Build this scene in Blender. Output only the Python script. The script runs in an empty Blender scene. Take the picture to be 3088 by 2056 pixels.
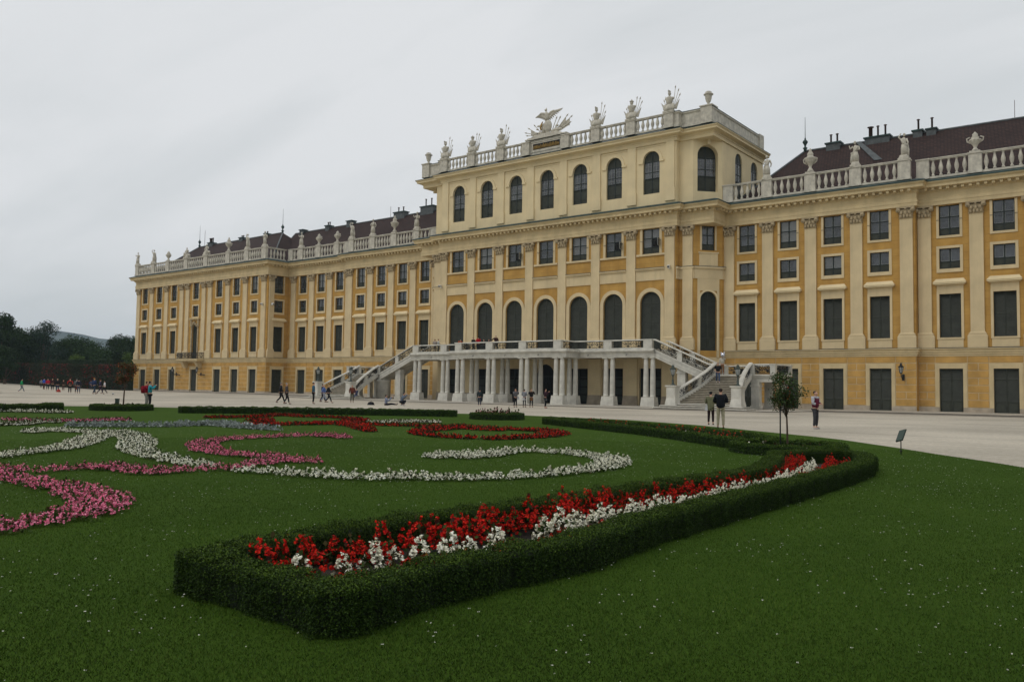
import bpy, bmesh, math, random
import numpy as np
from mathutils import Vector, Matrix
R = math.radians
scene = bpy.context.scene
COL = scene.collection
random.seed(7); rng = np.random.default_rng(11)

# ------------------------------------------------------------------ camera
CAM = Vector((59.3997, -86.1506, 1.6))
YAW, PITCH, ROLL = -.6639, .0554, .0151
def cam_axes():
    cy, sy, cp, sp = math.cos(YAW), math.sin(YAW), math.cos(PITCH), math.sin(PITCH)
    r = Vector((cy, -sy, 0)); fh = Vector((sy, cy, 0)); u0 = Vector((0, 0, 1))
    f = fh * cp + u0 * sp; u = -fh * sp + u0 * cp
    cr, sr = math.cos(ROLL), math.sin(ROLL)
    return r * cr + u * sr, -r * sr + u * cr, f
_r, _u, _f = cam_axes()
cd = bpy.data.cameras.new('camera'); cam = bpy.data.objects.new('camera', cd); COL.objects.link(cam)
cam.matrix_world = Matrix(((_r.x, _u.x, -_f.x, CAM.x), (_r.y, _u.y, -_f.y, CAM.y), (_r.z, _u.z, -_f.z, CAM.z), (0, 0, 0, 1)))
cd.sensor_fit = 'HORIZONTAL'; cd.sensor_width = 36; cd.lens = 36 * 2541.11 / 3088
cd.clip_start = .1; cd.clip_end = 20000
scene.camera = cam

# ------------------------------------------------------------------ sky, sun, exposure
SUN_EL, SUN_AZ = R(52), R(205)      # azimuth clockwise from +y
w = bpy.data.worlds.new('World'); scene.world = w; w.use_nodes = True
nt = w.node_tree; nt.nodes.clear(); N = nt.nodes.new; L = nt.links.new
out = N('ShaderNodeOutputWorld'); bg = N('ShaderNodeBackground'); bg.inputs[1].default_value = .1
sky = N('ShaderNodeTexSky'); sky.sky_type = 'NISHITA'; sky.sun_disc = False
sky.sun_elevation = SUN_EL; sky.sun_rotation = SUN_AZ; sky.air_density = 1; sky.dust_density = 3
tc = N('ShaderNodeTexCoord'); sep = N('ShaderNodeSeparateXYZ'); L(tc.outputs['Generated'], sep.inputs[0])
# cloud deck: project the view direction on a plane overhead
zc = N('ShaderNodeMath'); zc.operation = 'MAXIMUM'; L(sep.outputs[2], zc.inputs[0]); zc.inputs[1].default_value = .0
za = N('ShaderNodeMath'); za.operation = 'ADD'; L(zc.outputs[0], za.inputs[0]); za.inputs[1].default_value = .16
dx = N('ShaderNodeMath'); dx.operation = 'DIVIDE'; L(sep.outputs[0], dx.inputs[0]); L(za.outputs[0], dx.inputs[1])
dy = N('ShaderNodeMath'); dy.operation = 'DIVIDE'; L(sep.outputs[1], dy.inputs[0]); L(za.outputs[0], dy.inputs[1])
cmb = N('ShaderNodeCombineXYZ'); L(dx.outputs[0], cmb.inputs[0]); L(dy.outputs[0], cmb.inputs[1])
mp = N('ShaderNodeMapping'); mp.inputs['Rotation'].default_value = (0, 0, R(35)); mp.inputs['Scale'].default_value = (.55, 1.5, 1)
L(cmb.outputs[0], mp.inputs[0])
n1 = N('ShaderNodeTexNoise'); n1.inputs['Scale'].default_value = 1.3; n1.inputs['Detail'].default_value = 7; n1.inputs['Roughness'].default_value = .55; n1.inputs['Distortion'].default_value = .5
L(mp.outputs[0], n1.inputs[0])
n2 = N('ShaderNodeTexNoise'); n2.inputs['Scale'].default_value = .45; n2.inputs['Detail'].default_value = 3; L(mp.outputs[0], n2.inputs[0])
mxn = N('ShaderNodeMath'); mxn.operation = 'ADD'; L(n1.outputs[0], mxn.inputs[0]); L(n2.outputs[0], mxn.inputs[1])
cr = N('ShaderNodeValToRGB'); cr.color_ramp.elements[0].position = .40; cr.color_ramp.elements[0].color = (6.45, 6.75, 6.9, 1)
cr.color_ramp.elements[1].position = .60; cr.color_ramp.elements[1].color = (7.85, 8.0, 8.15, 1)
hf = N('ShaderNodeMath'); hf.operation = 'MULTIPLY'; hf.inputs[1].default_value = .5; L(mxn.outputs[0], hf.inputs[0]); L(hf.outputs[0], cr.inputs[0])
# toward the horizon the deck is a bit darker and smoother
hz = N('ShaderNodeMapRange'); hz.inputs[1].default_value = 0; hz.inputs[2].default_value = .16; hz.inputs[3].default_value = .0; hz.inputs[4].default_value = 1
L(zc.outputs[0], hz.inputs[0])
mh = N('ShaderNodeMixRGB'); mh.inputs[1].default_value = (6.3, 6.55, 6.65, 1); L(hz.outputs[0], mh.inputs[0]); L(cr.outputs[0], mh.inputs[2])
mx = N('ShaderNodeMixRGB'); mx.inputs[0].default_value = .96; L(sky.outputs[0], mx.inputs[1]); L(mh.outputs[0], mx.inputs[2])
L(mx.outputs[0], bg.inputs[0]); L(bg.outputs[0], out.inputs[0])
sl = bpy.data.lights.new('sun', 'SUN'); sl.energy = .6; sl.angle = R(25); sl.color = (1, .97, .92)
so = bpy.data.objects.new('sun', sl); COL.objects.link(so)
sd = Vector((math.sin(SUN_AZ) * math.cos(SUN_EL), math.cos(SUN_AZ) * math.cos(SUN_EL), math.sin(SUN_EL)))
so.rotation_euler = sd.to_track_quat('Z', 'Y').to_euler(); so.location = (0, -60, 60)
vs = scene.view_settings; scene.display_settings.display_device = 'sRGB'
vs.view_transform = 'Standard'; vs.look = 'None'; vs.exposure = 0; vs.gamma = 1; vs.use_curve_mapping = False
scene.cycles.max_bounces = 5; scene.cycles.diffuse_bounces = 3; scene.cycles.glossy_bounces = 2
scene.cycles.use_denoising = True

# ------------------------------------------------------------------ helpers
class MB:
    """collects faces of one mesh object, each with a material"""
    def __init__(s): s.v = []; s.f = []; s.m = []; s.mats = []; s.cm = 0; s.T = None; s.sm = []
    def mat(s, m):
        if m not in s.mats: s.mats.append(m)
        s.cm = s.mats.index(m); return s
    def add(s, vs, fs, smooth=False):
        b = len(s.v)
        s.v.extend([tuple(s.T @ Vector(q)) for q in vs] if s.T else vs)
        for f in fs: s.f.append([b + i for i in f]); s.m.append(s.cm); s.sm.append(smooth)
    def quad(s, *p): s.add(list(p), [list(range(len(p)))])
    def box(s, x0, x1, y0, y1, z0, z1):
        s.add([(x0, y0, z0), (x1, y0, z0), (x1, y1, z0), (x0, y1, z0), (x0, y0, z1), (x1, y0, z1), (x1, y1, z1), (x0, y1, z1)],
              [(0, 3, 2, 1), (4, 5, 6, 7), (0, 1, 5, 4), (1, 2, 6, 5), (2, 3, 7, 6), (3, 0, 4, 7)])
    def frust(s, a, b):   # a, b = (x0,x1,y0,y1,z)
        (x0, x1, y0, y1, z0), (X0, X1, Y0, Y1, z1) = a, b
        s.add([(x0, y0, z0), (x1, y0, z0), (x1, y1, z0), (x0, y1, z0), (X0, Y0, z1), (X1, Y0, z1), (X1, Y1, z1), (X0, Y1, z1)],
              [(0, 3, 2, 1), (4, 5, 6, 7), (0, 1, 5, 4), (1, 2, 6, 5), (2, 3, 7, 6), (3, 0, 4, 7)])
    def lathe(s, cx, cy, prof, n=12, smooth=True, sq=False):
        vs = []; fs = []
        for r, z in prof:
            for i in range(n):
                a = 2 * math.pi * (i + .5) / n; vs.append((cx + r * math.cos(a), cy + r * math.sin(a), z))
        for k in range(len(prof) - 1):
            for i in range(n):
                j = (i + 1) % n; fs.append((k * n + i, k * n + j, (k + 1) * n + j, (k + 1) * n + i))
        fs.append(tuple(reversed(range(n)))); fs.append(tuple((len(prof) - 1) * n + i for i in range(n)))
        s.add(vs, fs, smooth)
    def tube(s, pts, rad, n=6, smooth=True):
        pts = [Vector(p) for p in pts]; m = len(pts)
        if not hasattr(rad, '__len__'): rad = [rad] * m
        vs = []; fs = []; up = None
        for k, p in enumerate(pts):
            d = (pts[min(k + 1, m - 1)] - pts[max(k - 1, 0)]).normalized()
            if up is None: up = Vector((0, 0, 1)) if abs(d.z) < .9 else Vector((1, 0, 0))
            a = d.cross(up).normalized(); up = a.cross(d).normalized()
            for i in range(n):
                t = 2 * math.pi * i / n; vs.append(tuple(p + (a * math.cos(t) + up * math.sin(t)) * rad[k]))
        for k in range(m - 1):
            for i in range(n):
                j = (i + 1) % n; fs.append((k * n + i, k * n + j, (k + 1) * n + j, (k + 1) * n + i))
        fs.append(tuple(reversed(range(n)))); fs.append(tuple((m - 1) * n + i for i in range(n)))
        s.add(vs, fs, smooth)
    def sweep(s, prof, path, closed=False, pclosed=False):
        """prof: [(out,z)], path: [(x,y)]; outward is to the right of the walking direction"""
        n = len(path); P = [Vector(p) for p in path]; offs = []
        for i in range(n):
            a = P[i] - P[i - 1] if (i > 0 or pclosed) else None
            b = P[(i + 1) % n] - P[i] if (i < n - 1 or pclosed) else None
            na = Vector((a.y, -a.x)).normalized() if a is not None else None
            nb = Vector((b.y, -b.x)).normalized() if b is not None else None
            if na is None: o = nb
            elif nb is None: o = na
            else:
                o = na + nb; o = o / max(.2, o.dot(na)) if o.length > .01 else na
            offs.append(o)
        vs = []; fs = []; k = len(prof)
        for i in range(n):
            for q in prof:
                h = q[0]; p = P[i] + offs[i] * h; vs.append((p.x, p.y, q[1]))
        for i in range(n if pclosed else n - 1):
            for j in range(k if closed else k - 1):
                j2 = (j + 1) % k; i2 = (i + 1) % n
                fs.append((i * k + j, i2 * k + j, i2 * k + j2, i * k + j2))
        s.add(vs, fs)
    def ball(s, c, r, n=8, sc=(1, 1, 1)):
        vs = []; fs = []; m = n // 2 + 1
        for i in range(m + 1):
            t = math.pi * i / m
            for j in range(n):
                a = 2 * math.pi * j / n
                vs.append((c[0] + r * sc[0] * math.sin(t) * math.cos(a), c[1] + r * sc[1] * math.sin(t) * math.sin(a), c[2] - r * sc[2] * math.cos(t)))
        for i in range(m):
            for j in range(n):
                k = (j + 1) % n; fs.append((i * n + j, i * n + k, (i + 1) * n + k, (i + 1) * n + j))
        s.add(vs, fs, True)
    def build(s, name, parent=None, loc=None, rz=0, mat=None):
        me = bpy.data.meshes.new(name); me.from_pydata(s.v, [], s.f)
        for m in (s.mats or [mat]): me.materials.append(m)
        me.polygons.foreach_set('material_index', s.m); me.polygons.foreach_set('use_smooth', s.sm); me.update()
        return link(name, me, parent, loc, rz)
def link(name, me, parent=None, loc=None, rz=0):
    o = bpy.data.objects.new(name, me); COL.objects.link(o)
    if parent is not None: o.parent = parent
    if loc is not None: o.location = loc
    o.rotation_euler = (0, 0, rz); return o
def tag(o, label=None, cat=None, group=None, kind=None):
    for k, v in (('label', label), ('category', cat), ('group', group), ('kind', kind)):
        if v: o[k] = v
    return o
def thing(name, label, cat, loc=(0, 0, 0), rz=0, group=None):
    o = bpy.data.objects.new(name, None); COL.objects.link(o); o.location = loc; o.rotation_euler = (0, 0, rz)
    o.empty_display_size = .2
    return tag(o, label, cat, group)
KIDS = {}
def dup(o, parent=None, loc=None, rz=None):
    c = o.copy(); COL.objects.link(c)
    if parent is not None: c.parent = parent
    if loc is not None: c.location = loc
    if rz is not None: c.rotation_euler = (0, 0, rz)
    for k in o.children: dup(k, c)
    return c
def sm(t): t = min(1, max(0, t)); return t * t * (3 - 2 * t)
def gz(x, y):
    return (-.18 * sm((y + 46) / 18) * (1 - .6 * sm((x - 20) / 25)) + .27 * sm((-x - 12) / 45) + .9 * sm((-x - 90) / 60))

# ------------------------------------------------------------------ materials
def newmat(name):
    m = bpy.data.materials.new(name); m.use_nodes = True; t = m.node_tree
    b = t.nodes['Principled BSDF']; return m, t, b
def pmat(name, col, rough=.7, var=.12, scale=2., bump=0., bscale=30., spec=.3, metal=0., streak=0., tint=None, coords='Object'):
    m, t, b = newmat(name); N = t.nodes.new; L = t.links.new
    b.inputs['Roughness'].default_value = rough; b.inputs['Specular IOR Level'].default_value = spec; b.inputs['Metallic'].default_value = metal
    c = N('ShaderNodeTexCoord'); n = N('ShaderNodeTexNoise'); n.inputs['Scale'].default_value = scale; n.inputs['Detail'].default_value = 6
    L(c.outputs[coords], n.inputs[0])
    r = N('ShaderNodeMapRange'); r.inputs[1].default_value = .3; r.inputs[2].default_value = .7; L(n.outputs[0], r.inputs[0])
    k = N('ShaderNodeMixRGB'); d = tint or tuple(x * (1 - 2 * var) for x in col)
    k.inputs[1].default_value = (*[min(1, x * (1 + var)) for x in col], 1) if not tint else (*col, 1); k.inputs[2].default_value = (*d, 1)
    L(r.outputs[0], k.inputs[0]); last = k
    if streak:
        mp = N('ShaderNodeMapping'); mp.inputs['Scale'].default_value = (1.6, 1.6, .12); L(c.outputs[coords], mp.inputs[0])
        n3 = N('ShaderNodeTexNoise'); n3.inputs['Scale'].default_value = 1.5; n3.inputs['Detail'].default_value = 5; L(mp.outputs[0], n3.inputs[0])
        r3 = N('ShaderNodeMapRange'); r3.inputs[1].default_value = .48; r3.inputs[2].default_value = .75; r3.inputs[4].default_value = streak; L(n3.outputs[0], r3.inputs[0])
        k3 = N('ShaderNodeMixRGB'); k3.inputs[2].default_value = (*[x * .55 for x in col], 1); L(r3.outputs[0], k3.inputs[0]); L(last.outputs[0], k3.inputs[1]); last = k3
    L(last.outputs[0], b.inputs['Base Color'])
    if bump:
        n2 = N('ShaderNodeTexNoise'); n2.inputs['Scale'].default_value = bscale; n2.inputs['Detail'].default_value = 4; L(c.outputs[coords], n2.inputs[0])
        bu = N('ShaderNodeBump'); bu.inputs['Strength'].default_value = bump; bu.inputs['Distance'].default_value = .02; L(n2.outputs[0], bu.inputs['Height']); L(bu.outputs[0], b.inputs['Normal'])
    return m
M = {}
M['ivory'] = pmat('ivory_plaster', (.68, .54, .32), .85, .08, .5, .15, 20, streak=.24)
M['ivory2'] = pmat('pale_cornice', (.64, .505, .285), .85, .08, .8, .15, 20, streak=.25)
M['cream'] = pmat('cream_plaster', (.76, .62, .375), .85, .05, .6, .15, 20, streak=.12)
M['stone'] = pmat('weathered_white_stone', (.60, .57, .49), .8, .14, 1.2, .3, 14, streak=.3)
M['stair'] = pmat('pale_marble', (.60, .575, .50), .6, .12, 1.5, .2, 14, streak=.2)
M['riser'] = pmat('shade_painted_risers', (.20, .165, .11), .85, .2, 3)  # brown darkened to paint in the shade below each step nosing
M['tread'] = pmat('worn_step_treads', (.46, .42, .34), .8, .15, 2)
M['capital'] = pmat('capital_stone', (.42, .33, .20), .9, .15, 3, .5, 12)
M['plinth'] = pmat('plinth_stone', (.44, .37, .28), .85, .15, 1.3, .3, 10, streak=.3)
M['statue'] = pmat('statue_stone', (.60, .555, .46), .85, .14, 2.5, .5, 12, streak=.35)
M['shutter'] = pmat('green_black_shutter', (.046, .050, .038), .5, .15, 2, 0, spec=.2)
M['sash'] = pmat('dark_green_sash', (.018, .026, .022), .45, .1, 2)
M['casement'] = pmat('pale_casement', (.27, .28, .27), .5, .1, 2)
M['iron'] = pmat('wrought_iron', (.02, .022, .022), .5, .1, 3)
M['copper'] = pmat('dark_copper_flashing', (.035, .065, .06), .5, .25, 1.5)
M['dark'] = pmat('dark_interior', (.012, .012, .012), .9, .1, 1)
M['gold'] = pmat('dull_gilding', (.40, .25, .07), .45, .2, 4, metal=.3)
M['gull'] = pmat('lead_sheet', (.10, .11, .11), .5, .2, 2)
M['pipe'] = pmat('rusty_pipe', (.10, .06, .05), .6, .2, 5)
M['soil'] = pmat('dark_soil', (.03, .022, .016), .95, .3, 8, .8, 30)
M['bark'] = pmat('bark', (.11, .075, .05), .9, .2, 10, .6, 40)
def mat_glass(name, col, rough):
    m, t, b = newmat(name); N = t.nodes.new; L = t.links.new
    b.inputs['Roughness'].default_value = rough; b.inputs['IOR'].default_value = 1.55; b.inputs['Specular IOR Level'].default_value = .8
    c = N('ShaderNodeTexCoord'); n = N('ShaderNodeTexNoise'); n.inputs['Scale'].default_value = 1.1; L(c.outputs['Object'], n.inputs[0])
    oi = N('ShaderNodeObjectInfo'); ad = N('ShaderNodeVectorMath'); ad.operation = 'ADD'; L(c.outputs['Object'], ad.inputs[0])
    cb = N('ShaderNodeCombineXYZ'); ml = N('ShaderNodeMath'); ml.operation = 'MULTIPLY'; ml.inputs[1].default_value = 40; L(oi.outputs['Random'], ml.inputs[0])
    L(ml.outputs[0], cb.inputs[0]); L(ml.outputs[0], cb.inputs[1]); L(cb.outputs[0], ad.inputs[1]); L(ad.outputs[0], n.inputs[0])
    k = N('ShaderNodeMixRGB'); k.inputs[1].default_value = (*[x * .4 for x in col], 1); k.inputs[2].default_value = (*[x * 1.8 for x in col], 1)
    r = N('ShaderNodeMapRange'); r.inputs[1].default_value = .35; r.inputs[2].default_value = .65; L(n.outputs[0], r.inputs[0]); L(r.outputs[0], k.inputs[0])
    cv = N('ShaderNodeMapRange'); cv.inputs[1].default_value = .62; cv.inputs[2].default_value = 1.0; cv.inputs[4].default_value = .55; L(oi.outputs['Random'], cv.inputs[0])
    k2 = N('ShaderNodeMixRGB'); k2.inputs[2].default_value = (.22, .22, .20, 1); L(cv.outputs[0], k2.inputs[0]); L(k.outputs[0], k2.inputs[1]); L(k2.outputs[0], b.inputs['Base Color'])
    return m
M['glass'] = mat_glass('window_glass', (.03, .034, .038), .15)
def mat_ochre():
    """ochre plaster with thin dark joint lines every .74 m"""
    m, t, b = newmat('ochre_plaster'); N = t.nodes.new; L = t.links.new; b.inputs['Roughness'].default_value = .85; b.inputs['Specular IOR Level'].default_value = .2
    c = N('ShaderNodeTexCoord'); n = N('ShaderNodeTexNoise'); n.inputs['Scale'].default_value = .9; n.inputs['Detail'].default_value = 7; L(c.outputs['Object'], n.inputs[0])
    k = N('ShaderNodeMixRGB'); k.inputs[1].default_value = (.54, .315, .085, 1); k.inputs[2].default_value = (.44, .245, .062, 1)
    r = N('ShaderNodeMapRange'); r.inputs[1].default_value = .35; r.inputs[2].default_value = .65; L(n.outputs[0], r.inputs[0]); L(r.outputs[0], k.inputs[0])
    s = N('ShaderNodeSeparateXYZ'); L(c.outputs['Object'], s.inputs[0])
    mp = N('ShaderNodeMapping'); mp.inputs['Scale'].default_value = (1.8, 1.8, .12); L(c.outputs['Object'], mp.inputs[0]); ns = N('ShaderNodeTexNoise'); ns.inputs['Scale'].default_value = 1.4; ns.inputs['Detail'].default_value = 5; L(mp.outputs[0], ns.inputs[0])
    rs = N('ShaderNodeMapRange'); rs.inputs[1].default_value = .5; rs.inputs[2].default_value = .75; rs.inputs[4].default_value = .3; L(ns.outputs[0], rs.inputs[0]); ks = N('ShaderNodeMixRGB'); ks.inputs[2].default_value = (.30, .19, .07, 1); L(rs.outputs[0], ks.inputs[0]); L(k.outputs[0], ks.inputs[1]); k = ks
    f = N('ShaderNodeMath'); f.operation = 'DIVIDE'; f.inputs[1].default_value = .74; L(s.outputs[2], f.inputs[0])
    g = N('ShaderNodeMath'); g.operation = 'FRACT'; L(f.outputs[0], g.inputs[0])
    h = N('ShaderNodeMath'); h.operation = 'LESS_THAN'; h.inputs[1].default_value = .05; L(g.outputs[0], h.inputs[0])
    h2 = N('ShaderNodeMath'); h2.operation = 'MULTIPLY'; h2.inputs[1].default_value = .4; L(h.outputs[0], h2.inputs[0])
    k2 = N('ShaderNodeMixRGB'); k2.inputs[2].default_value = (.24, .125, .03, 1); L(h2.outputs[0], k2.inputs[0]); L(k.outputs[0], k2.inputs[1]); L(k2.outputs[0], b.inputs['Base Color'])
    n2 = N('ShaderNodeTexNoise'); n2.inputs['Scale'].default_value = 15; L(c.outputs['Object'], n2.inputs[0])
    bu = N('ShaderNodeBump'); bu.inputs['Strength'].default_value = .2; bu.inputs['Distance'].default_value = .02; L(n2.outputs[0], bu.inputs['Height']); L(bu.outputs[0], b.inputs['Normal'])
    return m
M['ochre'] = mat_ochre()
M['block'] = pmat('ochre_block', (.54, .315, .09), .85, .13, .9, .25, 12, streak=.2)
def mat_tiles():
    m, t, b = newmat('brown_roof_tiles'); N = t.nodes.new; L = t.links.new; b.inputs['Roughness'].default_value = .8; b.inputs['Specular IOR Level'].default_value = .25
    c = N('ShaderNodeTexCoord'); mp = N('ShaderNodeMapping'); L(c.outputs['Object'], mp.inputs[0])
    s = N('ShaderNodeSeparateXYZ'); L(c.outputs['Object'], s.inputs[0])
    xy = N('ShaderNodeMath'); xy.operation = 'ADD'; L(s.outputs[0], xy.inputs[0]); L(s.outputs[1], xy.inputs[1])
    cb = N('ShaderNodeCombineXYZ'); L(xy.outputs[0], cb.inputs[0]); L(s.outputs[2], cb.inputs[1])
    br = N('ShaderNodeTexBrick'); br.inputs['Scale'].default_value = 1; br.inputs['Brick Width'].default_value = .32; br.inputs['Row Height'].default_value = .2; br.inputs['Mortar Size'].default_value = .025
    br.inputs['Color1'].default_value = (.082, .044, .036, 1); br.inputs['Color2'].default_value = (.055, .032, .028, 1); br.inputs['Mortar'].default_value = (.02, .014, .013, 1)
    L(cb.outputs[0], br.inputs[0])
    n = N('ShaderNodeTexNoise'); n.inputs['Scale'].default_value = .5; n.inputs['Detail'].default_value = 8; L(c.outputs['Object'], n.inputs[0])
    k = N('ShaderNodeMixRGB'); k.blend_type = 'MULTIPLY'; k.inputs[0].default_value = .5; L(br.outputs[0], k.inputs[1]); L(n.outputs[0], k.inputs[2])
    k.inputs[2].default_value = (1, 1, 1, 1)
    L(k.outputs[0], b.inputs['Base Color'])
    bu = N('ShaderNodeBump'); bu.inputs['Strength'].default_value = .5; bu.inputs['Distance'].default_value = .03; L(br.outputs[1], bu.inputs['Height']); bu.invert = True; L(bu.outputs[0], b.inputs['Normal'])
    return m
M['tiles'] = mat_tiles()
def mat_leaf(name, rough=.6, trans=0., spec=.2):
    m, t, b = newmat(name); a = t.nodes.new('ShaderNodeAttribute'); a.attribute_name = 'Col'; t.links.new(a.outputs['Color'], b.inputs['Base Color'])
    b.inputs['Roughness'].default_value = rough; b.inputs['Specular IOR Level'].default_value = spec
    return m
M['leaf'] = mat_leaf('leaves', .65, spec=.12); M['petal'] = mat_leaf('petals', .8, spec=.1); M['blade'] = mat_leaf('grass_blades', .7, spec=.1)
CM = {}
def cmat(rgb, rough=.85):
    k = tuple(round(c, 3) for c in rgb)
    if k not in CM: CM[k] = pmat('cloth', rgb, rough, .15, 6, .2, 60, spec=.15)
    return CM[k]
M['skin'] = pmat('skin', (.50, .29, .20), .6, .05, 8)
M['hair'] = pmat('hair', (.02, .015, .012), .6, .2, 30, .4, 80)
# ================================================================== PALACE
yW, yC, yL, yP = 0., -3.77, .93, -3.1
palace = thing('palace', 'long ochre and ivory baroque palace with arched centre block, pilasters and brown tiled roofs', 'palace')
wallmb = {}
def arch_pts(xc, zs, r, n=14): return [(xc + r * math.cos(math.pi * i / n), zs + r * math.sin(math.pi * i / n)) for i in range(n + 1)]
def holes_wall(mb, x0, x1, y, z0, z1, holes, dep=.32):
    """front face of a wall with rectangular or round-headed openings; holes: (xc, w, zb, zt, arch)"""
    xs = sorted({x0, x1, *[h[0] - h[1] / 2 for h in holes], *[h[0] + h[1] / 2 for h in holes]}); zs = sorted({z0, z1, *[h[2] for h in holes], *[h[3] for h in holes]})
    for i in range(len(xs) - 1):
        for j in range(len(zs) - 1):
            mx_, mz = (xs[i] + xs[i + 1]) / 2, (zs[j] + zs[j + 1]) / 2
            if any(abs(mx_ - h[0]) < h[1] / 2 and h[2] < mz < h[3] for h in holes): continue
            mb.quad((xs[i], y, zs[j]), (xs[i + 1], y, zs[j]), (xs[i + 1], y, zs[j + 1]), (xs[i], y, zs[j + 1]))
    for xc, w_, zb, zt, ar in holes:
        a, b = xc - w_ / 2, xc + w_ / 2; r = w_ / 2; top = zt - r if ar else zt
        mb.quad((a, y, zb), (a, y, top), (a, y + dep, top), (a, y + dep, zb)); mb.quad((b, y, zb), (b, y + dep, zb), (b, y + dep, top), (b, y, top))
        mb.quad((a, y, zb), (a, y + dep, zb), (b, y + dep, zb), (b, y, zb))
        if ar:
            p = arch_pts(xc, top, r)
            for k in range(len(p) - 1):
                (xa, za), (xb, zb_) = p[k], p[k + 1]
                mb.quad((xa, y, za), (xa, y, zt), (xb, y, zt), (xb, y, zb_)); mb.quad((xa, y, za), (xb, y, zb_), (xb, y + dep, zb_), (xa, y + dep, za))
        else: mb.quad((a, y, zt), (b, y, zt), (b, y + dep, zt), (a, y + dep, zt))
def slats(mb, x0, x1, z0, z1, y, pitch=.095, arch=None):
    n = max(1, int((z1 - z0) / pitch)); p = (z1 - z0) / n
    for i in range(n):
        z = z0 + i * p; a, b = x0, x1
        if arch:
            xc, zs, r = arch; d = z + p - zs
            if d > 0:
                hw = math.sqrt(max(0, r * r - d * d)); a, b = max(x0, xc - hw), min(x1, xc + hw)
                if b - a < .05: continue
        mb.quad((a, y, z), (b, y, z), (b, y + .045, z + p * .98), (a, y + .045, z + p * .98))
def leafpair(mb, w_, z0, z1, y, splits, arch=False, panel=True):
    """two shutter leaves; splits = heights of the cross rails"""
    r = w_ / 2
    mb.quad((-r, y + .07, z0), (r, y + .07, z0), (r, y + .07, z1), (-r, y + .07, z1)) if not arch else mb.add([(-r, y + .07, z0), (r, y + .07, z0)] + [(x, y + .07, z) for x, z in arch_pts(0, z1 - r, r)], [list(range(17))])
    top = z1 - r if arch else z1
    for a, b in ((-r, 0), (0, r)):
        s_ = .07
        mb.box(a + .01, a + s_, y - .01, y + .05, z0, top); mb.box(b - s_, b - .01, y - .01, y + .05, z0, top)
        lv = [z0] + list(splits) + [z1]
        for k in range(len(lv) - 1):
            zz = lv[k]
            mb.box(a + s_, b - s_, y - .005, y + .05, zz, zz + .09)
            za, zb_ = zz + .09, lv[k + 1] - (0 if k < len(lv) - 2 else .07)
            if panel and k == 0 and len(lv) > 2:
                mb.box(a + s_ + .06, b - s_ - .06, y - .012, y + .045, za + .1, zb_ - .1); mb.quad((a + s_, y + .03, za), (b - s_, y + .03, za), (b - s_, y + .03, zb_), (a + s_, y + .03, zb_))
            else: slats(mb, a + s_, b - s_, za, zb_, y, arch=(0, z1 - r, r) if arch else None)
        if not arch: mb.box(a + s_, b - s_, y - .005, y + .05, z1 - .07, z1)
    if arch:
        mb.box(-.045, .045, y - .02, y + .05, z0, z1 - .05)
        mb.box(-r, r, y - .02, y + .05, top - .05, top + .05)
        p = arch_pts(0, top, r); q = arch_pts(0, top, r - .08)
        for k in range(len(p) - 1): mb.quad((p[k][0], y - .01, p[k][1]), (p[k + 1][0], y - .01, p[k + 1][1]), (q[k + 1][0], y - .01, q[k + 1][1]), (q[k][0], y - .01, q[k][1]))
def rect_frame(mb, w_, z0, z1, t, pr, bottom=True, top=True, tt=None):
    a, b = -w_ / 2, w_ / 2; tt = tt or t
    mb.box(a - t, a, -pr, .03, z0 - (t if bottom else 0), z1 + (tt if top else 0)); mb.box(b, b + t, -pr, .03, z0 - (t if bottom else 0), z1 + (tt if top else 0))
    if top: mb.box(a, b, -pr + .003, .03, z1, z1 + tt)
    if bottom: mb.box(a, b, -pr + .003, .03, z0 - t, z0)
def sash(w_, z0, z1, rows, low=.28, y=.2):
    """glazed window: dark sash, a blind panel at the foot and panes of glass"""
    m = MB().mat(M['sash']); h = z1 - z0; zl = z0 + low * h; r = w_ / 2; t = .06
    m.box(-r, -r + t, y, y + .08, z0, z1); m.box(r - t, r, y, y + .08, z0, z1); m.box(-r + t, r - t, y, y + .08, z1 - t, z1); m.box(-r + t, r - t, y, y + .08, z0, z0 + t)
    m.box(-.045, .045, y - .01, y + .08, z0 + t, z1 - t)
    for k in range(rows): zz = zl + (z1 - zl) * k / rows; m.box(-r + t, r - t, y - .005, y + .08, zz - .04, zz + .04)
    m.mat(M['shutter']); m.quad((-r + t, y + .03, z0 + t), (r - t, y + .03, z0 + t), (r - t, y + .03, zl), (-r + t, y + .03, zl))
    g = MB().mat(M['glass']); g.quad((-r + t, y + .07, zl), (r - t, y + .07, zl), (r - t, y + .07, z1 - t), (-r + t, y + .07, z1 - t))
    g.mat(M['casement'])
    for k in range(rows):
        za, zb_ = zl + (z1 - zl) * k / rows + .06, zl + (z1 - zl) * (k + 1) / rows - .06
        for a, b in ((-r + .09, -.07), (.07, r - .09)):
            for e in (a, b - .035): g.box(e, e + .035, y + .05, y + .068, za, zb_)
            g.box(a + .035, b - .035, y + .05, y + .066, za, za + .03)
    return m, g
def with_kids(m, name, kids):
    o = m.build(name, palace); o.location = (0, 0, 0)
    for kn, km in kids: km.build(kn, o)
    return o
PROTO = {}
# ground floor door
m = MB().mat(M['shutter']); leafpair(m, 2.0, -.25, 4.0, .2, (.95, 2.95)); f = MB().mat(M['ivory2']); rect_frame(f, 2.0, -.3, 4.0, .34, .06, bottom=False, tt=.5)
PROTO['d'] = with_kids(m, 'ground_door', [('door_surround', f)])
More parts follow.
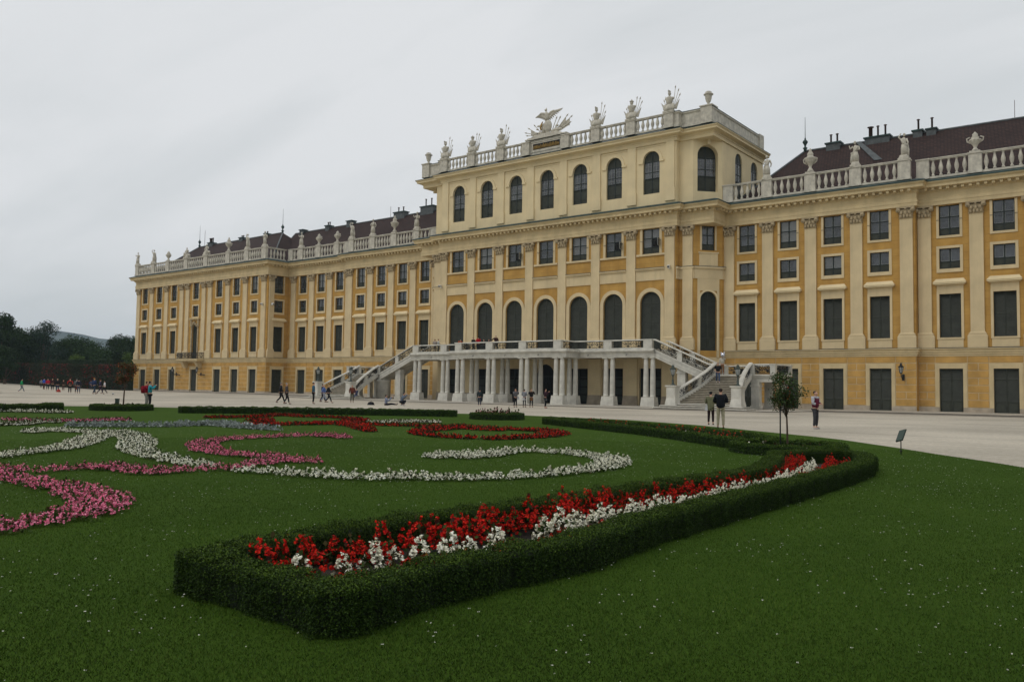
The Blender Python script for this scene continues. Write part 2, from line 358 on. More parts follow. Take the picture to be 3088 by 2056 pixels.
# main floor window with hood
m = MB().mat(M['shutter']); leafpair(m, 1.84, 6.9, 11.0, .2, (8.95,), panel=False); f = MB().mat(M['ivory'])
rect_frame(f, 1.84, 6.9, 11.0, .22, .09, bottom=False); f.box(-1.13, 1.13, -.05, .03, 11.22, 11.92); f.box(-1.15, 1.15, -.12, .03, 6.74, 6.9); f.box(-1.08, 1.08, -.06, .03, 5.98, 6.735)
hd = MB().mat(M['cream']); hd.box(-1.38, 1.38, -.42, .03, 11.92, 12.06); hd.box(-1.26, 1.26, -.26, .03, 11.82, 11.917); hd.frust((-1.42, 1.42, -.46, .03, 12.06), (-1.16, 1.16, -.14, .03, 12.42))
PROTO['p'] = with_kids(m, 'shuttered_window', [('window_surround', f), ('window_hood', hd)])
m, g = sash(1.77, 13.37, 15.3, 1, .36); f = MB().mat(M['ivory']); rect_frame(f, 1.77, 13.37, 15.3, .24, .07); f.box(-1.12, 1.12, -.1, .03, 13.02, 13.127)
PROTO['s'] = with_kids(m, 'mezzanine_window', [('pane', g), ('window_surround', f)])
m, g = sash(1.77, 16.52, 19.38, 2, .24); f = MB().mat(M['ivory']); rect_frame(f, 1.77, 16.52, 19.38, .22, .07, top=False); m.box(-1.1, 1.1, -.11, -.075, 18.0, 18.03)
PROTO['t'] = with_kids(m, 'top_floor_window', [('pane', g), ('window_surround', f)])
# centre block
def arch_surround(mb, w_, z0, zt, t, pr):
    r = w_ / 2; zs = zt - r; mb.box(-r - t, -r, -pr, .03, z0, zs); mb.box(r, r + t, -pr, .03, z0, zs); p = arch_pts(0, zs, r); q = arch_pts(0, zs, r + t)
    for k in range(len(p) - 1):
        (a, b), (c, d), (e, g_), (h, i) = p[k], p[k + 1], q[k + 1], q[k]
        mb.quad((a, -pr, b), (c, -pr, d), (e, -pr, g_), (h, -pr, i)); mb.quad((h, -pr, i), (e, -pr, g_), (e, .03, g_), (h, .03, i)); mb.quad((a, -pr, b), (a, .03, b), (c, .03, d), (c, -pr, d))
m = MB().mat(M['shutter']); leafpair(m, 2.56, 5.9, 12.42, .2, (6.9, 8.95, ), True); f = MB().mat(M['ivory']); arch_surround(f, 2.56, 5.9, 12.42, .42, .1)
PROTO['a'] = with_kids(m, 'arched_shuttered_door', [('arch_surround', f)])
m, g = sash(2.13, 16.62, 19.42, 2, .26); f = MB().mat(M['ivory']); rect_frame(f, 2.13, 16.62, 19.42, .3, .05, top=False, bottom=False); f.box(-1.75, 1.75, -.16, .03, 16.4, 16.62); m.box(-1.3, 1.3, -.11, -.075, 18.05, 18.08)
PROTO['u'] = with_kids(m, 'square_window', [('pane', g), ('window_surround', f)])
def upper(w_, z0, zt):
    m = MB().mat(M['sash']); g = MB().mat(M['glass']); r = w_ / 2; y = .22; zs = zt - r; t = .06; h = zs - z0; zl = z0 + h * .46
    m.box(-r, -r + t, y, y + .08, z0, zs); m.box(r - t, r, y, y + .08, z0, zs); m.box(-r + t, r - t, y - .01, y + .08, zs - .18, zs - .08); m.box(-r + t, r - t, y - .01, y + .08, zl - .04, zl + .06)
    m.box(-.05, .05, y - .015, y + .08, z0, zt - .03); zm = (zs + zl) / 2 - .3; m.box(-r + t, r - t, y - .005, y + .08, zm - .03, zm + .03)
    m.mat(M['shutter']); m.quad((-r, y + .05, z0), (r, y + .05, z0), (r, y + .05, zl), (-r, y + .05, zl)); m.box(-r + t, r - t, y, y + .07, z0, z0 + .08); m.box(-r + .2, r - .2, y + .01, y + .045, z0 + .45, zl - .3)
    m.add([(x, y + .04, z) for x, z in [(r, zs - .1)] + arch_pts(0, zs, r) + [(-r, zs - .1)]], [list(range(17))])
    g.quad((-r + t, y + .06, zl), (r - t, y + .06, zl), (r - t, y + .06, zs), (-r + t, y + .06, zs)); g.mat(M['casement'])
    for a, b in ((-r + .1, -.09), (.09, r - .1)):
        for e in (a, b - .04, (a + b) / 2 - .02): g.box(e, e + .04, y + .03, y + .055, zl + .08, zs - .2)
        for zz in (zl + .08, (zl + zm) / 2, zm + .06, (zm + zs) / 2): g.box(a + .04, b - .04, y + .032, y + .053, zz, zz + .03)
    f = MB().mat(M['cream']); arch_surround(f, w_, zs - .05, zt, .34, .07); f.box(-r - .55, -r, -.12, .03, zs - .28, zs - .06); f.box(r, r + .55, -.12, .03, zs - .28, zs - .06)
    return m, g, f
m, g, f = upper(2.05, 23.35, 28.15)
PROTO['v'] = with_kids(m, 'arched_window', [('pane', g), ('arch_surround', f)])
USED = set()
def place(k, x, y, rz=0):
    if k not in USED: USED.add(k); o = PROTO[k]; o.location = (x, y, 0); o.rotation_euler = (0, 0, rz); return o
    return dup(PROTO[k], palace, (x, y, 0), rz)
# capital + pilaster
def capital_mb(w_, z0=18.4, z1=19.45, y=-.2):
    c = MB().mat(M['capital']); r = w_ / 2; h = z1 - z0
    c.frust((-r, r, y, .0, z0), (-r * 1.12, r * 1.12, y - .1, .0, z0 + h * .75)); c.box(-r * 1.4, r * 1.4, y - .24, .0, z1 - .16, z1)
    c.box(-r * 1.08, r * 1.08, y - .06, 0, z0 - .05, z0 + .05)
    for s in (-1, 1):
        c.tube([(s * r * 1.12, y - .26, z1 - .34), (s * r * 1.12, y + .08, z1 - .34)], .21, 8)
        c.tube([(s * r * 1.12, y - .30, z1 - .34), (s * r * 1.12, y - .2, z1 - .34)], .09, 6)
    for k, (n, zz, rr) in enumerate(((4, .14, .15), (3, .42, .16), (1, .82, .12))):
        for i in range(n):
            xx = (i - (n - 1) / 2) * (2 * r / n) ; c.ball((xx, y - .08 - .04 * k, z0 + h * zz), rr, 6, (1, .8, 1.5 if k < 2 else 1))
    return c
def pilaster_mb(w_, ztop=18.4, z0=5.92, y=-.2, m='ivory'):
    p = MB().mat(M[m]); r = w_ / 2; p.box(-r, r, y, 0, 7.42, ztop); p.box(-r * 1.42, r * 1.42, y - .13, 0, z0, 7.0)
    p.frust((-r * 1.42, r * 1.42, y - .13, 0, 7.0), (-r * 1.28, r * 1.28, y - .08, 0, 7.14)); p.box(-r * 1.26, r * 1.26, y - .11, 0, 7.14, 7.26); p.frust((-r * 1.18, r * 1.18, y - .07, 0, 7.26), (-r, r, y, 0, 7.42))
    return p
PIL = with_kids(pilaster_mb(1.15), 'pilaster', [('capital', capital_mb(1.15))]); first_pil = [True]
def pil(x, y, rz=0):
    if first_pil[0]: first_pil[0] = False; PIL.location = (x, y, 0); PIL.rotation_euler = (0, 0, rz); return
    dup(PIL, palace, (x, y, 0), rz)

W_WIN = [23.85, 28.32, 32.82, 37.29]; L_WIN = [43.28, 47.75, 52.3]
W_PIL = [21.85, 26.15, 30.65, 35.15, 39.75]; L_PIL = [41.15, 45.55, 50.0, 54.7]
C_WIN = [-14.3, -9.5, -4.8, 0, 4.8, 9.5, 14.3]; C_PIL = [-16.65, -11.85, -7.15, -2.45, 2.45, 7.15, 11.85, 16.65]
P_WIN = [-94.6, -89.5, -84.4, -70.0, -64.9, -59.8]; P_MID = -77.2
P_PIL = [-96.9, -92.1, -86.9, -81.7, -79.8, -74.6, -72.7, -67.4, -62.3, -57.2]
XS, XP0, XP1, XW = 40.5, -97.8, -56.2, 21.3
HR = lambda xs: [h for x in xs for h in ((x, 2.0, -.3, 4.0, 0), (x, 1.84, 6.9, 11.0, 0), (x, 1.77, 13.37, 15.3, 0), (x, 1.77, 16.52, 19.38, 0))]
def bays(xs, y):
    for x in xs:
        for k in 'dpst': place(k, x, y)
def rustic(mb, x0, x1, y, xs, dw=1.36):
    """raised ochre blocks of the ground floor between the doors"""
    edges = [x0] + [e for x in xs for e in (x - dw, x + dw)] + [x1]
    rows = [(.42 + .68 * i, .42 + .68 * (i + 1)) for i in range(6)]
    for a, b in zip(edges[::2], edges[1::2]):
        if b - a < .3: continue
        for i, (za, zb) in enumerate(rows):
            za += .04; zb -= .04
            if b - a > 1.2 and i % 2: mid = (a + b) / 2; mb.box(a + .04, mid - .04, y - .04, y, za, zb); mb.box(mid + .04, b - .04, y - .04, y, za, zb)
            else: mb.box(a + .03, b - .03, y - .04, y, za, zb)
    for i in range(len(edges) // 2): pass
    xx = [x0] + list(xs) + [x1]
    ends = sorted([x0, x1] + [x - dw for x in xs] + [x + dw for x in xs])
    for a, b in zip(ends[:-1], ends[1:]): mb.box(a + .03, b - .03, y - .04, y, 4.55, 5.12)
wl = MB(); gb = MB(); pl = MB()
class PlinthMB(MB):
    def box(s, *a):
        q = MB().mat(M['plinth']); q.T = s.T; MB.box(q, *a); q.build('stone_plinth', palace)
pl = PlinthMB()
def flush():
    global wl, gb
    if wl.v: wl.build('facade_wall', palace)
    if gb.v: gb.build('rusticated_blocks', palace)
    wl = MB(); gb = MB()
def section(x0, x1, y, xs):
    wl.mat(M['ivory']); holes_wall(wl, x0, x1, y, -.6, 5.2, [h for h in HR(xs) if h[3] < 5])
    wl.mat(M['ochre']); holes_wall(wl, x0, x1, y, 5.2, 19.6, [h for h in HR(xs) if h[3] > 5])
    gb.mat(M['block']); rustic(gb, x0, x1, y, xs)
    pl.mat(M['plinth']); e = [x0] + [q for x in xs for q in (x - 1.0, x + 1.0)] + [x1]
    for a, b in zip(e[::2], e[1::2]): pl.box(a, b, y - .09, y + .02, -.6, .4)
for s in (1, -1):
    xw = sorted(s * x for x in W_WIN); xl = sorted(s * x for x in L_WIN)
    section(*sorted((s * XW, s * XS)), yW, xw); section(*sorted((s * XS, s * 56.2)), yL, xl)
    bays(xw, yW); bays(xl, yL)
    for x in W_PIL: pil(s * x, yW)
    for x in L_PIL: pil(s * x, yL)
    flush()
    wl.mat(M['ochre']); wl.quad((s * XS, yW, -.6), (s * XS, yL, -.6), (s * XS, yL, 19.6), (s * XS, yW, 19.6))
# left pavilion
mid_holes = [(P_MID, 2.0, -.3, 4.0, 0), (P_MID, 1.7, 5.95, 11.9, 1), (P_MID, 1.77, 13.37, 15.3, 0), (P_MID, 1.77, 16.52, 19.38, 0)]
wl.mat(M['ivory']); holes_wall(wl, XP0, XP1, yP, -.6, 5.2, [h for h in HR(P_WIN) if h[3] < 5] + mid_holes[:1])
wl.mat(M['ochre']); holes_wall(wl, XP0, XP1, yP, 5.2, 19.6, [h for h in HR(P_WIN) if h[3] > 5] + mid_holes[1:])
gb.mat(M['block']); rustic(gb, XP0, XP1, yP, sorted(P_WIN + [P_MID]))
pl.mat(M['plinth']); e = [XP0] + [q for x in sorted(P_WIN + [P_MID]) for q in (x - 1.0, x + 1.0)] + [XP1]
for a, b in zip(e[::2], e[1::2]): pl.box(a, b, yP - .09, yP + .02, -.6, .4)
bays(P_WIN, yP)
for k in 'dst': place(k, P_MID, yP)
for x in P_PIL: pil(x, yP)
bal_m = MB().mat(M['shutter']); leafpair(bal_m, 1.7, 5.95, 11.9, .2, (8.6,), True, panel=False); bf = MB().mat(M['capital']); arch_surround(bf, 1.7, 5.95, 11.9, .35, .12)
bf.mat(M['ivory2']); bf.box(-1.5, 1.5, -.3, .03, 13.0, 13.15); bf.frust((-1.5, 1.5, -.3, .03, 12.8), (-1.6, 1.6, -.42, .03, 13.0)); bf.mat(M['capital']); bf.box(-1.35, -.9, -.2, .03, 11.6, 12.8); bf.box(.9, 1.35, -.2, .03, 11.6, 12.8)
for q in ((0, 12.25, .3), (-.45, 12.0, .22), (.45, 12.0, .22), (-.8, 11.7, .2), (.8, 11.7, .2)): bf.ball((q[0], -.2, q[1]), q[2], 6)
bo = bal_m.build('balcony_door', palace, (P_MID, yP, 0)); bf.build('ornate_surround', bo)
flush()
# pavilion side walls (facing +x at XP1) with one window axis; far side closed
T = Matrix.Translation((XP1, -1.08, 0)) @ Matrix.Rotation(R(90), 4, 'Z')
def side_wall(T, L0, L1, wins):
    flush()
    for mb in (wl, gb, pl): mb.T = T
    wl.mat(M['ivory2']); holes_wall(wl, L0, L1, 0, -.6, 5.2, [h for h in HR(wins) if h[3] < 5]); wl.mat(M['ochre']); holes_wall(wl, L0, L1, 0, 5.2, 19.6, [h for h in HR(wins) if h[3] > 5])
    gb.mat(M['block']); rustic(gb, L0, L1, 0, wins); pl.mat(M['plinth'])
    e = [L0] + [q for x in wins for q in (x - 1.0, x + 1.0)] + [L1]
    for a, b in zip(e[::2], e[1::2]): pl.box(a, b, -.09, .02, -.6, .4)
    for mb in (wl, gb, pl): mb.T = None
side_wall(T, yP + 1.08, yL + 1.08, [.13])
for k in 'dpst': place(k, XP1, -.95, R(90))
pil(XP1, -2.45, R(90)); list(o for o in palace.children if o.name.startswith('pilaster'))[-1].scale = (.8, 1, 1)
T2 = Matrix.Translation((XP0, 0, 0)) @ Matrix.Rotation(R(-90), 4, 'Z'); side_wall(T2, -20, -yP, [])
# right pavilion (just beyond the frame): plain shell
T = Matrix.Translation((56.2, -1.08, 0)) @ Matrix.Rotation(R(-90), 4, 'Z'); side_wall(T, -(yL + 1.08), -(yP + 1.08), [])
for k in 'dpst': place(k, 56.2, -1.08, R(-90))
flush(); section(56.2, 62.0, yP, [59.0]); bays([59.0], yP); pil(57.0, yP); pil(61.0, yP)
flush()
# centre block: ground floor under the terrace
CG = [(-14.3, 2.7, -.3, 3.95, 0), (-9.5, 2.7, -.3, 3.95, 0), (-4.8, 2.7, -.3, 3.95, 0), (0, 2.9, -.3, 4.5, 1), (4.8, 2.7, -.3, 3.95, 0), (9.5, 2.7, -.3, 3.95, 0), (14.3, 2.7, -.3, 3.95, 0)]
XC = 17.36
wl.mat(M['ochre']); holes_wall(wl, -XC, XC, yC, 5.2, 19.6, [(x, 2.56, 5.9, 12.42, 1) for x in C_WIN] + [(x, 2.13, 16.62, 19.42, 0) for x in C_WIN])
wl.mat(M['ivory']); holes_wall(wl, -XC, XC, yC, -.6, 5.2, CG, .5)
bandm = MB().mat(M['ivory'])
for k, (a, b) in enumerate(zip(C_PIL[:-1], C_PIL[1:])):
    bandm.box(a + .6, b - .6, yC - .1, yC + .01, 13.65, 14.75); bandm.box(a + .6, b - .6, yC - .2, yC + .01, 14.75, 14.88); bandm.frust((a + .6, b - .6, yC - .3, yC, 14.88), (a + .6, b - .6, yC - .3, yC, 15.0))
    bandm.mat(M['gull']); bandm.box(a + .6, b - .6, yC - .32, yC + .01, 15.0, 15.05); bandm.mat(M['ivory'])
def open_sash(o, sx, za, zb, w_):
    m = MB().mat(M['casement']); a = .08; 
    for q in (0, w_ - .05): m.box(q, q + .05, -.02, .02, za, zb)
    m.box(.05, w_ - .05, -.02, .02, za, za + .05); m.box(.05, w_ - .05, -.02, .02, zb - .05, zb); m.mat(M['glass']); m.quad((.05, .0, za + .05), (w_ - .05, .0, za + .05), (w_ - .05, .0, zb - .05), (.05, .0, zb - .05))
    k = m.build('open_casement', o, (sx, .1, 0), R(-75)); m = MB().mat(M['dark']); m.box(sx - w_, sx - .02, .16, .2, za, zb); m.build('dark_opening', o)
for x in C_WIN:
    place('a', x, yC); o_ = place('u', x, yC)
    if x in (-4.8, 9.5, 14.3): open_sash(o_, 1.0, 17.42, 18.3, .9)
for x in C_PIL:
    pil(x, yC); wl.mat(M['cream']); wl.box(x - .85, x + .85, yC - .12, yC, .9, 5.0); wl.mat(M['plinth']); wl.frust((x - 1.0, x + 1.0, yC - .3, yC, -.6), (x - .87, x + .87, yC - .2, yC, .9))
# dark doors under the terrace
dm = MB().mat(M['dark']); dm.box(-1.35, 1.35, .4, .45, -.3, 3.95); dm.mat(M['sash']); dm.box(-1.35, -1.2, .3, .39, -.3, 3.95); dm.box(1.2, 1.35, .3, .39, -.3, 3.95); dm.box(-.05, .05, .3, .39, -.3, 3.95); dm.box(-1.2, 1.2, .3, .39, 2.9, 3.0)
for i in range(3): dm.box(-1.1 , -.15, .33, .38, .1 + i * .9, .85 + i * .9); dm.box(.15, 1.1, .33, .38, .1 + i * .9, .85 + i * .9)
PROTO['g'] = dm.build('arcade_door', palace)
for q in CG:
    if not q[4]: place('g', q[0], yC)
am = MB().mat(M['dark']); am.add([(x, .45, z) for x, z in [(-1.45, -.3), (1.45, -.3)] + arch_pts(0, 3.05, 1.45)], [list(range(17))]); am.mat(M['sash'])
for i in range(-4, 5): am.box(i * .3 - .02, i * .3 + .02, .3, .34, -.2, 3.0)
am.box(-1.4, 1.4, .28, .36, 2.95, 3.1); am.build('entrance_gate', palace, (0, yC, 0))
# corner bays of the centre block: step back, canted bay, return
for s in (1, -1):
    def q2(x, y): return (s * x, y)
    seg = [((17.36, yC), (17.36, -3.05)), ((17.36, -3.05), (19.15, -3.05)), ((19.15, -3.05), (21.3, -.62)), ((21.3, -.62), (21.3, 0.0))]
    for (a, b) in seg:
        a, b = q2(*a), q2(*b)
        if s < 0: a, b = b, a
        d = Vector(b) - Vector(a); ang = math.atan2(d.y, d.x); Lg = d.length; T = Matrix.Translation((a[0], a[1], 0)) @ Matrix.Rotation(ang, 4, 'Z')
        wl.T = T; cant = Lg > 3
        H = [(Lg / 2, 1.9, 5.9, 12.3, 1), (Lg / 2, 1.5, 16.75, 19.42, 0)] if cant else []
        wl.mat(M['ivory']); holes_wall(wl, 0, Lg, 0, -.6, 5.2, [])
        wl.mat(M['ochre']); holes_wall(wl, 0, Lg, 0, 5.2, 19.6, H)
        bandm.T = T; bandm.mat(M['ivory']); bandm.box(0, Lg, -.1, .01, 13.65, 14.75); bandm.box(-.05, Lg + .05, -.24, .01, 14.75, 14.97); bandm.mat(M['gull']); bandm.box(-.06, Lg + .06, -.27, .01, 14.97, 15.02)
        if cant:
            bandm.mat(M['ivory']); bandm.box(Lg / 2 - 1.05, Lg / 2 + 1.05, -.14, .01, 15.02, 16.4); bandm.box(Lg / 2 - 1.15, Lg / 2 + 1.15, -.2, .01, 16.4, 16.55)
            bandm.box(Lg / 2 - 1.25, Lg / 2 - .95, -.09, .01, 5.2, 13.65); bandm.box(Lg / 2 + .95, Lg / 2 + 1.25, -.09, .01, 5.2, 13.65); bandm.box(Lg / 2 - .95, Lg / 2 + .95, -.085, .01, 12.35, 13.65)
            mid = T @ Vector((Lg / 2, 0, 0))
            if s == 1:
                cm_ = MB().mat(M['shutter']); leafpair(cm_, 1.9, 5.9, 12.3, .2, (7.2, 9.2), True); cf = MB().mat(M['cream']); arch_surround(cf, 1.9, 5.9, 12.3, .2, .13)
                corner_door = with_kids(cm_, 'corner_bay_door', [('arch_surround', cf)]); corner_door.location = (mid.x, mid.y, 0); corner_door.rotation_euler = (0, 0, ang)
                cm_, cg_ = sash(1.5, 16.75, 19.42, 2, .25); cf = MB().mat(M['ivory']); rect_frame(cf, 1.5, 16.75, 19.42, .2, .06, top=False, bottom=False)
                corner_win = with_kids(cm_, 'corner_bay_window', [('pane', cg_), ('window_surround', cf)]); corner_win.location = (mid.x, mid.y, 0); corner_win.rotation_euler = (0, 0, ang)
            else: dup(corner_door, palace, (mid.x, mid.y, 0), ang); dup(corner_win, palace, (mid.x, mid.y, 0), ang)
        wl.T = None; bandm.T = None
    pil(s * 18.45, -3.05)
bandm.build('string_course', palace)
# upper storey of the centre block
up = MB().mat(M['cream']); Z0, Z1 = 21.7, 29.3
holes_wall(up, -XC, XC, yC, Z0, Z1, [(x, 2.05, 23.35, 28.15, 1) for x in C_WIN])
for x in C_WIN: place('v', x, yC)
for x in C_PIL: up.box(x - .53, x + .53, yC - .14, yC, 23.65, Z1); up.box(x - .6, x + .6, yC - .19, yC, 22.3, 23.65)
for a, b in zip(C_PIL[:-1], C_PIL[1:]): up.box(a + .53, b - .53, yC - .05, yC, 28.62, 28.75)
fm, fg_, ff = upper(2.35, 23.2, 28.35); USEV = [None]
fm2, fg2, ff2 = upper(1.95, 23.3, 28.45)
for s in (1, -1):
    for (a, b) in [((17.36, yC), (17.36, -3.05)), ((17.36, -3.05), (19.0, -3.05)), ((19.0, -3.05), (21.3, -.62)), ((21.3, -.62), (21.3, 11.0))]:
        a, b = (s * a[0], a[1]), (s * b[0], b[1])
        if s < 0: a, b = b, a
        d = Vector(b) - Vector(a); ang = math.atan2(d.y, d.x); Lg = d.length; up.T = T = Matrix.Translation((a[0], a[1], 0)) @ Matrix.Rotation(ang, 4, 'Z')
        H = [(Lg / 2, 2.35, 23.2, 28.35, 1)] if 3 < Lg < 4 else ([(q, 1.95, 23.3, 28.45, 1) for q in ((4.4, 8.9) if s > 0 else (Lg - 4.4, Lg - 8.9))] if Lg > 5 else [])
        holes_wall(up, 0, Lg, 0, Z0, Z1, H, .75 if 3 < Lg < 4 else .2)
        for h in H:
            mid = T @ Vector((h[0], .5 if Lg < 4 else -.1, 0)); key = 'cw' if Lg < 4 else 'sw'
            if key not in PROTO: mm = (fm, fg_, ff) if key == 'cw' else (fm2, fg2, ff2); PROTO[key] = with_kids(mm[0], 'arched_corner_window' if key == 'cw' else 'arched_side_window', [('pane', mm[1])] + ([('arch_surround', mm[2])] if 0 else []))
            place(key, mid.x, mid.y, ang)
        if 3 < Lg < 4: up.box(Lg / 2 - .15, Lg / 2 + .15, -.5, 0, 28.3, 29.2)
    up.T = None
up.T = None; up.quad((-21.3, 11, Z0), (21.3, 11, Z0), (21.3, 11, Z1), (-21.3, 11, Z1))
up.build('upper_storey_wall', palace)
# entablatures
def modillions(mb, path, z0, z1, out0, out1, pitch=.62, wd=.26):
    for (a, b) in zip(path[:-1], path[1:]):
        d = Vector(b) - Vector(a); Lg = d.length
        if Lg < .4: continue
        mb.T = Matrix.Translation((a[0], a[1], 0)) @ Matrix.Rotation(math.atan2(d.y, d.x), 4, 'Z'); n = max(1, int(Lg / pitch))
        for i in range(n): x = (i + .5) * Lg / n; mb.box(x - wd / 2, x + wd / 2, -out1, -out0, z0, z1)
        mb.T = None
FAC = [(XP0, 20), (XP0, yP), (XP1, yP), (XP1, yL), (-XS, yL), (-XS, yW), (-XW, yW), (-XW, -3.05), (-XC, -3.05), (-XC, yC), (XC, yC), (XC, -3.05), (XW, -3.05), (XW, yW), (XS, yW), (XS, yL), (56.2, yL), (56.2, yP), (62, yP)]
ent = MB().mat(M['ivory2'])
ent.sweep([(.0, 19.45), (.24, 19.45), (.24, 19.8), (.28, 19.8), (.28, 20.05), (.2, 20.1), (.2, 20.72), (.34, 20.8), (.34, 21.06), (.95, 21.1), (.95, 21.36), (1.12, 21.5), (1.12, 21.62), (0, 21.8)], FAC)
modillions(ent, FAC, 20.84, 21.08, .34, .8)
ent.mat(M['copper']); ent.sweep([(1.1, 21.6), (1.18, 21.6), (1.18, 21.7), (.45, 21.98), (.05, 22.06), (-.4, 22.06)], FAC)
ent.mat(M['ivory']); 
for s in (1, -1): ent.add([(s * 19.15, -3.05, 19.449), (s * 21.3, -3.05, 19.449), (s * 21.3, -.62, 19.449)], [(0, 1, 2)])
ent.build('main_entablature', palace)
G1 = [(XP0, 20), (XP0, yP), (XP1, yP), (XP1, yL), (-XS, yL), (-XS, yW), (-21.3, yW)]; G2 = [(21.3, yW), (XS, yW), (XS, yL), (56.2, yL), (56.2, yP), (62, yP)]
for P_ in (G1, G2):
    gc = MB()
    gc.mat(M['ivory2']); gc.sweep([(0, 5.15), (.08, 5.15), (.08, 5.3), (.16, 5.34), (.16, 5.5), (.24, 5.54), (.24, 5.72), (.36, 5.8), (.36, 5.88), (0, 5.93)], P_)
    gc.mat(M['gull']); gc.sweep([(.37, 5.88), (.37, 5.905), (0, 5.955)], P_); gc.build('ground_floor_cornice', palace)
TOP = [(-XW, 11), (-XW, -3.05), (-XC, -3.05), (-XC, yC), (XC, yC), (XC, -3.05), (XW, -3.05), (XW, 11)]
tcn = MB().mat(M['cream']); tcn.sweep([(0, 28.85), (.16, 28.85), (.16, 29.2), (.24, 29.25), (.24, 29.4), (.8, 29.5), (.8, 29.68), (.95, 29.8), (.95, 29.9), (0, 30.0)], TOP)
tcn.mat(M['copper']); tcn.sweep([(.98, 29.88), (.98, 29.94), (-.1, 30.2), (-.4, 30.25)], TOP)
tcn.mat(M['cream'])
for s in (1, -1): tcn.add([(s * 19.0, -3.05, 28.849), (s * 21.3, -3.05, 28.849), (s * 21.3, -.62, 28.849)], [(0, 1, 2)])
tcn.mat(M['gull']); tcn.quad((-21.3, -3, 30.2), (21.3, -3, 30.2), (21.3, 11, 30.2), (-21.3, 11, 30.2)); tcn.build('upper_cornice', palace)
flush()
# balustrades: one part per bay
BP = [(.10, 0), (.10, .1), (.06, .14), (.07, .2), (.135, .42), (.14, .55), (.08, .8), (.06, .92), (.09, .96), (.10, 1.0)]
def baluster_run(a, b, z0, z1, name='balustrade'):
    """a, b: plan points; base, balusters, rail"""
    d = Vector(b) - Vector(a); Lg = d.length; mb = MB().mat(M['statue']); H = z1 - z0
    mb.box(0, Lg, -.17, .17, z0, z0 + .2); mb.box(-.02, Lg + .02, -.18, .18, z1 - .2, z1 - .09)
    n = max(1, int(Lg / .58)); hb = H - .4; r = .2 / .14
    for i in range(n):
        x = (i + .5) * Lg / n; mb.lathe(x, 0, [(q * r, z0 + .2 + z * hb) for q, z in BP], 8)
    mb.mat(M['statue']); mb.box(-.02, Lg + .02, -.22, .22, z1 - .09, z1)
    mb.build(name, palace, (a[0], a[1], 0), math.atan2(d.y, d.x))
def post(x, y, w_, z0, z1, d=.5, rz=0, name='balustrade_post'):
    mb = MB().mat(M['statue']); mb.box(-w_ / 2, w_ / 2, -d / 2, d / 2, z0, z1 - .12); mb.box(-w_ / 2 - .07, w_ / 2 + .07, -d / 2 - .07, d / 2 + .07, z1 - .12, z1)
    mb.box(-w_ / 2 - .05, w_ / 2 + .05, -d / 2 - .05, d / 2 + .05, z0, z0 + .28); mb.build(name, palace, (x, y, 0), rz)
def rowb(xs, y, z0, z1, pw=1.1, ends=None):
    """posts at xs, balusters between"""
    pts = sorted(xs)
    for x in pts: post(x, y, pw, z0, z1)
    for a, b in zip(pts[:-1], pts[1:]): baluster_run((a + pw / 2, y), (b - pw / 2, y), z0, z1)
RW = [21.9, 26.2, 30.75, 35.2, 39.7]; RL = [41.15, 45.6, 50.1, 54.9]
LW = [-21.9, -25.3, -29.9, -34.5, -39.2]; LL = [-41.2, -43.7, -48.2, -52.6, -55.2]
PP = [-97.2, -91.4, -86.3, -80.1, -73.8, -67.1, -61.7, -56.9]
rowb(RW, yW - .35, 22.0, 23.95); rowb(RL, yL - .35, 22.0, 23.95); rowb(LW, yW - .35, 22.0, 23.95); rowb(LL, yL - .35, 22.0, 23.95); rowb(PP, yP - .35, 22.0, 23.95)
baluster_run((-56.3, yP + .1), (-56.3, yL - .7), 22, 23.95); baluster_run((XP0 + .3, 8), (XP0 + .3, yP + .2), 22, 23.95)
for x in (2.95, 7.2, 11.9): pass
CPst = [-16.65, -11.85, -7.0, -2.95, 2.95, 7.2, 11.9, 16.65]; ZC0, ZC1 = 30.25, 31.95
for x in CPst: post(x, yC - .3, 1.1, ZC0, ZC1, .6)
for a, b in zip(CPst[:-1], CPst[1:]):
    if a < 0 < b: continue
    baluster_run((a + .55, yC - .3), (b - .55, yC - .3), ZC0, ZC1)
for s in (1, -1):
    par = MB().mat(M['statue'])
    pth = [(17.2, yC - .3), (17.75, yC - .3), (17.75, -3.35), (21.35, -3.35), (21.35, 10.6)]; pth = [(s * a, b) for a, b in pth]
    if s < 0: pth = pth[::-1]
    par.sweep([(-.3, ZC0), (.12, ZC0), (.12, ZC0 + .25), (0, ZC0 + .3), (0, ZC1 - .25), (.12, ZC1 - .15), (.12, ZC1), (-.35, ZC1), (-.35, ZC0)], pth)
    par.mat(M['copper']); par.sweep([(.16, ZC1), (.16, ZC1 + .05), (-.4, ZC1 + .05)], pth); par.mat(M['statue'])
    cx = s * 20.75; par.box(cx - .65, cx + .65, -3.6, -2.3, ZC0, ZC1 + .12); par.box(cx - .75, cx + .75, -3.7, -2.2, ZC1 + .12, ZC1 + .24); par.box(s * 21.4 - .15, s * 21.4 + .15, 9.4, 10.7, ZC0, ZC1 + .2)
    par.build('corner_parapet', palace)
att = MB().mat(M['statue']); att.box(-2.95, 2.95, yC - .25, yC + .5, ZC0, ZC1 + .15); att.box(-3.1, 3.1, yC - .5, yC + .55, ZC1 + .15, ZC1 + .3); att.box(-2.4, 2.4, yC - .32, yC, ZC0 + .3, ZC0 + .42); att.box(-2.4, 2.4, yC - .32, yC, ZC1 - .2, ZC1 - .08)
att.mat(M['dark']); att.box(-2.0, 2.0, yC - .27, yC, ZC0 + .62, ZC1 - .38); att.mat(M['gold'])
rr = random.Random(3)
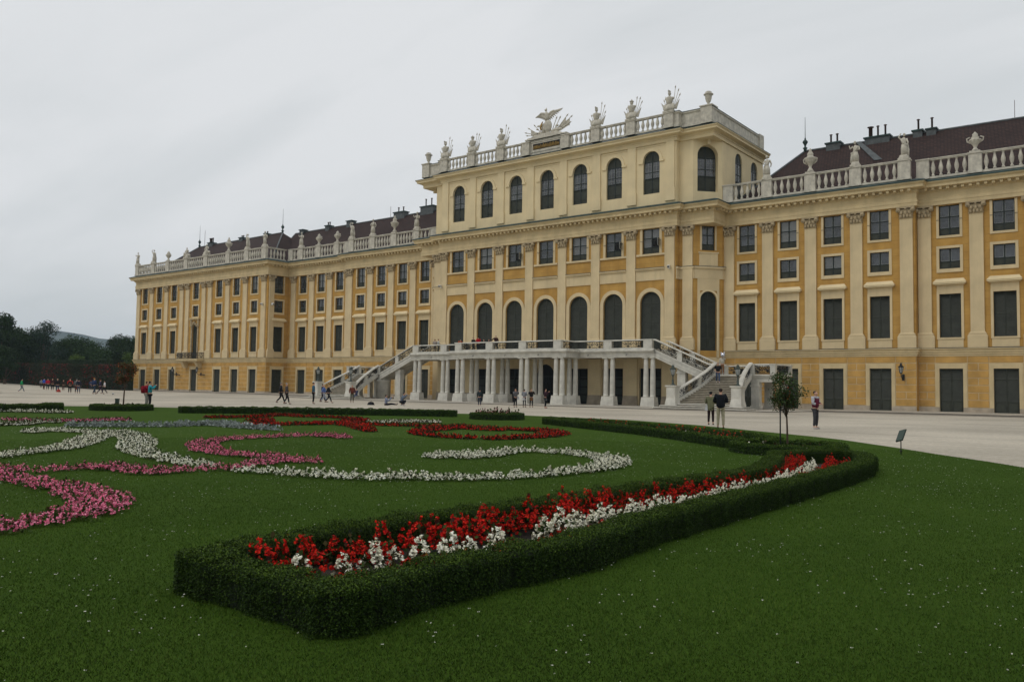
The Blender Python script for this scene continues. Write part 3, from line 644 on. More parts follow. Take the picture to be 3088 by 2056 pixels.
for i in range(26):
    x = -1.95 + i * .152; h = rr.uniform(.5, .95); att.box(x, x + .05, yC - .33, yC - .27, ZC0 + .66, ZC0 + .66 + .62 * h); att.tube([(x + .03, yC - .31, ZC0 + .7), (x + .09, yC - .31, ZC0 + .9), (x + .03, yC - .31, ZC0 + 1.1)], .018, 4)
att.build('attic_block', palace)
# roofs
def roof(name, corners, ridge, parent=palace):
    """hip roof: corners = 4 base points ccw from front-left, ridge = 2 points"""
    mb = MB().mat(M['tiles']); A, B, C_, D = corners; E_, F_ = ridge
    mb.quad(A, B, F_, E_); mb.quad(B, C_, F_); mb.quad(C_, D, E_, F_); mb.quad(D, A, E_)
    mb.mat(M['gull'])
    for p, q in ((A, E_), (B, F_), (E_, F_)): mb.tube([p, q], .13, 5)
    return mb.build(name, parent)
def chimney(parent, x, y, z, w_, pipes, h=.9):
    c = MB().mat(M['gull']); c.box(x - w_ / 2, x + w_ / 2, y - .5, y + .5, z - 1.2, z + .15); c.mat(M['copper']); c.box(x - w_ / 2 - .12, x + w_ / 2 + .12, y - .62, y + .62, z + .15, z + .3)
    c.mat(M['pipe'])
    for i in range(pipes):
        px = x + (i - (pipes - 1) / 2) * w_ / max(1, pipes) * .9; r = .1 if pipes < 3 or i else .2
        c.lathe(px, y, [(r, z + .3), (r, z + .3 + h), (r * 1.7, z + .32 + h), (r * 1.7, z + .38 + h), (.02, z + .45 + h)], 8)
    c.build('chimney', parent)
def spire(parent, x, y, z, h=4.0):
    c = MB().mat(M['copper']); c.lathe(x, y, [(.2, z - .2), (.16, z + .2), (.28, z + .35), (.1, z + .5), (.12, z + .7), (.3, z + 1.0), (.26, z + 1.15), (.08, z + 1.35), (.1, z + 1.45), (.04, z + 1.55), (.02, z + h)], 8); c.build('roof_spire', parent)
zr = 28.75; zb = 22.0
rfR = roof('tiled_roof', ((21.4, 1.2, zb), (62, 1.2, zb), (62, 14.8, zb), (21.4, 14.8, zb)), ((27.4, 8, zr), (60, 8, zr - .2)))
chimney(rfR, 30.6, 8, 28.85, 1.5, 2); chimney(rfR, 35.2, 8, 28.75, 2.5, 3, 1.1); chimney(rfR, 39.2, 8, 28.7, .9, 1, 1.1); chimney(rfR, 40.5, 8, 28.65, .9, 1, 1.1); spire(rfR, 27.4, 8, zr, 3.9)
rod = MB().mat(M['pipe']); rod.tube([(47.9, 8, 28.5), (47.9, 8, 30.5)], .025, 5); rod.build('lightning_rod', rfR)
fl = MB().mat(M['gull']); fl.add([(32.9, 7.9, 28.85), (33.4, 7.9, 28.85), (36.4, 4.9, 25.75), (35.6, 4.9, 25.75)], [(0, 1, 2, 3)]); fl.build('lead_flashing', rfR)
rfL = roof('tiled_roof', ((-64, 1.9, zb), (-21.4, 1.9, zb), (-21.4, 14.8, zb), (-64, 14.8, zb)), ((-64, 8, 28.6), (-25.0, 8, 28.8)))
chimney(rfL, -31.1, 8, 29.3, 2.7, 2, 1.1); chimney(rfL, -37.2, 8, 29.1, 2.4, 2, .7); chimney(rfL, -49.1, 8, 29.0, 1.3, 0); chimney(rfL, -54.8, 8, 28.8, 1.0, 2, .5); chimney(rfL, -61.8, 8, 28.8, 1.0, 0)
rod = MB().mat(M['pipe']); rod.tube([(-39.6, 8, 28.7), (-39.6, 8, 30.6)], .03, 5); rod.build('lightning_rod', rfL)
rfP = roof('tiled_roof', ((-97.0, -1.9, zb), (-57.0, -1.9, zb), (-57.0, 14, zb), (-97.0, 14, zb)), ((-91.6, 6, 28.4), (-65.1, 6, 28.6)))
chimney(rfP, -87.3, 6, 28.6, 1.4, 3, .8); chimney(rfP, -77.1, 6, 28.6, 1.1, 2, .3); chimney(rfP, -69.5, 6, 28.6, .8, 1, .3); spire(rfP, -91.6, 6, 28.4, 4.3); spire(rfP, -65.1, 6, 28.6, 4.3)
rod = MB().mat(M['pipe']); rod.tube([(-89.8, 6, 28.4), (-89.8, 6, 31.6)], .035, 5); rod.build('lightning_rod', rfP)
bk = MB().mat(M['ivory2']); bk.quad((62, yP, -.6), (62, 19, -.6), (62, 19, 22), (62, yP, 22)); bk.quad((62, 19, -.6), (XP0, 22, -.6), (XP0, 22, 22), (62, 19, 22)); bk.build('rear_wall', palace)
# ================================================================== TERRACE WITH DOUBLE STAIRCASE
terr = thing('terrace_staircase', 'white stone terrace on paired columns with curving double staircase and iron railings', 'staircase')
ZD = 5.85; yS, yF = -8.4, -11.0; XE, XF = 16.75, 7.15
ST = M['stair']
def column(parent, x, y, z0, z1):
    c = MB().mat(ST); c.lathe(0, 0, [(.32, z0), (.32, z0 + .1), (.285, z0 + .12), (.29, z0 + .3), (.28, z0 + 1.8), (.235, z1 - .34), (.235, z1 - .32), (.235, z1 - .26), (.21, z1 - .24), (.215, z1 - .16), (.3, z1 - .1)], 14)
    c.box(-.33, .33, -.33, .33, z1 - .1, z1); return c.build('column', parent, (x, y, 0))
def pedestal(parent, x, y):
    c = MB().mat(ST); c.frust((-.86, .86, -.52, .52, -.5), (-.80, .80, -.46, .46, .16)); c.frust((-.80, .80, -.46, .46, .16), (-.74, .74, -.40, .40, .80)); c.box(-.75, .75, -.41, .41, .80, .84)
    return c.build('column_pedestal', parent, (x, y, 0))
col0 = ped0 = None
for (x, y) in [(-XE, yS), (-11.9, yS), (11.9, yS), (XE, yS), (-7.15, yF), (-2.4, yF), (2.4, yF), (7.15, yF), (-7.15, yS), (-2.4, yS), (2.4, yS), (7.15, yS)]:
    if ped0 is None: ped0 = pedestal(terr, x, y); col0 = column(terr, x - .4, y, .84, 4.98)
    else: dup(ped0, terr, (x, y, 0)); dup(col0, terr, (x - .4, y, 0))
    dup(col0, terr, (x + .4, y, 0))
eb = MB().mat(ST)
EP = [(-17.55, yC), (-17.55, yS - .05), (-XF - .8, yS - .05), (-XF - .8, yF - .05), (XF + .8, yF - .05), (XF + .8, yS - .05), (17.55, yS - .05), (17.55, yC)]
eb.sweep([(-.35, 4.98), (.32, 4.98), (.32, 5.15), (.36, 5.17), (.36, 5.36), (.44, 5.42), (.46, 5.5), (.66, 5.6), (.66, 5.74), (.5, 5.78), (.5, 5.87), (.2, 5.87)], EP[1:-1])
eb.box(-17.5, 17.5, yS - .2, yC, 5.1, 5.86); eb.box(-XF - .8, XF + .8, yF - .2, yS - .2, 5.1, 5.855)
for s in (1, -1): eb.box(s * 17.1 - .45, s * 17.1 + .45, yS - .35, yC, 4.98, 5.09)
eb.build('terrace_deck', terr)
sc_ = MB().mat(M['iron'])
for x in (-13.9, -9.5, -4.7, 0, 4.7, 9.5, 14.3):
    yy = (yF if abs(x) < 6 else yS) - .4; sc_.tube([(x, yy, 5.3), (x, yy - .25, 5.2)], .03, 5)
sc_.build('drain_spout', terr)
# iron railing: scrolls between two points
def iron(parent, P0, P1, h, name='iron_railing'):
    P0, P1 = Vector(P0), Vector(P1); Lg = (P1 - P0).xy.length; n = max(1, round(Lg / 1.15)); mb = MB().mat(M['iron'])
    F = lambda u, v: tuple(P0 + (P1 - P0) * u + Vector((0, 0, v)))
    for k in range(2): mb.tube([F(0, h * (.03 + .94 * k)), F(1, h * (.03 + .94 * k))], .022, 4)
    cw = 1 / n
    def spiral(cu, cv, r, a0, turns, sgn):
        pts = []
        for i in range(9):
            t = i / 8; a = a0 + sgn * t * turns * 2 * math.pi; rr_ = r * (1 - .8 * t); pts.append(F(cu + math.cos(a) * rr_ / Lg, cv + math.sin(a) * rr_))
        mb.tube(pts, .027, 3)
    for i in range(n):
        c = (i + .5) * cw; hw = cw / 2
        mb.tube([F(i * cw, 0), F(i * cw, h)], .02, 4); mb.tube([F(c, 0), F(c, h * .95)], .024, 4)
        for sgn in (1, -1):
            for (du, v, r) in ((.26, .3, .17), (.26, .72, .16), (.72, .24, .14), (.74, .58, .16), (.62, .86, .1)):
                spiral(c + sgn * du * hw, h * v, r * min(1.2, hw * Lg / .5), math.pi / 2, .85, sgn); 
            mb.tube([F(c, h * .1), F(c + sgn * hw * .45, h * .5), F(c + sgn * hw * .2, h * .92)], .025, 3); mb.tube([F(c + sgn * hw * .4, h * .5), F(c + sgn * hw * .95, h * .72)], .028, 3)
            for q in range(3): mb.ball(F(c + sgn * hw * (.12 + .2 * q), h * (.3 + .22 * q)), .045, 5, (1, 1, 1.4))
    mb.tube([F(1, 0), F(1, h)], .02, 4)
    return mb.build(name, parent)
def rpost(parent, x, y, z0, z1, w_=.8, d=.42, rz=0):
    mb = MB().mat(ST); mb.box(-w_ / 2, w_ / 2, -d / 2, d / 2, z0, z1 - .1); mb.box(-w_ / 2 + .08, w_ / 2 - .08, -d / 2 - .015, d / 2 + .015, z0 + .25, z1 - .22); mb.box(-w_ / 2 - .05, w_ / 2 + .05, -d / 2 - .05, d / 2 + .05, z1 - .1, z1)
    mb.build('railing_post', parent, (x, y, 0), rz)
def hrail(parent, pts, w_=.2, t=.12, name='handrail'):
    """flat-bottomed rounded stone rail along a 3d line"""
    mb = MB().mat(ST); prof = [(-w_, 0), (-w_, t * .5), (-w_ * .6, t), (w_ * .6, t), (w_, t * .5), (w_, 0)]; vs = []; fs = []; P = [Vector(p) for p in pts]; m = len(P)
    for i, p in enumerate(P):
        d = (P[min(i + 1, m - 1)] - P[max(i - 1, 0)]); d.z = 0; d.normalize(); nn = Vector((d.y, -d.x, 0))
        for a, b in prof: vs.append(tuple(p + nn * a + Vector((0, 0, b))))
    k = len(prof)
    for i in range(m - 1):
        for j in range(k): j2 = (j + 1) % k; fs.append((i * k + j, (i + 1) * k + j, (i + 1) * k + j2, i * k + j2))
    fs.append(tuple(range(k))); fs.append(tuple(reversed([(m - 1) * k + j for j in range(k)]))); mb.add(vs, fs, False); mb.build(name, parent)
zt = 6.85
def flatrail(a, b, posts_at=()):
    hrail(terr, [(*a, zt - .13), (*b, zt - .13)], .2, .13); hrail(terr, [(*a, 5.88), (*b, 5.88)], .17, .1, 'railing_base')
yR = yS - .25; yFR = yF - .25
for s in (1, -1):
    for x, y in ((s * XE, yR), (s * 11.9, yR), (s * XF, yFR), (s * 2.4, yFR)): rpost(terr, x, y, 5.87, zt, 1.0)
    for (xa, xb, y) in ((7.7, 11.4, yR), (12.4, 16.25, yR)):
        a, b = sorted((s * xa, s * xb)); flatrail((a, y), (b, y)); 
        iron(terr, (a, y, 5.98), (b, y, 5.98), .74)
    a, b = sorted((s * 2.9, s * 6.65)); flatrail((a, yFR), (b, yFR)); iron(terr, (a, yFR, 5.98), (b, yFR, 5.98), .74)
    hrail(terr, [(s * 7.5, yFR, zt - .13), (s * 7.5, yR, zt - .13)], .2, .13); hrail(terr, [(s * 7.5, yFR, 5.88), (s * 7.5, yR, 5.88)], .17, .1, 'railing_base'); iron(terr, (s * 7.5, yFR, 5.98), (s * 7.5, yR, 5.98), .74)
flatrail((-1.9, yFR), (1.9, yFR)); iron(terr, (-1.9, yFR, 5.98), (1.9, yFR, 5.98), .74)
# flights
ZL = 3.22
for s in (1, -1):
    X = lambda x: s * x
    def bx(mb, xa, xb, *r): a, b = sorted((s * xa, s * xb)); mb.box(a, b, *r)
    stp = MB().mat(ST); n = 16; x0, x1 = 17.35, 23.2
    for i in range(n):
        xa = x0 + (x1 - x0) * i / n; z = ZD - (ZD - ZL) * (i + 1) / (n + 0); bx(stp, xa, xa + (x1 - x0) / n + .03, -8.2, -5.5, z - .14, z + .0)
    stp.build('upper_flight_steps', terr)
    sg = MB().mat(ST)
    for yy, dy_ in ((yS - .3, .36), (-5.75, .3)):
        def sl(z, off): return z - (ZD - ZL) / (x1 - x0) * off
        pr = [(x0 - .15, ZD - .8), (x0 - .15, ZD + .03), (x1 + .2, ZL + .05), (x1 + .2, ZL - .8)]
        v = [(X(a), yy, b) for a, b in pr] + [(X(a), yy + dy_, b) for a, b in pr]; sg.add(v, [(0, 1, 2, 3), (7, 6, 5, 4), (0, 4, 5, 1), (1, 5, 6, 2), (2, 6, 7, 3), (3, 7, 4, 0)])
        pr = [(x0 - .2, ZD - .12), (x0 - .2, ZD + .05), (x1 + .2, ZL + .07), (x1 + .2, ZL - .1)]
        v = [(X(a), yy - .07, b) for a, b in pr] + [(X(a), yy + dy_ + .07, b) for a, b in pr]; sg.add(v, [(0, 1, 2, 3), (7, 6, 5, 4), (0, 4, 5, 1), (1, 5, 6, 2), (2, 6, 7, 3), (3, 7, 4, 0)])
        pr = [(x0 - .2, ZD - .55), (x0 - .2, ZD - .45), (x1 + .2, ZL - .43), (x1 + .2, ZL - .53)]
        v = [(X(a), yy - .04, b) for a, b in pr] + [(X(a), yy + dy_ + .04, b) for a, b in pr]; sg.add(v, [(0, 1, 2, 3), (7, 6, 5, 4), (0, 4, 5, 1), (1, 5, 6, 2), (2, 6, 7, 3), (3, 7, 4, 0)])
    v = [(X(x0), -8.3, ZD - .5), (X(x1), -8.3, ZL - .5), (X(x1), -5.5, ZL - .5), (X(x0), -5.5, ZD - .5)]; sg.add(v, [(0, 1, 2, 3)])
    sg.build('upper_flight_stringer', terr)
    for yy in (yS - .12, -5.6):
        hrail(terr, [(X(17.25), yy, zt - .13), (X(17.5), yy, zt - .14), (X(x1 + .2), yy, ZL + .95), (X(x1 + .7), yy, ZL + .93)], .2, .13)
        for xa, xb in ((17.45, 20.0), (20.6, 23.5)):
            f = lambda x: ZD + .06 - (ZD - ZL) * (x - 17.35) / (x1 - x0); iron(terr, (X(xa), yy, f(xa)), (X(xb), yy, max(f(xb), ZL + .1)), .86)
        rpost(terr, X(20.3), yy, 4.5, 5.6 - .12, .55, .36)
    # landing, piers
    ld = MB().mat(ST); bx(ld, 23.1, 30.0, -8.45, -4.2, 2.9, 3.22); bx(ld, 23.0, 30.1, -8.6, -4.1, 3.08, 3.2); bx(ld, 23.2, 29.9, -8.35, -4.3, 2.5, 2.9); ld.build('landing', terr)
    for yy in (-8.05, -4.7):
        for xc, w_, zz in ((20.35, .9, 3.75), (28.1, .8, 2.5)):
            pr_ = MB().mat(ST)
            bx(pr_, xc - w_ / 2, xc + w_ / 2, yy - .32, yy + .32, -.5, zz); bx(pr_, xc - w_ / 2 - .07, xc + w_ / 2 + .07, yy - .38, yy + .38, zz - .45, zz - .3); bx(pr_, xc - w_ / 2 - .07, xc + w_ / 2 + .07, yy - .38, yy + .38, -.5, .25); pr_.build('landing_pier', terr)
    pr_ = MB().mat(ST); pr_.T = Matrix.Translation((X(23.9), 0, 0)); pr_.lathe(0, -7.55, [(.98, -.5), (.98, 2.2), (1.05, 2.25), (1.05, 2.4), (.95, 2.42), (.95, 2.52)], 20); pr_.T = None; pr_.build('landing_pier', terr); pr_ = MB().mat(ST)
    bx(pr_, 29.3, 29.8, -5.0, -4.4, -.5, 2.5)
    pr_.build('landing_pier', terr)
    zl = ZL + 1.0
    for (a, b) in (((27.75, -8.4), (29.9, -8.4)), ((29.9, -8.4), (29.9, -4.3)), ((23.6, -4.3), (29.9, -4.3))):
        a, b = (X(a[0]), a[1]), (X(b[0]), b[1]); hrail(terr, [(*a, zl - .13), (*b, zl - .13)], .18, .13); iron(terr, (*a, ZL + .1), (*b, ZL + .1), .78)
    for x, y in ((27.85, -8.4), (29.9, -8.4), (29.9, -4.3), (23.75, -8.4), (23.6, -5.0)): rpost(terr, X(x), y, ZL - .1, zl, .5, .42)
    # lower flight toward the garden, flaring out
    NL = 17; yA, yB = -8.5, -14.0
    def xin(t): return 24.1 - 1.5 * t ** 1.8
    def xout(t): return 27.6 + 1.25 * t ** 1.8
    ls = MB().mat(ST); zs_ = lambda t: ZL - (ZL - .55) * t
    for i in range(NL):
        t0, t1 = i / NL, (i + 1) / NL; ya, yb = yA + (yB - yA) * t0, yA + (yB - yA) * t1; z = ZL - (ZL - .5) * (i + 1) / NL
        v = [(X(xin(t0)), ya + .25, z), (X(xout(t0)), ya + .25, z), (X(xout(t1)), yb - .03, z), (X(xin(t1)), yb - .03, z)]; lo = [(a, b, z - .07) for a, b, c in v]; ri = [(a, b + (.05 if k > 1 else 0), z - .2) for k, (a, b, c) in enumerate(v)]
        ls.mat(M['tread']); lo = [(a, b, z - .05) for a, b, c in v]
        ls.add(v + lo, [(0, 1, 2, 3), (0, 4, 5, 1), (1, 5, 6, 2), (2, 6, 7, 3), (3, 7, 4, 0)])
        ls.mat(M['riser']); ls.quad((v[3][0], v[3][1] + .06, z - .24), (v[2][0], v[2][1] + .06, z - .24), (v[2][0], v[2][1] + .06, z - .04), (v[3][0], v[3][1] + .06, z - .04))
    for k, (ex, zz) in enumerate(((.35, .34), (.8, .17), (1.3, 0.0), (1.9, -.16))):
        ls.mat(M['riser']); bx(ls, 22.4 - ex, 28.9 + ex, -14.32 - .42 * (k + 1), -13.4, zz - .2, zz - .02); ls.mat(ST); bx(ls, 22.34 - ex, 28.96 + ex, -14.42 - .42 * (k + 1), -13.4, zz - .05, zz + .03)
    ls.build('lower_flight_steps', terr)
    for fn, so_ in ((xin, -1), (xout, 1)):
        # side wall of the flight
        sw = MB().mat(ST); K = 12
        pts = [(fn(k / K), yA + (yB - yA) * k / K, zs_(k / K) + .12) for k in range(K + 1)]
        vs = []; fs = []
        for (a, b, c) in pts:
            for dx_, zz in ((-.16, c), (.16, c), (.16, c - .55), (-.16, c - .55)): vs.append((X(a + so_ * .1) + dx_, b, max(zz, -.3)))
        for k in range(K):
            for j in range(4): j2 = (j + 1) % 4; fs.append((k * 4 + j, (k + 1) * 4 + j, (k + 1) * 4 + j2, k * 4 + j2))
        sw.add(vs, fs); sw.build('lower_flight_stringer', terr)
        rail = [(X(fn(k / K) + so_ * .1), yA + (yB - yA) * k / K, zs_(k / K) + .98 - .1 * max(0, k / K - .7) / .3) for k in range(K + 1)]
        end = rail[-1]; rail += [(end[0] + s * so_ * .12, end[1] - .3, end[2] - .12), (end[0] + s * so_ * .35, end[1] - .5, 1.95 - .12)]
        rail[-3] = (rail[-3][0], rail[-3][1], 2.02 if 0 else rail[-3][2]); hrail(terr, rail, .22, .16)
        for ka, kb in ((0, 5), (6, 11)):
            for k in range(ka, kb, 1 if 0 else 5):
                a, b = pts[k], pts[min(k + 5, K)]; iron(terr, (X(a[0] + so_ * .1), a[1], a[2] + .02), (X(b[0] + so_ * .1), b[1], b[2] + .02), .8)
        a = pts[6]; rpost(terr, X(a[0] + so_ * .1), a[1] + .2, a[2] - .2, a[2] + .86, .34, .4)
        nx = X(22.55 if so_ < 0 else 28.95); ny = -14.45
        nw = MB().mat(ST); nw.frust((-.62, .62, -.6, .6, -.4), (-.55, .55, -.53, .53, .35)); nw.frust((-.55, .55, -.53, .53, .35), (-.46, .46, -.44, .44, .85)); nw.box(-.46, .46, -.44, .44, .85, 1.9); nw.box(-.36, .36, -.46, .46, 1.0, 1.75); nw.frust((-.46, .46, -.44, .44, 1.86), (-.56, .56, -.54, .54, 1.95)); nw.box(-.56, .56, -.54, .54, 1.95, 2.06)
        nw.build('newel', terr, (nx, ny, 0))
# street-style lamps standing on the newels
def lamp_head(mb, z, r=.27):
    for i in range(6):
        a = math.pi / 3 * i; mb.tube([(.55 * r * math.cos(a), .55 * r * math.sin(a), z), (r * math.cos(a), r * math.sin(a), z + .5)], .016, 4)
    mb.lathe(0, 0, [(r * 1.12, z + .5), (r * 1.15, z + .54), (r * .6, z + .66), (r * .5, z + .74), (r * .55, z + .78), (.02, z + .95)], 6, False); mb.lathe(0, 0, [(.05, z - .12), (r * .6, z - .03), (r * .58, z)], 6, False)
    for i in range(6): a = math.pi / 3 * i; mb.tube([(r * 1.1 * math.cos(a), r * 1.1 * math.sin(a), z + .52), (r * 1.15 * math.cos(a), r * 1.15 * math.sin(a), z + .64)], .02, 4)
def lamp_glass(z, r=.27):
    g = MB().mat(M['lampglass']); g.lathe(0, 0, [(.53 * r, z + .01), (r * .97, z + .49)], 6, False); return g
M['lampglass'] = pmat('frosted_lamp_glass', (.36, .38, .37), .35, .1, 3, spec=.5)
M['lampmetal'] = pmat('grey_green_lamp_metal', (.05, .065, .055), .5, .2, 4)
LB = {(-1, 1): 'green lantern on the outer newel of the far staircase', (-1, 0): 'green lantern on the inner newel of the far staircase behind walkers', (1, 0): 'green lantern on the newel beside the terrace end column', (1, 1): 'green lantern on the newel nearest the small red-berried tree'}
for (s, o_), lab in LB.items():
    t = thing('post_lantern', lab, 'lamp', (s * (28.95 if o_ else 22.55), -14.45, 2.06), 0, 'lanterns on the staircase newels')
    b = MB().mat(M['lampmetal']); b.lathe(0, 0, [(.24, 0), (.24, .06), (.14, .12), (.1, .2), (.1, .5), (.06, .55), (.055, .82), (.09, .86), (.04, .92)], 8); b.build('lamp_post', t)
    h = MB().mat(M['lampmetal']); lamp_head(h, .98); h.build('lantern_frame', t); lamp_glass(.98).build('lantern_glass', t)
# wall lanterns
for x, y, lab in ((39.35, yW, 'dark wall lantern on the yellow blocks between the near doors'), (-82.6, yP, 'wall lantern under the balcony, the one farther from the stairs'), (-74.7, yP, 'wall lantern under the balcony, the one nearer to the stairs')):
    t = thing('wall_lantern', lab, 'lamp', (x, y - .05, 3.15), 0, 'lanterns on the palace wall')
    b = MB().mat(M['iron']); b.box(-.12, .12, -.05, 0, -.3, .3); b.tube([(0, -.04, -.15), (0, -.5, -.1), (0, -.85, .15), (0, -.85, .3)], .04, 6); b.tube([(0, -.04, .1), (0, -.4, .0), (0, -.5, -.1)], .03, 6)
    if x < 0: b.tube([(0, -.1, 0), (1.2, -.4, -.1), (2.1, -.6, -.15)], .08, 5)
    b.build('bracket', t); h = MB().mat(M['iron']); h.T = Matrix.Translation((0, -.85, 0)); lamp_head(h, .42, .22); h.build('lantern_frame', t); g = lamp_glass(.42, .22).build('lantern_glass', t); g.location = (0, -.85, 0)
M['white'] = pmat('white_enamel', (.7, .7, .68), .4, .05, 3)
for x, y, z, rz, lab in ((15.2 + 1.45, yC - .2, 15.05, .3, 'white security camera on the last pilaster of the centre block'), (-57.3, yP - .2, 14.7, .5, 'security camera on the corner pilaster of the far pavilion'), (-55.9, yP + .6, 14.7, R(80), 'security camera on the side wall of the far pavilion'), (-17.0, yC - .25, 15.0, .3, 'security camera at the far end of the centre block')):
    t = thing('security_camera', lab, 'camera', (x, y, z), rz, 'security cameras on the palace walls')
    b = MB().mat(M['white']); b.T = Matrix.Rotation(R(15), 4, 'X'); b.box(-.12, .12, -.62, -.12, -.1, .12); b.box(-.15, .15, -.68, -.08, .12, .15); b.mat(M['dark']); b.box(-.09, .09, -.63, -.6, -.08, .1); b.T = None; b.build('housing', t)
    b = MB().mat(M['white']); b.box(-.04, .04, -.3, .0, -.2, -.12); b.box(-.09, .09, -.04, .04, -.3, .0); b.build('bracket', t)
# balcony of the far pavilion
bal = MB().mat(M['ivory2']); bx0 = P_MID - 3.4; bx1 = P_MID + 3.4
bal.box(bx0, bx1, yP - 1.5, yP, 5.55, 5.8); bal.box(bx0 + .15, bx1 - .15, yP - 1.35, yP, 5.35, 5.55)
for x in (P_MID - 2.2, P_MID + 2.2): bal.frust((x - .3, x + .3, yP - .5, yP, 4.2), (x - .4, x + .4, yP - 1.2, yP, 5.35))
bo = bal.build('balcony', palace)
for a, b in (((bx0, yP - 1.4), (bx1, yP - 1.4)), ((bx0, yP), (bx0, yP - 1.4)), ((bx1, yP - 1.4), (bx1, yP))):
    mb_ = iron(bo, (*a, 5.85), (*b, 5.85), 1.0, 'balcony_railing'); mb2 = MB().mat(M['iron']); mb2.tube([(*a, 6.87), (*b, 6.87)], .05, 4); mb2.build('balcony_handrail', bo)
BANDS = {
'W1':[(46.24,-77.28,0.3),(47.02,-77.01,0.4),(47.65,-76.98,0.4),(48.18,-76.78,0.5),(48.86,-76.41,0.5),(49.62,-75.78,0.5),(50.31,-75.06,0.4),(50.47,-74.45,0.4),(50.62,-73.77,0.45),(50.65,-72.61,0.6),(50.47,-71.46,0.8),(49.95,-70.48,0.8),(49.19,-69.75,0.7),(48.46,-69.56,0.5),(47.54,-69.45,0.4),(46.86,-69.73,0.4),(46.99,-70.59,0.6),(47.08,-71.66,1.1),(46.78,-72.31,1.3),(46.38,-72.59,0.6)],
'W2':[(32.68,-75.2,0.8),(31.69,-74.17,0.8),(32.81,-74.04,0.6),(33.45,-73.7,0.6),(33.9,-73.49,1.2),(34.83,-73.53,1.2),(36.34,-73.9,0.9),(38.37,-74.82,0.9),(40.16,-75.89,0.9),(41.61,-76.53,0.6),(42.66,-76.79,0.6),(43.85,-77.01,0.6),(44.79,-77.13,0.5),(45.53,-77.18,0.3)],
'W2b':[(34.58,-73.87,1.0),(37.07,-75.54,0.8),(38.46,-76.43,0.7),(39.39,-77.18,0.6),(40.14,-77.95,0.5),(40.25,-78.42,0.4),(40.9,-79.07,0.4),(41.4,-79.75,0.4)],
'P1':[(46.11,-75.21,0.2),(45.51,-75.39,0.5),(44.15,-75.08,0.5),(43.8,-75.36,0.5),(43.1,-75.41,0.5),(41.74,-75.07,0.7),(40.34,-74.27,0.8),(39.32,-73.44,0.6),(38.92,-72.67,0.5),(38.67,-71.6,0.4),(38.75,-70.69,0.4),(38.78,-69.68,0.5),(39.37,-69.51,0.6),(39.17,-69.58,0.7),(39.55,-69.33,0.7),(40.41,-69.67,0.4)],
'P2':[(44.31,-79.83,0.2),(44.1,-79.39,0.3),(44.09,-79.03,0.5),(44.4,-78.8,0.4),(44.39,-78.42,0.7),(45.15,-78.56,0.5),(45.69,-78.6,0.5),(45.6,-78.16,0.5),(45.76,-77.72,0.3),(45.98,-77.3,0.3),(45.81,-76.74,0.4),(45.49,-76.04,0.5),(45.14,-75.46,0.5)],
'P3':[(43.95,-80.55,0.3),(44.52,-80.45,0.45),(45.27,-80.43,0.45),(46.06,-80.45,0.5),(46.89,-80.51,0.55),(47.56,-80.53,0.7),(48.4,-80.75,0.8),(48.97,-81.02,0.85),(49.42,-81.41,0.7),(49.58,-81.71,0.6),(49.66,-82.05,0.55),(49.88,-82.48,0.5),(49.86,-82.73,0.5)],
'P3b':[(43.54,-80.29,0.3),(43.69,-80.13,0.4),(43.87,-79.94,0.35),(43.82,-79.7,0.15)],
'P4':[(23.75,-72.48,0.4),(24.68,-71.94,0.4),(25.78,-71.11,0.5),(26.14,-70.49,0.5),(25.65,-69.13,0.9),(26.34,-68.79,0.5)],
'W3':[(27.69,-74.51,0.8),(27.61,-74.04,0.8),(27.75,-73.42,0.8),(26.35,-72.38,0.6),(26.78,-71.66,0.5)],
'W4':[(12.7,-69.66,1.2),(13.79,-68.81,1.2),(15.09,-68.03,1.2),(16.57,-67.35,1.0),(17.05,-66.8,0.4)],
'S1':[(29.32,-72.55,0.4),(29.8,-72.2,0.8),(30.71,-71.18,0.5),(31.46,-70.04,0.4),(31.02,-68.67,0.8),(31.42,-68.05,1.0),(33.46,-68.53,0.5),(34.52,-68.41,0.5),(35.63,-68.47,0.4)],
'R1':[(25.23,-64.77,0.7),(25.65,-63.98,0.9),(25.51,-62.39,1.0),(24.23,-59.85,1.3),(25.28,-59.96,0.9),(26.32,-60.43,0.6),(27.74,-59.8,0.6),(29.37,-59.86,0.6),(31.03,-60.4,0.6)],
'R2':[(29.21,-64.98,1.2),(28.84,-64.16,1.2),(30.57,-65.4,1.0)],
'R3':[(31.52,-67.88,0.6),(32.38,-67.19,0.8),(32.73,-65.54,0.8),(32.91,-64.31,0.9),(32.73,-64.7,0.9),(33.04,-63.45,1.2),(31.63,-61.58,1.2),(31.23,-60.71,0.8)],
'R4':[(33.49,-63.99,0.8),(34.76,-64.35,0.9),(36.66,-65.61,1.0),(38.17,-66.6,0.4)],
'R5':[(33.99,-63.2,0.5),(35.26,-63.12,0.5),(36.25,-62.5,0.6),(37.57,-62.24,0.7),(37.42,-61.39,0.8),(38.85,-62.0,1.3),(39.89,-62.4,1.6),(39.84,-61.91,0.8)],
'R6':[(38.31,-62.39,0.6),(38.8,-63.97,0.6),(38.78,-64.71,0.8),(39.52,-65.83,0.8),(40.82,-66.69,0.6),(41.8,-66.86,0.6),(42.88,-66.8,0.5)],
'R7':[(39.77,-61.43,0.5),(40.83,-61.41,0.7),(41.77,-61.51,0.9),(43.01,-62.56,1.2),(43.55,-64.0,0.9),(43.51,-65.36,0.8),(43.33,-66.58,0.6),(42.95,-66.59,0.4)],
'W5':[(33.05,-62.11,0.4),(33.25,-61.21,0.7),(33.31,-59.95,1.0),(33.76,-59.5,1.0),(34.84,-59.72,0.4)],
}
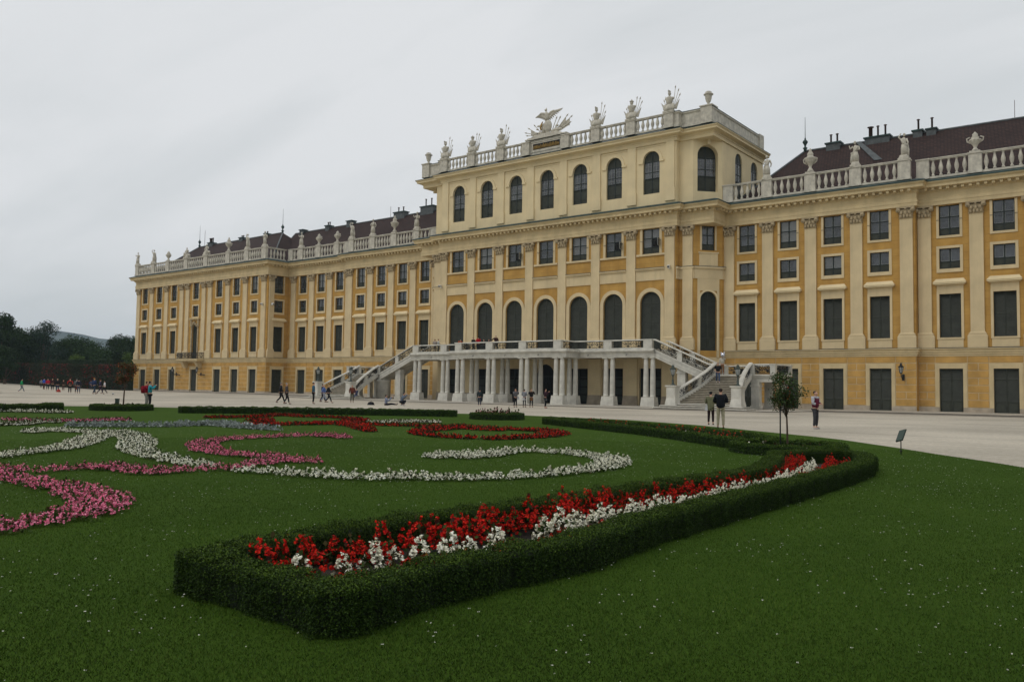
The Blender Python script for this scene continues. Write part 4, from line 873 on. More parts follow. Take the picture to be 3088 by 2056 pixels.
HA = [(54.67,-82.42),(55.07,-82.24),(55.08,-81.63),(55.15,-80.76),(55.27,-80.01),(55.09,-78.42),(55.06,-76.62),(54.99,-74.0),(54.9,-71.17),(54.77,-69.44),(54.46,-68.0),(54.02,-66.95),(53.56,-66.63),(53.26,-66.98),(52.93,-67.36)]
HB = [(53.29,-82.6),(53.36,-82.25),(53.38,-81.8),(53.37,-81.29),(53.39,-80.73),(53.36,-80.07),(53.49,-79.48),(53.52,-78.85),(53.6,-78.29),(53.62,-77.57),(53.64,-76.78),(53.68,-75.91),(53.71,-74.89),(53.83,-73.91),(53.85,-72.54),(53.65,-71.36),(53.24,-69.95),(52.73,-68.43)]
HS = [(53.29,-82.6),(53.66,-82.57),(54.07,-82.43),(54.43,-82.36),(54.7,-82.4)]
LAWN = [(56.82,-64.6),(55.95,-63.4),(54.56,-61.78),(53.19,-59.96),(51.92,-58.44),(50.66,-56.92),(49.27,-55.71),(47.95,-54.72),(45.69,-53.03),(42.25,-50.45),(37.36,-48.0),(31.45,-47.41),(27.96,-47.27),(26.03,-48.63),(22.67,-50.25),(18.52,-51.86),(14.73,-53.99),(10.58,-56.91),(7.88,-57.83),(5.5,-60.07),(4.15,-61.71),(0.97,-63.94)]
RBK = [(53.37,-81.54),(53.63,-81.49),(53.76,-81.28),(53.86,-81.08),(53.93,-80.72),(53.9,-80.31),(53.87,-79.86),(53.86,-79.48),(53.84,-79.08),(53.64,-78.81),(53.85,-78.62),(53.76,-78.15),(53.75,-77.77),(53.68,-77.19),(53.81,-77.06),(53.69,-76.22),(53.85,-75.92),(53.89,-75.47),(53.92,-74.86),(53.81,-73.67),(53.86,-72.87),(53.87,-72.05),(53.71,-70.85),(53.3,-69.14),(52.94,-67.92)]
WHT = [(53.98,-81.86),(54.2,-81.66),(54.25,-81.37),(54.19,-80.98),(54.17,-80.5),(54.19,-80.16),(54.34,-79.91),(54.3,-79.46),(54.39,-79.9),(54.3,-79.45),(54.37,-79.17),(54.3,-78.69),(54.29,-78.2),(54.3,-78.01),(54.31,-77.63),(54.32,-77.22),(54.39,-76.94),(54.33,-76.56),(54.4,-76.26),(54.38,-75.79),(54.33,-75.18),(54.24,-74.39),(54.37,-74.1),(54.29,-73.35),(54.35,-72.74),(54.32,-72.0),(54.29,-71.18),(54.04,-69.74),(53.47,-68.33)]
RFR = [(54.41,-81.82),(54.49,-81.79),(54.49,-81.6),(54.37,-81.13),(54.45,-80.79),(54.52,-80.49),(54.59,-80.17),(54.51,-79.69),(54.52,-79.65),(54.56,-79.28),(54.46,-78.54),(54.5,-78.09),(54.51,-77.81),(54.52,-77.32),(54.56,-76.56),(54.54,-76.12),(54.54,-75.37),(54.56,-74.81),(54.57,-73.75),(54.53,-72.75),(54.54,-71.56),(54.45,-70.31),(54.15,-68.79),(53.63,-67.16)]
# ================================================================== GROUND
def grid_sheet(name, xs, ys, zf, mat, kind='structure'):
    V = [(x, y, zf(x, y)) for y in ys for x in xs]; n = len(xs)
    F = [(j * n + i, j * n + i + 1, (j + 1) * n + i + 1, (j + 1) * n + i) for j in range(len(ys) - 1) for i in range(n - 1)]
    me = bpy.data.meshes.new(name); me.from_pydata(V, [], F); me.materials.append(mat); o = link(name, me); o['kind'] = kind; return o
def mat_gravel():
    m, t, b = newmat('pale_gravel'); N = t.nodes.new; L = t.links.new; b.inputs['Roughness'].default_value = .95; b.inputs['Specular IOR Level'].default_value = .1
    c = N('ShaderNodeTexCoord'); n = N('ShaderNodeTexNoise'); n.inputs['Scale'].default_value = 5; n.inputs['Detail'].default_value = 8; n.inputs['Roughness'].default_value = .8; L(c.outputs['Object'], n.inputs[0])
    n2 = N('ShaderNodeTexNoise'); n2.inputs['Scale'].default_value = .12; n2.inputs['Detail'].default_value = 5; L(c.outputs['Object'], n2.inputs[0])
    k = N('ShaderNodeValToRGB'); k.color_ramp.elements[0].position = .3; k.color_ramp.elements[0].color = (.36, .315, .25, 1); k.color_ramp.elements[1].position = .7; k.color_ramp.elements[1].color = (.62, .56, .455, 1); L(n.outputs[0], k.inputs[0])
    r = N('ShaderNodeMapRange'); r.inputs[1].default_value = .35; r.inputs[2].default_value = .65; r.inputs[3].default_value = .80; r.inputs[4].default_value = 1.08; L(n2.outputs[0], r.inputs[0])
    mu = N('ShaderNodeMixRGB'); mu.blend_type = 'MULTIPLY'; mu.inputs[0].default_value = 1; L(k.outputs[0], mu.inputs[1]); L(r.outputs[0], mu.inputs[2]); L(mu.outputs[0], b.inputs['Base Color'])
    mt = N('ShaderNodeMapping'); mt.inputs['Rotation'].default_value = (0, 0, .12); mt.inputs['Scale'].default_value = (.06, 1.1, 1); L(c.outputs['Object'], mt.inputs[0]); nt_ = N('ShaderNodeTexNoise'); nt_.inputs['Scale'].default_value = 1; nt_.inputs['Detail'].default_value = 5; L(mt.outputs[0], nt_.inputs[0])
    rt = N('ShaderNodeMapRange'); rt.inputs[1].default_value = .55; rt.inputs[2].default_value = .72; rt.inputs[3].default_value = 1; rt.inputs[4].default_value = .78; L(nt_.outputs[0], rt.inputs[0]); m2 = N('ShaderNodeMixRGB'); m2.blend_type = 'MULTIPLY'; m2.inputs[0].default_value = 1; L(mu.outputs[0], m2.inputs[1]); L(rt.outputs[0], m2.inputs[2]); L(m2.outputs[0], b.inputs['Base Color'])
    n3 = N('ShaderNodeTexNoise'); n3.inputs['Scale'].default_value = 40; L(c.outputs['Object'], n3.inputs[0]); bu = N('ShaderNodeBump'); bu.inputs['Strength'].default_value = .6; bu.inputs['Distance'].default_value = .02; L(n3.outputs[0], bu.inputs['Height']); L(bu.outputs[0], b.inputs['Normal'])
    return m
def rng_(a, b, s): return list(np.arange(a, b + 1e-6, s))
far = pmat('distant_meadow', (.05, .07, .03), .95, .2, .01)
grid_sheet('ground', [-4500, -3000, -800, -400] + rng_(-200, 120, 8) + [400, 2000, 4500], [-3000, -800, -300, -160] + rng_(-110, 60, 8) + [120, 400, 2000, 4500], lambda x, y: gz(x, y) - .03 - (.0 if abs(x) < 500 else 0), far)
grid_sheet('gravel_court', rng_(-190, 110, 4), rng_(-120, 30, 3), gz, mat_gravel())
slab = pmat('pavement_slabs', (.46, .42, .35), .85, .15, .8, .2, 8)
def mat_slab():
    m, t, b = newmat('pavement_slabs'); N = t.nodes.new; L = t.links.new; b.inputs['Roughness'].default_value = .8
    c = N('ShaderNodeTexCoord'); br = N('ShaderNodeTexBrick'); br.inputs['Scale'].default_value = 1; br.inputs['Brick Width'].default_value = 2.2; br.inputs['Row Height'].default_value = 1.8; br.inputs['Mortar Size'].default_value = .03
    br.inputs['Color1'].default_value = (.50, .45, .37, 1); br.inputs['Color2'].default_value = (.43, .39, .32, 1); br.inputs['Mortar'].default_value = (.25, .22, .18, 1); L(c.outputs['Object'], br.inputs[0])
    n = N('ShaderNodeTexNoise'); n.inputs['Scale'].default_value = 1.2; n.inputs['Detail'].default_value = 8; L(c.outputs['Object'], n.inputs[0]); r = N('ShaderNodeMapRange'); r.inputs[3].default_value = .75; r.inputs[4].default_value = 1.15; L(n.outputs[0], r.inputs[0])
    mu = N('ShaderNodeMixRGB'); mu.blend_type = 'MULTIPLY'; mu.inputs[0].default_value = 1; L(br.outputs[0], mu.inputs[1]); L(r.outputs[0], mu.inputs[2]); L(mu.outputs[0], b.inputs['Base Color']); return m
MS = mat_slab(); cob = pmat('cobbles', (.26, .23, .19), .9, .25, 4, .6, 6)
def strip(name, ya, yb, dz, mat, xs):
    ys = list(np.linspace(ya, yb, 5)); return grid_sheet(name, xs, ys, lambda x, y: gz(x, y) + dz, mat)
strip('pavement', -8.5, 1.2, .06, MS, rng_(20, 64, 4)); strip('pavement', -8.5, 1.2, .06, MS, rng_(-100, -20, 4)); strip('pavement', -17.2, -3.5, .055, MS, rng_(-34, 34, 4))
strip('cobble_strip', -12.5, -8.5, .01, cob, rng_(34, 66, 4)); strip('cobble_strip', -11.5, -8.5, .01, cob, rng_(-100, -34, 4))
# ------------------------------------------------------------------ lawn
lawn_pts = LAWN[:-1] + [(-1.5, -66.5), (-9, -76), (-12, -100), (66, -110), (68, -92), (63.5, -78), (59.5, -69.5)]
def poly_mesh(name, pts, z, mat, kind='structure', sub=0):
    bm = bmesh.new(); vs = [bm.verts.new((x, y, z)) for x, y in pts]; f = bm.faces.new(vs); 
    if f.calc_area() and f.normal.z < 0: f.normal_flip()
    bmesh.ops.triangulate(bm, faces=bm.faces[:]); bm.normal_update()
    for f in bm.faces:
        if f.normal.z < 0: f.normal_flip()
    me = bpy.data.meshes.new(name); bm.to_mesh(me); me.materials.append(mat); o = link(name, me)
    if kind: o['kind'] = kind
    return o
def mat_lawn():
    m, t, b = newmat('lawn_grass'); N = t.nodes.new; L = t.links.new; b.inputs['Roughness'].default_value = .95; b.inputs['Specular IOR Level'].default_value = .05
    c = N('ShaderNodeTexCoord')
    def noise(s, d=6, rg=.6, map_=None):
        n = N('ShaderNodeTexNoise'); n.inputs['Scale'].default_value = s; n.inputs['Detail'].default_value = d; n.inputs['Roughness'].default_value = rg
        L((map_ or c).outputs[0 if map_ else 'Object'], n.inputs[0]); return n
    n1 = noise(.35, 5); n2 = noise(3.5, 6, .7); n3 = noise(45, 3, .8)
    k = N('ShaderNodeValToRGB'); e = k.color_ramp.elements; e[0].position = .3; e[0].color = (.030, .066, .006, 1); e[1].position = .7; e[1].color = (.060, .108, .012, 1)
    a = N('ShaderNodeMath'); a.operation = 'MULTIPLY_ADD'; a.inputs[1].default_value = .35; L(n1.outputs[0], a.inputs[0])
    a2 = N('ShaderNodeMath'); a2.operation = 'MULTIPLY_ADD'; a2.inputs[1].default_value = .3; L(n2.outputs[0], a2.inputs[0]); 
    a3 = N('ShaderNodeMath'); a3.operation = 'MULTIPLY'; a3.inputs[1].default_value = .35; L(n3.outputs[0], a3.inputs[0]); L(a3.outputs[0], a2.inputs[2]); L(a2.outputs[0], a.inputs[2]); L(a.outputs[0], k.inputs[0]); L(k.outputs[0], b.inputs['Base Color'])
    bu = N('ShaderNodeBump'); bu.inputs['Strength'].default_value = .8; bu.inputs['Distance'].default_value = .03; L(n3.outputs[0], bu.inputs['Height']); L(bu.outputs[0], b.inputs['Normal']); return m
poly_mesh('lawn', lawn_pts, .03, mat_lawn())
poly_mesh('lawn_edge', [(-44, -47.2), (-41.2, -47.6), (-40.5, -48.3), (-41, -49.8), (-44, -51), (-60, -52), (-60, -46)], .35, M['leaf'] if 0 else pmat('far_lawn', (.05, .09, .02), .95, .2, 2))
# ------------------------------------------------------------------ leaf meshes
def quads_mesh(name, c, t, n, ln, wd, cols, mat, parent=None, tri=False):
    """c centres Nx3, t long axis, n normal; diamond leaves"""
    N_ = len(c); t = t / np.linalg.norm(t, axis=1, keepdims=True); s = np.cross(n, t); s /= (np.linalg.norm(s, axis=1, keepdims=True) + 1e-9)
    ln = np.broadcast_to(np.asarray(ln, float).reshape(-1, 1), (N_, 1)); wd = np.broadcast_to(np.asarray(wd, float).reshape(-1, 1), (N_, 1))
    if tri: V = np.stack([c - s * wd / 2, c + s * wd / 2, c + t * ln], 1); k = 3
    else: V = np.stack([c - t * ln / 2, c + s * wd / 2, c + t * ln / 2, c - s * wd / 2], 1); k = 4
    me = bpy.data.meshes.new(name); me.vertices.add(N_ * k); me.vertices.foreach_set('co', V.reshape(-1)); me.loops.add(N_ * k); me.loops.foreach_set('vertex_index', np.arange(N_ * k, dtype=np.int32))
    me.polygons.add(N_); me.polygons.foreach_set('loop_start', np.arange(0, N_ * k, k, dtype=np.int32)); me.update(calc_edges=True)
    ca = me.color_attributes.new('Col', 'FLOAT_COLOR', 'POINT'); cc = np.ones((N_, k, 4)); cc[:, :, :3] = cols[:, None, :]; ca.data.foreach_set('color', cc.reshape(-1)); me.materials.append(mat)
    return me if parent == 'mesh' else link(name, me, parent)
def rdir(n): v = rng.normal(size=(n, 3)); return v / np.linalg.norm(v, axis=1, keepdims=True)
def palette(n, cols, var=.25):
    c = np.array(cols)[rng.integers(0, len(cols), n)]; return np.clip(c * (1 + rng.uniform(-var, var, (n, 1))), 0, 1)
GREEN_H = [(.015, .034, .004), (.022, .047, .005), (.011, .027, .003), (.032, .060, .007)]
def resample(path, step, closed=False):
    P = [np.array(p, float) for p in path]
    if closed: P.append(P[0])
    out_ = []; carry = 0.
    for a, b in zip(P[:-1], P[1:]):
        L_ = np.linalg.norm(b - a); d = carry
        while d < L_: out_.append(a + (b - a) * d / L_); d += step
        carry = d - L_
    if not closed: out_.append(P[-1])
    return np.array(out_)
def smooth_path(P, it=2, closed=False):
    P = np.array(P, float)
    for _ in range(it):
        Q = P.copy()
        if closed: Q = (np.roll(P, 1, 0) + 2 * P + np.roll(P, -1, 0)) / 4
        else: Q[1:-1] = (P[:-2] + 2 * P[1:-1] + P[2:]) / 4
        P = Q
    return P
hedge_core = pmat('hedge_core', (.010, .020, .005), .95, .3, 20, 1, 60)
def hedge(label, path, w_, h, z0, closed, leaf, dens, group=None, cols=GREEN_H):
    """clipped box hedge: dark twiggy core and a shell of leaves"""
    P = resample(path, .08, closed); P = smooth_path(P, 1 if w_ == .35 else 3, closed); n = len(P)
    D = (np.roll(P, -1, 0) - np.roll(P, 1, 0)) if closed else np.gradient(P, axis=0)
    D /= (np.linalg.norm(D, axis=1, keepdims=True) + 1e-9); NN = np.stack([D[:, 1], -D[:, 0]], 1)
    seg = np.linalg.norm(np.diff(P, axis=0), axis=1); Lt = seg.sum()
    root = thing('box_hedge', label, 'hedge', (float(P[0][0]), float(P[0][1]), z0), 0, group or 'clipped box hedges around the flower beds')
    org = np.array([P[0][0], P[0][1], z0])
    core = MB().mat(hedge_core); hw = w_ / 2 - .035
    PC = smooth_path(P, 4, closed); core.sweep([(-hw, -.05), (hw, -.05), (hw, h - .05), (-hw, h - .05)], [tuple(p - P[0]) for p in PC[::2]], True, closed); 
    if not closed:
        for q in (P[0], P[-1]): core.lathe(q[0] - P[0][0], q[1] - P[0][1], [(hw, -.05), (hw, h - .05)], 8, False)
    core.build('twigs', root)
    per = w_ + 2 * h; cnt = int(Lt * per * dens); idx = rng.integers(0, n, cnt); s = rng.uniform(0, per, cnt)
    side = np.where(s < h, -1, np.where(s > h + w_, 1, 0)); off = np.where(side == 0, s - h - w_ / 2, side * w_ / 2); z = np.where(side == -1, s, np.where(side == 1, per - s, h))
    u = P[idx]; wob = .02 * np.sin(u[:, 0] * 9 + u[:, 1] * 7) + .015 * np.sin(u[:, 0] * 23 - u[:, 1] * 17) + .012 * np.sin(u[:, 1] * 41 + u[:, 0] * 3)
    nrm = np.zeros((cnt, 3)); nrm[:, :2] = NN[idx] * np.sign(side)[:, None]; nrm[:, 2] = (side == 0)
    # round the shoulders
    edge = np.clip((np.abs(off) - (w_ / 2 - .06)) / .06, 0, 1) * np.clip((z - (h - .06)) / .06, 0, 1)
    c = np.zeros((cnt, 3)); c[:, :2] = u + NN[idx] * off[:, None]; c[:, 2] = z
    c += nrm * (wob + rng.uniform(-.035, .022, cnt) - edge * .02)[:, None]; c[:, :2] += D[idx] * rng.uniform(-.05, .05, (cnt, 1)); c += rdir(cnt) * .008
    c[:, 2] = np.maximum(c[:, 2], .005)
    caps = [] if closed else [(P[0], -D[0], 1.6), (P[-1], D[-1], 1.6)]
    if closed:
        k5 = max(2, int(.16 / .08)); D1 = np.roll(D, k5, 0); D2 = np.roll(D, -k5, 0); turn = np.degrees(np.arccos(np.clip((D1 * D2).sum(1), -1, 1)))
        i_ = 0
        while i_ < n:
            if turn[i_] > 22: j_ = i_ + int(np.argmax(turn[i_:i_ + 6])); caps.append((P[j_], D[j_], 3.15)); i_ += 3
            else: i_ += 1
    if caps:
        for q, dd, fan in caps:
            m_ = int((math.pi * w_ / 2 * h * dens + math.pi * w_ * w_ / 8 * dens) * (1 if fan < 2 else 1.1)); a0 = math.atan2(dd[1], dd[0]); a = a0 + rng.uniform(-fan, fan, m_); top = rng.random(m_) < .3
            r = np.where(top, w_ / 2 * np.sqrt(rng.random(m_)), w_ / 2); zz = np.where(top, h, rng.uniform(0, h, m_)); e = np.stack([q[0] + r * np.cos(a), q[1] + r * np.sin(a), zz], 1) + rdir(m_) * .02
            e[:, 2] = np.maximum(e[:, 2], .005)
            en = np.stack([np.cos(a) * ~top, np.sin(a) * ~top, top * 1.], 1); c = np.vstack([c, e]); nrm = np.vstack([nrm, en])
    cnt = len(c); nn = nrm + rdir(cnt) * .75; t = rdir(cnt) + nrm * .35; t[:, 2] += .25
    sp = rng.random(cnt) < .004; c[sp] += nrm[sp] * .03   # stray shoots
    base = palette(cnt, cols, .3) * (1. if leaf < .02 else 1.35)
    young = (np.abs(nrm[:, 2]) > .5) & (rng.random(cnt) < .5); base[young] = palette(young.sum(), [(.070, .118, .011), (.052, .094, .009)], .25)  # random half of the top-face leaves get a lighter green
    c[:, :2] -= org[:2]
    quads_mesh('leaves', c, t, nn, rng.uniform(.8, 1.3, cnt) * leaf, rng.uniform(.5, .8, cnt) * leaf, base, M['leaf'], root); return root
HB[0:3] = [(53.50, -82.48), (53.5, -82.25), (53.43, -81.8)]; HS[1:4] = [(53.9, -82.475), (54.3, -82.475), (54.7, -82.48)]
FGL = HB[::-1] + HS[1:-1] + [(55.0, -82.49), (55.18, -82.58), (55.16, -82.38), (55.12, -82.15)] + HA[2:]
hedge('big close hedge loop around the red and white begonias', FGL, .35, .28, .03, True, .0155, 19000)
PINHOLE = None
hedge('long low hedge on the far lawn edge before the walkers', [(18.9, -61.9), (21.37, -59.22), (24.06, -56.55), (26.99, -54.51), (29.48, -53.07)], .7, .33, .03, False, .05, 1300)
def ring(cx, cy, r, n=20): return [(cx + r * math.cos(2 * math.pi * i / n), cy + r * math.sin(2 * math.pi * i / n)) for i in range(n)]
hedge('small round hedge holding pale pink flowers before the columns', ring(32.98, -53.5, 1.15), .45, .31, .03, True, .045, 1500)
hedge('narrow hedge loop with sparse red and white flowers before the right-hand staircase', [(37.74, -55.91), (41.58, -58.14), (44.76, -59.97), (47.25, -61.81), (48.95, -63.22), (49.82, -63.93), (50.41, -64.22), (50.75, -63.66), (50.64, -62.74), (49.91, -61.73), (48.15, -60.07), (45.32, -58.31), (41.88, -56.32), (39.17, -55.17), (37.16, -54.97)], .4, .27, .03, True, .036, 2600)
hedge('round hedge around the small tree beside the information board', ring(51.53, -64.48, 1.28), .38, .25, .03, True, .03, 4200)
hedge('round hedge around the far small tree beside the photographing couple', ring(13.53, -62.53, 1.4), .45, .3, .03, True, .05, 1200)
hedge('thick hedge at the far corner of the lawn behind white flowers', [(14.62, -75.61), (14.12, -71.79), (13.96, -68.92), (13.48, -66.37), (11.74, -65.36)], .9, .36, .03, False, .055, 1100)
# soil of the beds
soilz = .038
def soil(path, name='soil'): poly_mesh(name, path, soilz, M['soil'])
soil([tuple(p) for p in resample(FGL, .4, True)]); soil(ring(51.53, -64.48, 1.3)); soil(ring(13.53, -62.53, 1.4)); soil(ring(32.98, -53.5, 1.15))
# ------------------------------------------------------------------ flowers
REDC = [(.55, .014, .008), (.42, .010, .007), (.66, .028, .012), (.30, .008, .007)]; WHC = [(.86, .84, .68), (.78, .76, .58), (.90, .88, .76)]; PKC = [(.80, .19, .31), (.70, .13, .24), (.85, .33, .44)]; SIL = [(.26, .29, .27), (.20, .23, .21), (.33, .36, .34)]
LEAFC = [(.03, .055, .012), (.045, .07, .018), (.06, .05, .02)]; BRZ = [(.05, .018, .012), (.035, .03, .012)]
def bloom_points(n, r, h, z0=.05):
    a = rng.uniform(0, 2 * math.pi, n); q = np.sqrt(rng.random(n)); zt = h * (1 - .75 * q ** 1.5) * rng.uniform(.75, 1.05, n); return np.stack([q * r * np.cos(a), q * r * np.sin(a), np.maximum(zt, z0)], 1)
def plant_arrays(n_pet, r, h, psz, cols, leafcols, n_leaf=16, shape='cone', clus=4):
    k = max(1, n_pet // clus); b = bloom_points(k, r, h); C = np.repeat(b, clus, 0) + rdir(k * clus) * psz * .55; out_ = np.repeat(b - np.array([0, 0, h * .3]), clus, 0); out_ /= np.linalg.norm(out_, axis=1, keepdims=True)
    Nn = out_ * .7 + rdir(len(C)) * .55 + np.array([0, -.15, .55]); T_ = rdir(len(C)); col = palette(len(C), cols, .18)
    l = bloom_points(n_leaf, r * 1.05, h * .75, .02); k_ = n_leaf // 3; l[:k_, 0] = rng.normal(size=k_) * r * .2; l[:k_, 1] = rng.normal(size=k_) * r * .2; l[:k_, 2] = np.linspace(.02, h * .9, k_); ln = l - np.array([0, 0, h * .4]) + 1e-6; ln /= np.linalg.norm(ln, axis=1, keepdims=True)
    return (np.vstack([C, l]), np.vstack([T_, ln + rdir(n_leaf) * .5]), np.vstack([Nn, rdir(n_leaf) + np.array([0, 0, 1.2])]), np.concatenate([np.full(len(C), psz), np.full(n_leaf, psz * 1.9)]), np.vstack([col, palette(n_leaf, leafcols, .3)]))
def band(label, name, pts, cols, leafcols, h, psz, npet, spacing=.17, kind='stuff', r=.1):
    pts = np.array(pts, float); P = []; 
    for a, b in zip(pts[:-1], pts[1:]):
        L_ = np.linalg.norm(b[:2] - a[:2]); k = max(1, int(L_ / .02)); P += [a + (b - a) * i / k for i in range(k)]
    P = np.array(P); S = smooth_path(P, 8); Lt = np.linalg.norm(np.diff(S[:, :2], axis=0), axis=1).sum(); area = Lt * S[:, 2].mean(); n = int(area / spacing ** 2) + 3
    D = np.gradient(S[:, :2], axis=0); D /= (np.linalg.norm(D, axis=1, keepdims=True) + 1e-9); arrs = [plant_arrays(npet, r, h * f, psz, cols, leafcols) for f in (.85, .95, 1.05, 1.15)]
    cum = np.cumsum(S[:, 2]); ids = np.searchsorted(cum, (np.arange(n) + rng.random(n)) / n * cum[-1]).clip(0, len(S) - 1); cs = []; taken = []
    for i in ids:
        for _ in range(5):
            o = rng.uniform(-.5, .5) * S[i, 2]; p = S[i, :2] + np.array([D[i, 1], -D[i, 0]]) * o
            if all((p[0] - q[0]) ** 2 + (p[1] - q[1]) ** 2 > (spacing * .62) ** 2 for q in taken[-40:]): break
        taken.append(p); C_, T_, N_, S_, K_ = arrs[rng.integers(4)]; a = rng.uniform(0, 6.28); R_ = np.array([[math.cos(a), -math.sin(a), 0], [math.sin(a), math.cos(a), 0], [0, 0, 1]]); sc_ = rng.uniform(.8, 1.15)
        cs.append((C_ @ R_.T * sc_ + np.array([p[0], p[1], .03]), T_ @ R_.T, N_ @ R_.T, S_ * sc_, K_ * rng.uniform(.85, 1.1)))
    C_, T_, N_, S_, K_ = (np.concatenate([q[i] for q in cs]) for i in range(5)); org = C_[0].copy(); org[2] = .03
    me = quads_mesh(name, C_ - org, T_, N_, S_, S_ * .8, np.clip(K_, 0, 1), M['petal'], 'mesh'); o = link(name, me, None, tuple(org)); return tag(o, label, 'flowers', 'flower bands planted in the lawn', kind)
BD = [('W1', 'white', 'white flower scroll that ends in a broad spiral near the hedge loop'), ('W2', 'white', 'white flower band bending over and running into the pink one'), ('W2b', 'white', 'white flower arm reaching back toward the close edge'), ('P1', 'pink', 'pink flower hook in mid lawn'), ('P2', 'pink', 'thin wavy pink band crossing the white scroll'), ('P3', 'pink', 'wide close pink crescent of flowers'), ('P3b', 'pink', 'short pink spur above the wide crescent'), ('P4', 'pink', 'thin distant pink line over the silver one'), ('W3', 'white', 'small distant white line under the pink one'), ('W4', 'white', 'distant broad white band before the thick corner hedge'), ('S1', 'silver', 'silver grey foliage line between pink and red flowers'), ('R1', 'red', 'farthest red flower band along the long low hedge'), ('R2', 'red', 'small red patch joining two far red bands'), ('R3', 'red', 'red flower band just behind the silver foliage'), ('R4', 'red', 'short red tail behind the pink hook'), ('R5', 'red', 'red band running to the blob inside the red ring'), ('R6', 'red', 'far half of the red flower ring'), ('R7', 'red', 'near half of the red flower ring, open at the centre'), ('W5', 'white', 'small white band beside the red one in the far lawn')]
for k, c, lab in BD:
    BANDS[k] = [(a_, b_, w_ * (.72 if c == 'red' else .85)) for a_, b_, w_ in BANDS[k]]
    near = k in ('W1', 'W2', 'W2b', 'P2', 'P3', 'P3b', 'P1'); cols = {'white': WHC, 'pink': PKC, 'red': REDC, 'silver': SIL}[c]
    band(lab, c + '_flower_band' if c != 'silver' else 'silver_foliage_band', BANDS[k], cols, SIL if c == 'silver' else (BRZ + LEAFC[:1] if c == 'red' else LEAFC), (.145 if c != 'silver' else .2), (.027 if near else .042) if k != 'P3' else .026, 64 if near else 30, .16 if k != 'P3' else .15)
# sparse flowers inside the hedged beds
band('sparse red flowers inside the narrow hedge loop', 'red_flower_band', [(40.6, -57.0, .5), (44.0, -58.9, .6), (46.0, -60.1, .7), (48.2, -61.7, .8), (49.6, -62.9, .5)], REDC, LEAFC, .3, .045, 14, .24)
band('sparse white flowers inside the narrow hedge loop', 'white_flower_band', [(41.5, -57.6, .2), (45.0, -59.6, .2), (48.3, -62.2, .3), (49.0, -62.9, .3)], WHC, LEAFC, .3, .045, 10, .3)
band('pale pink flowers inside the small round hedge', 'pink_flower_band', [(32.2, -54.2, .5), (33.0, -53.4, 1.2), (33.7, -52.7, .5)], [(.45, .16, .18), (.5, .25, .24)], LEAFC, .5, .07, 16, .2)
band('low white flowers inside the hedge of the nearer small tree', 'white_flower_band', [(50.7, -65.2, .5), (51.4, -64.6, .9), (52.3, -63.9, .5)], WHC, LEAFC, .26, .045, 8, .22)
band('low pale flowers inside the hedge of the far small tree', 'white_flower_band', [(12.7, -63.2, .5), (13.5, -62.5, 1.4), (14.3, -61.9, .5)], [(.2, .24, .16), (.4, .42, .34)], LEAFC, .33, .06, 10, .25)
# single begonias in the close bed
def begonia(kind_):
    cols, lc, h, r = {'r': (REDC, BRZ + LEAFC, .34, .12), 'w': (WHC, LEAFC, .27, .10), 's': (REDC, BRZ, .17, .09)}[kind_]
    C_, T_, N_, S_, K_ = plant_arrays({'r': 230, 'w': 300, 's': 110}[kind_], r, h, .027, cols, lc, 26, clus=7); return quads_mesh('begonia', C_, T_, N_, S_, S_ * .85, K_, M['petal'], 'mesh')
BM = {k: [begonia(k) for _ in range(4)] for k in 'rws'}
BLAB = {'r': ('red_begonia', 'tall red begonia in the back rows of the close hedged bed', 'red begonias in the close hedged bed'), 'w': ('white_begonia', 'white begonia in the middle row of the close hedged bed', 'white begonias in the close hedged bed'), 's': ('low_red_begonia', 'low red begonia at the front hedge of the close hedged bed', 'low red begonias along the front hedge')}
nbeg = 0
def plantrow(kind_, path, step, jit, skip=0., s0=0):
    global nbeg
    P = resample(smooth_path(path, 3), step)
    for i, p in enumerate(P):
        if random.random() < skip: continue
        n_, lab, grp = BLAB[kind_]; o = bpy.data.objects.new(n_, random.choice(BM[kind_])); COL.objects.link(o); s_ = random.uniform(.8, 1.15)
        o.location = (p[0] + random.uniform(-jit, jit), p[1] + random.uniform(-jit, jit), .035); s_ *= 1 if p[1] < -77 else (.88 if p[1] < -72 else .74); o.rotation_euler = (random.uniform(-.12, .12), random.uniform(-.12, .12), random.uniform(0, 6.28)); o.scale = (s_, s_, s_ * random.uniform(.9, 1.12)); tag(o, lab, 'flower', grp); nbeg += 1
WHT.sort(key=lambda p: p[1]); RBK.sort(key=lambda p: p[1]); RFR.sort(key=lambda p: p[1])
RB = [p for p in RBK if p[1] > -81.7]
plantrow('r', RB, .21, .03); plantrow('r', [(x + .16, y) for x, y in RB if y > -80.6], .21, .03); 
plantrow('r', [(53.7, -82.05), (53.9, -81.85), (54.2, -81.6), (54.15, -81.2)], .17, .03); plantrow('s', [(53.72, -82.2), (54.3, -82.1)], .2, .03)
plantrow('w', [p for p in WHT if p[1] < -79.6], .29, .03); plantrow('w', [p for p in WHT if p[1] > -79.4], .20, .03); plantrow('w', [(54.36, -72.4), (54.2, -71.0), (53.9, -69.9), (53.6, -69.0)], .22, .03)
plantrow('s', [(x - .01, y) for x, y in RFR], .22, .03, .25); plantrow('r', [(54.6, -72.2), (54.55, -71.2), (54.35, -69.9), (54.0, -68.6), (53.75, -68.0)], .17, .05); plantrow('r', [(54.75, -71.0), (54.55, -69.6), (54.2, -68.4)], .2, .05); plantrow('r', [(53.45, -70.6), (53.2, -69.4), (53.05, -68.6)], .22, .04)
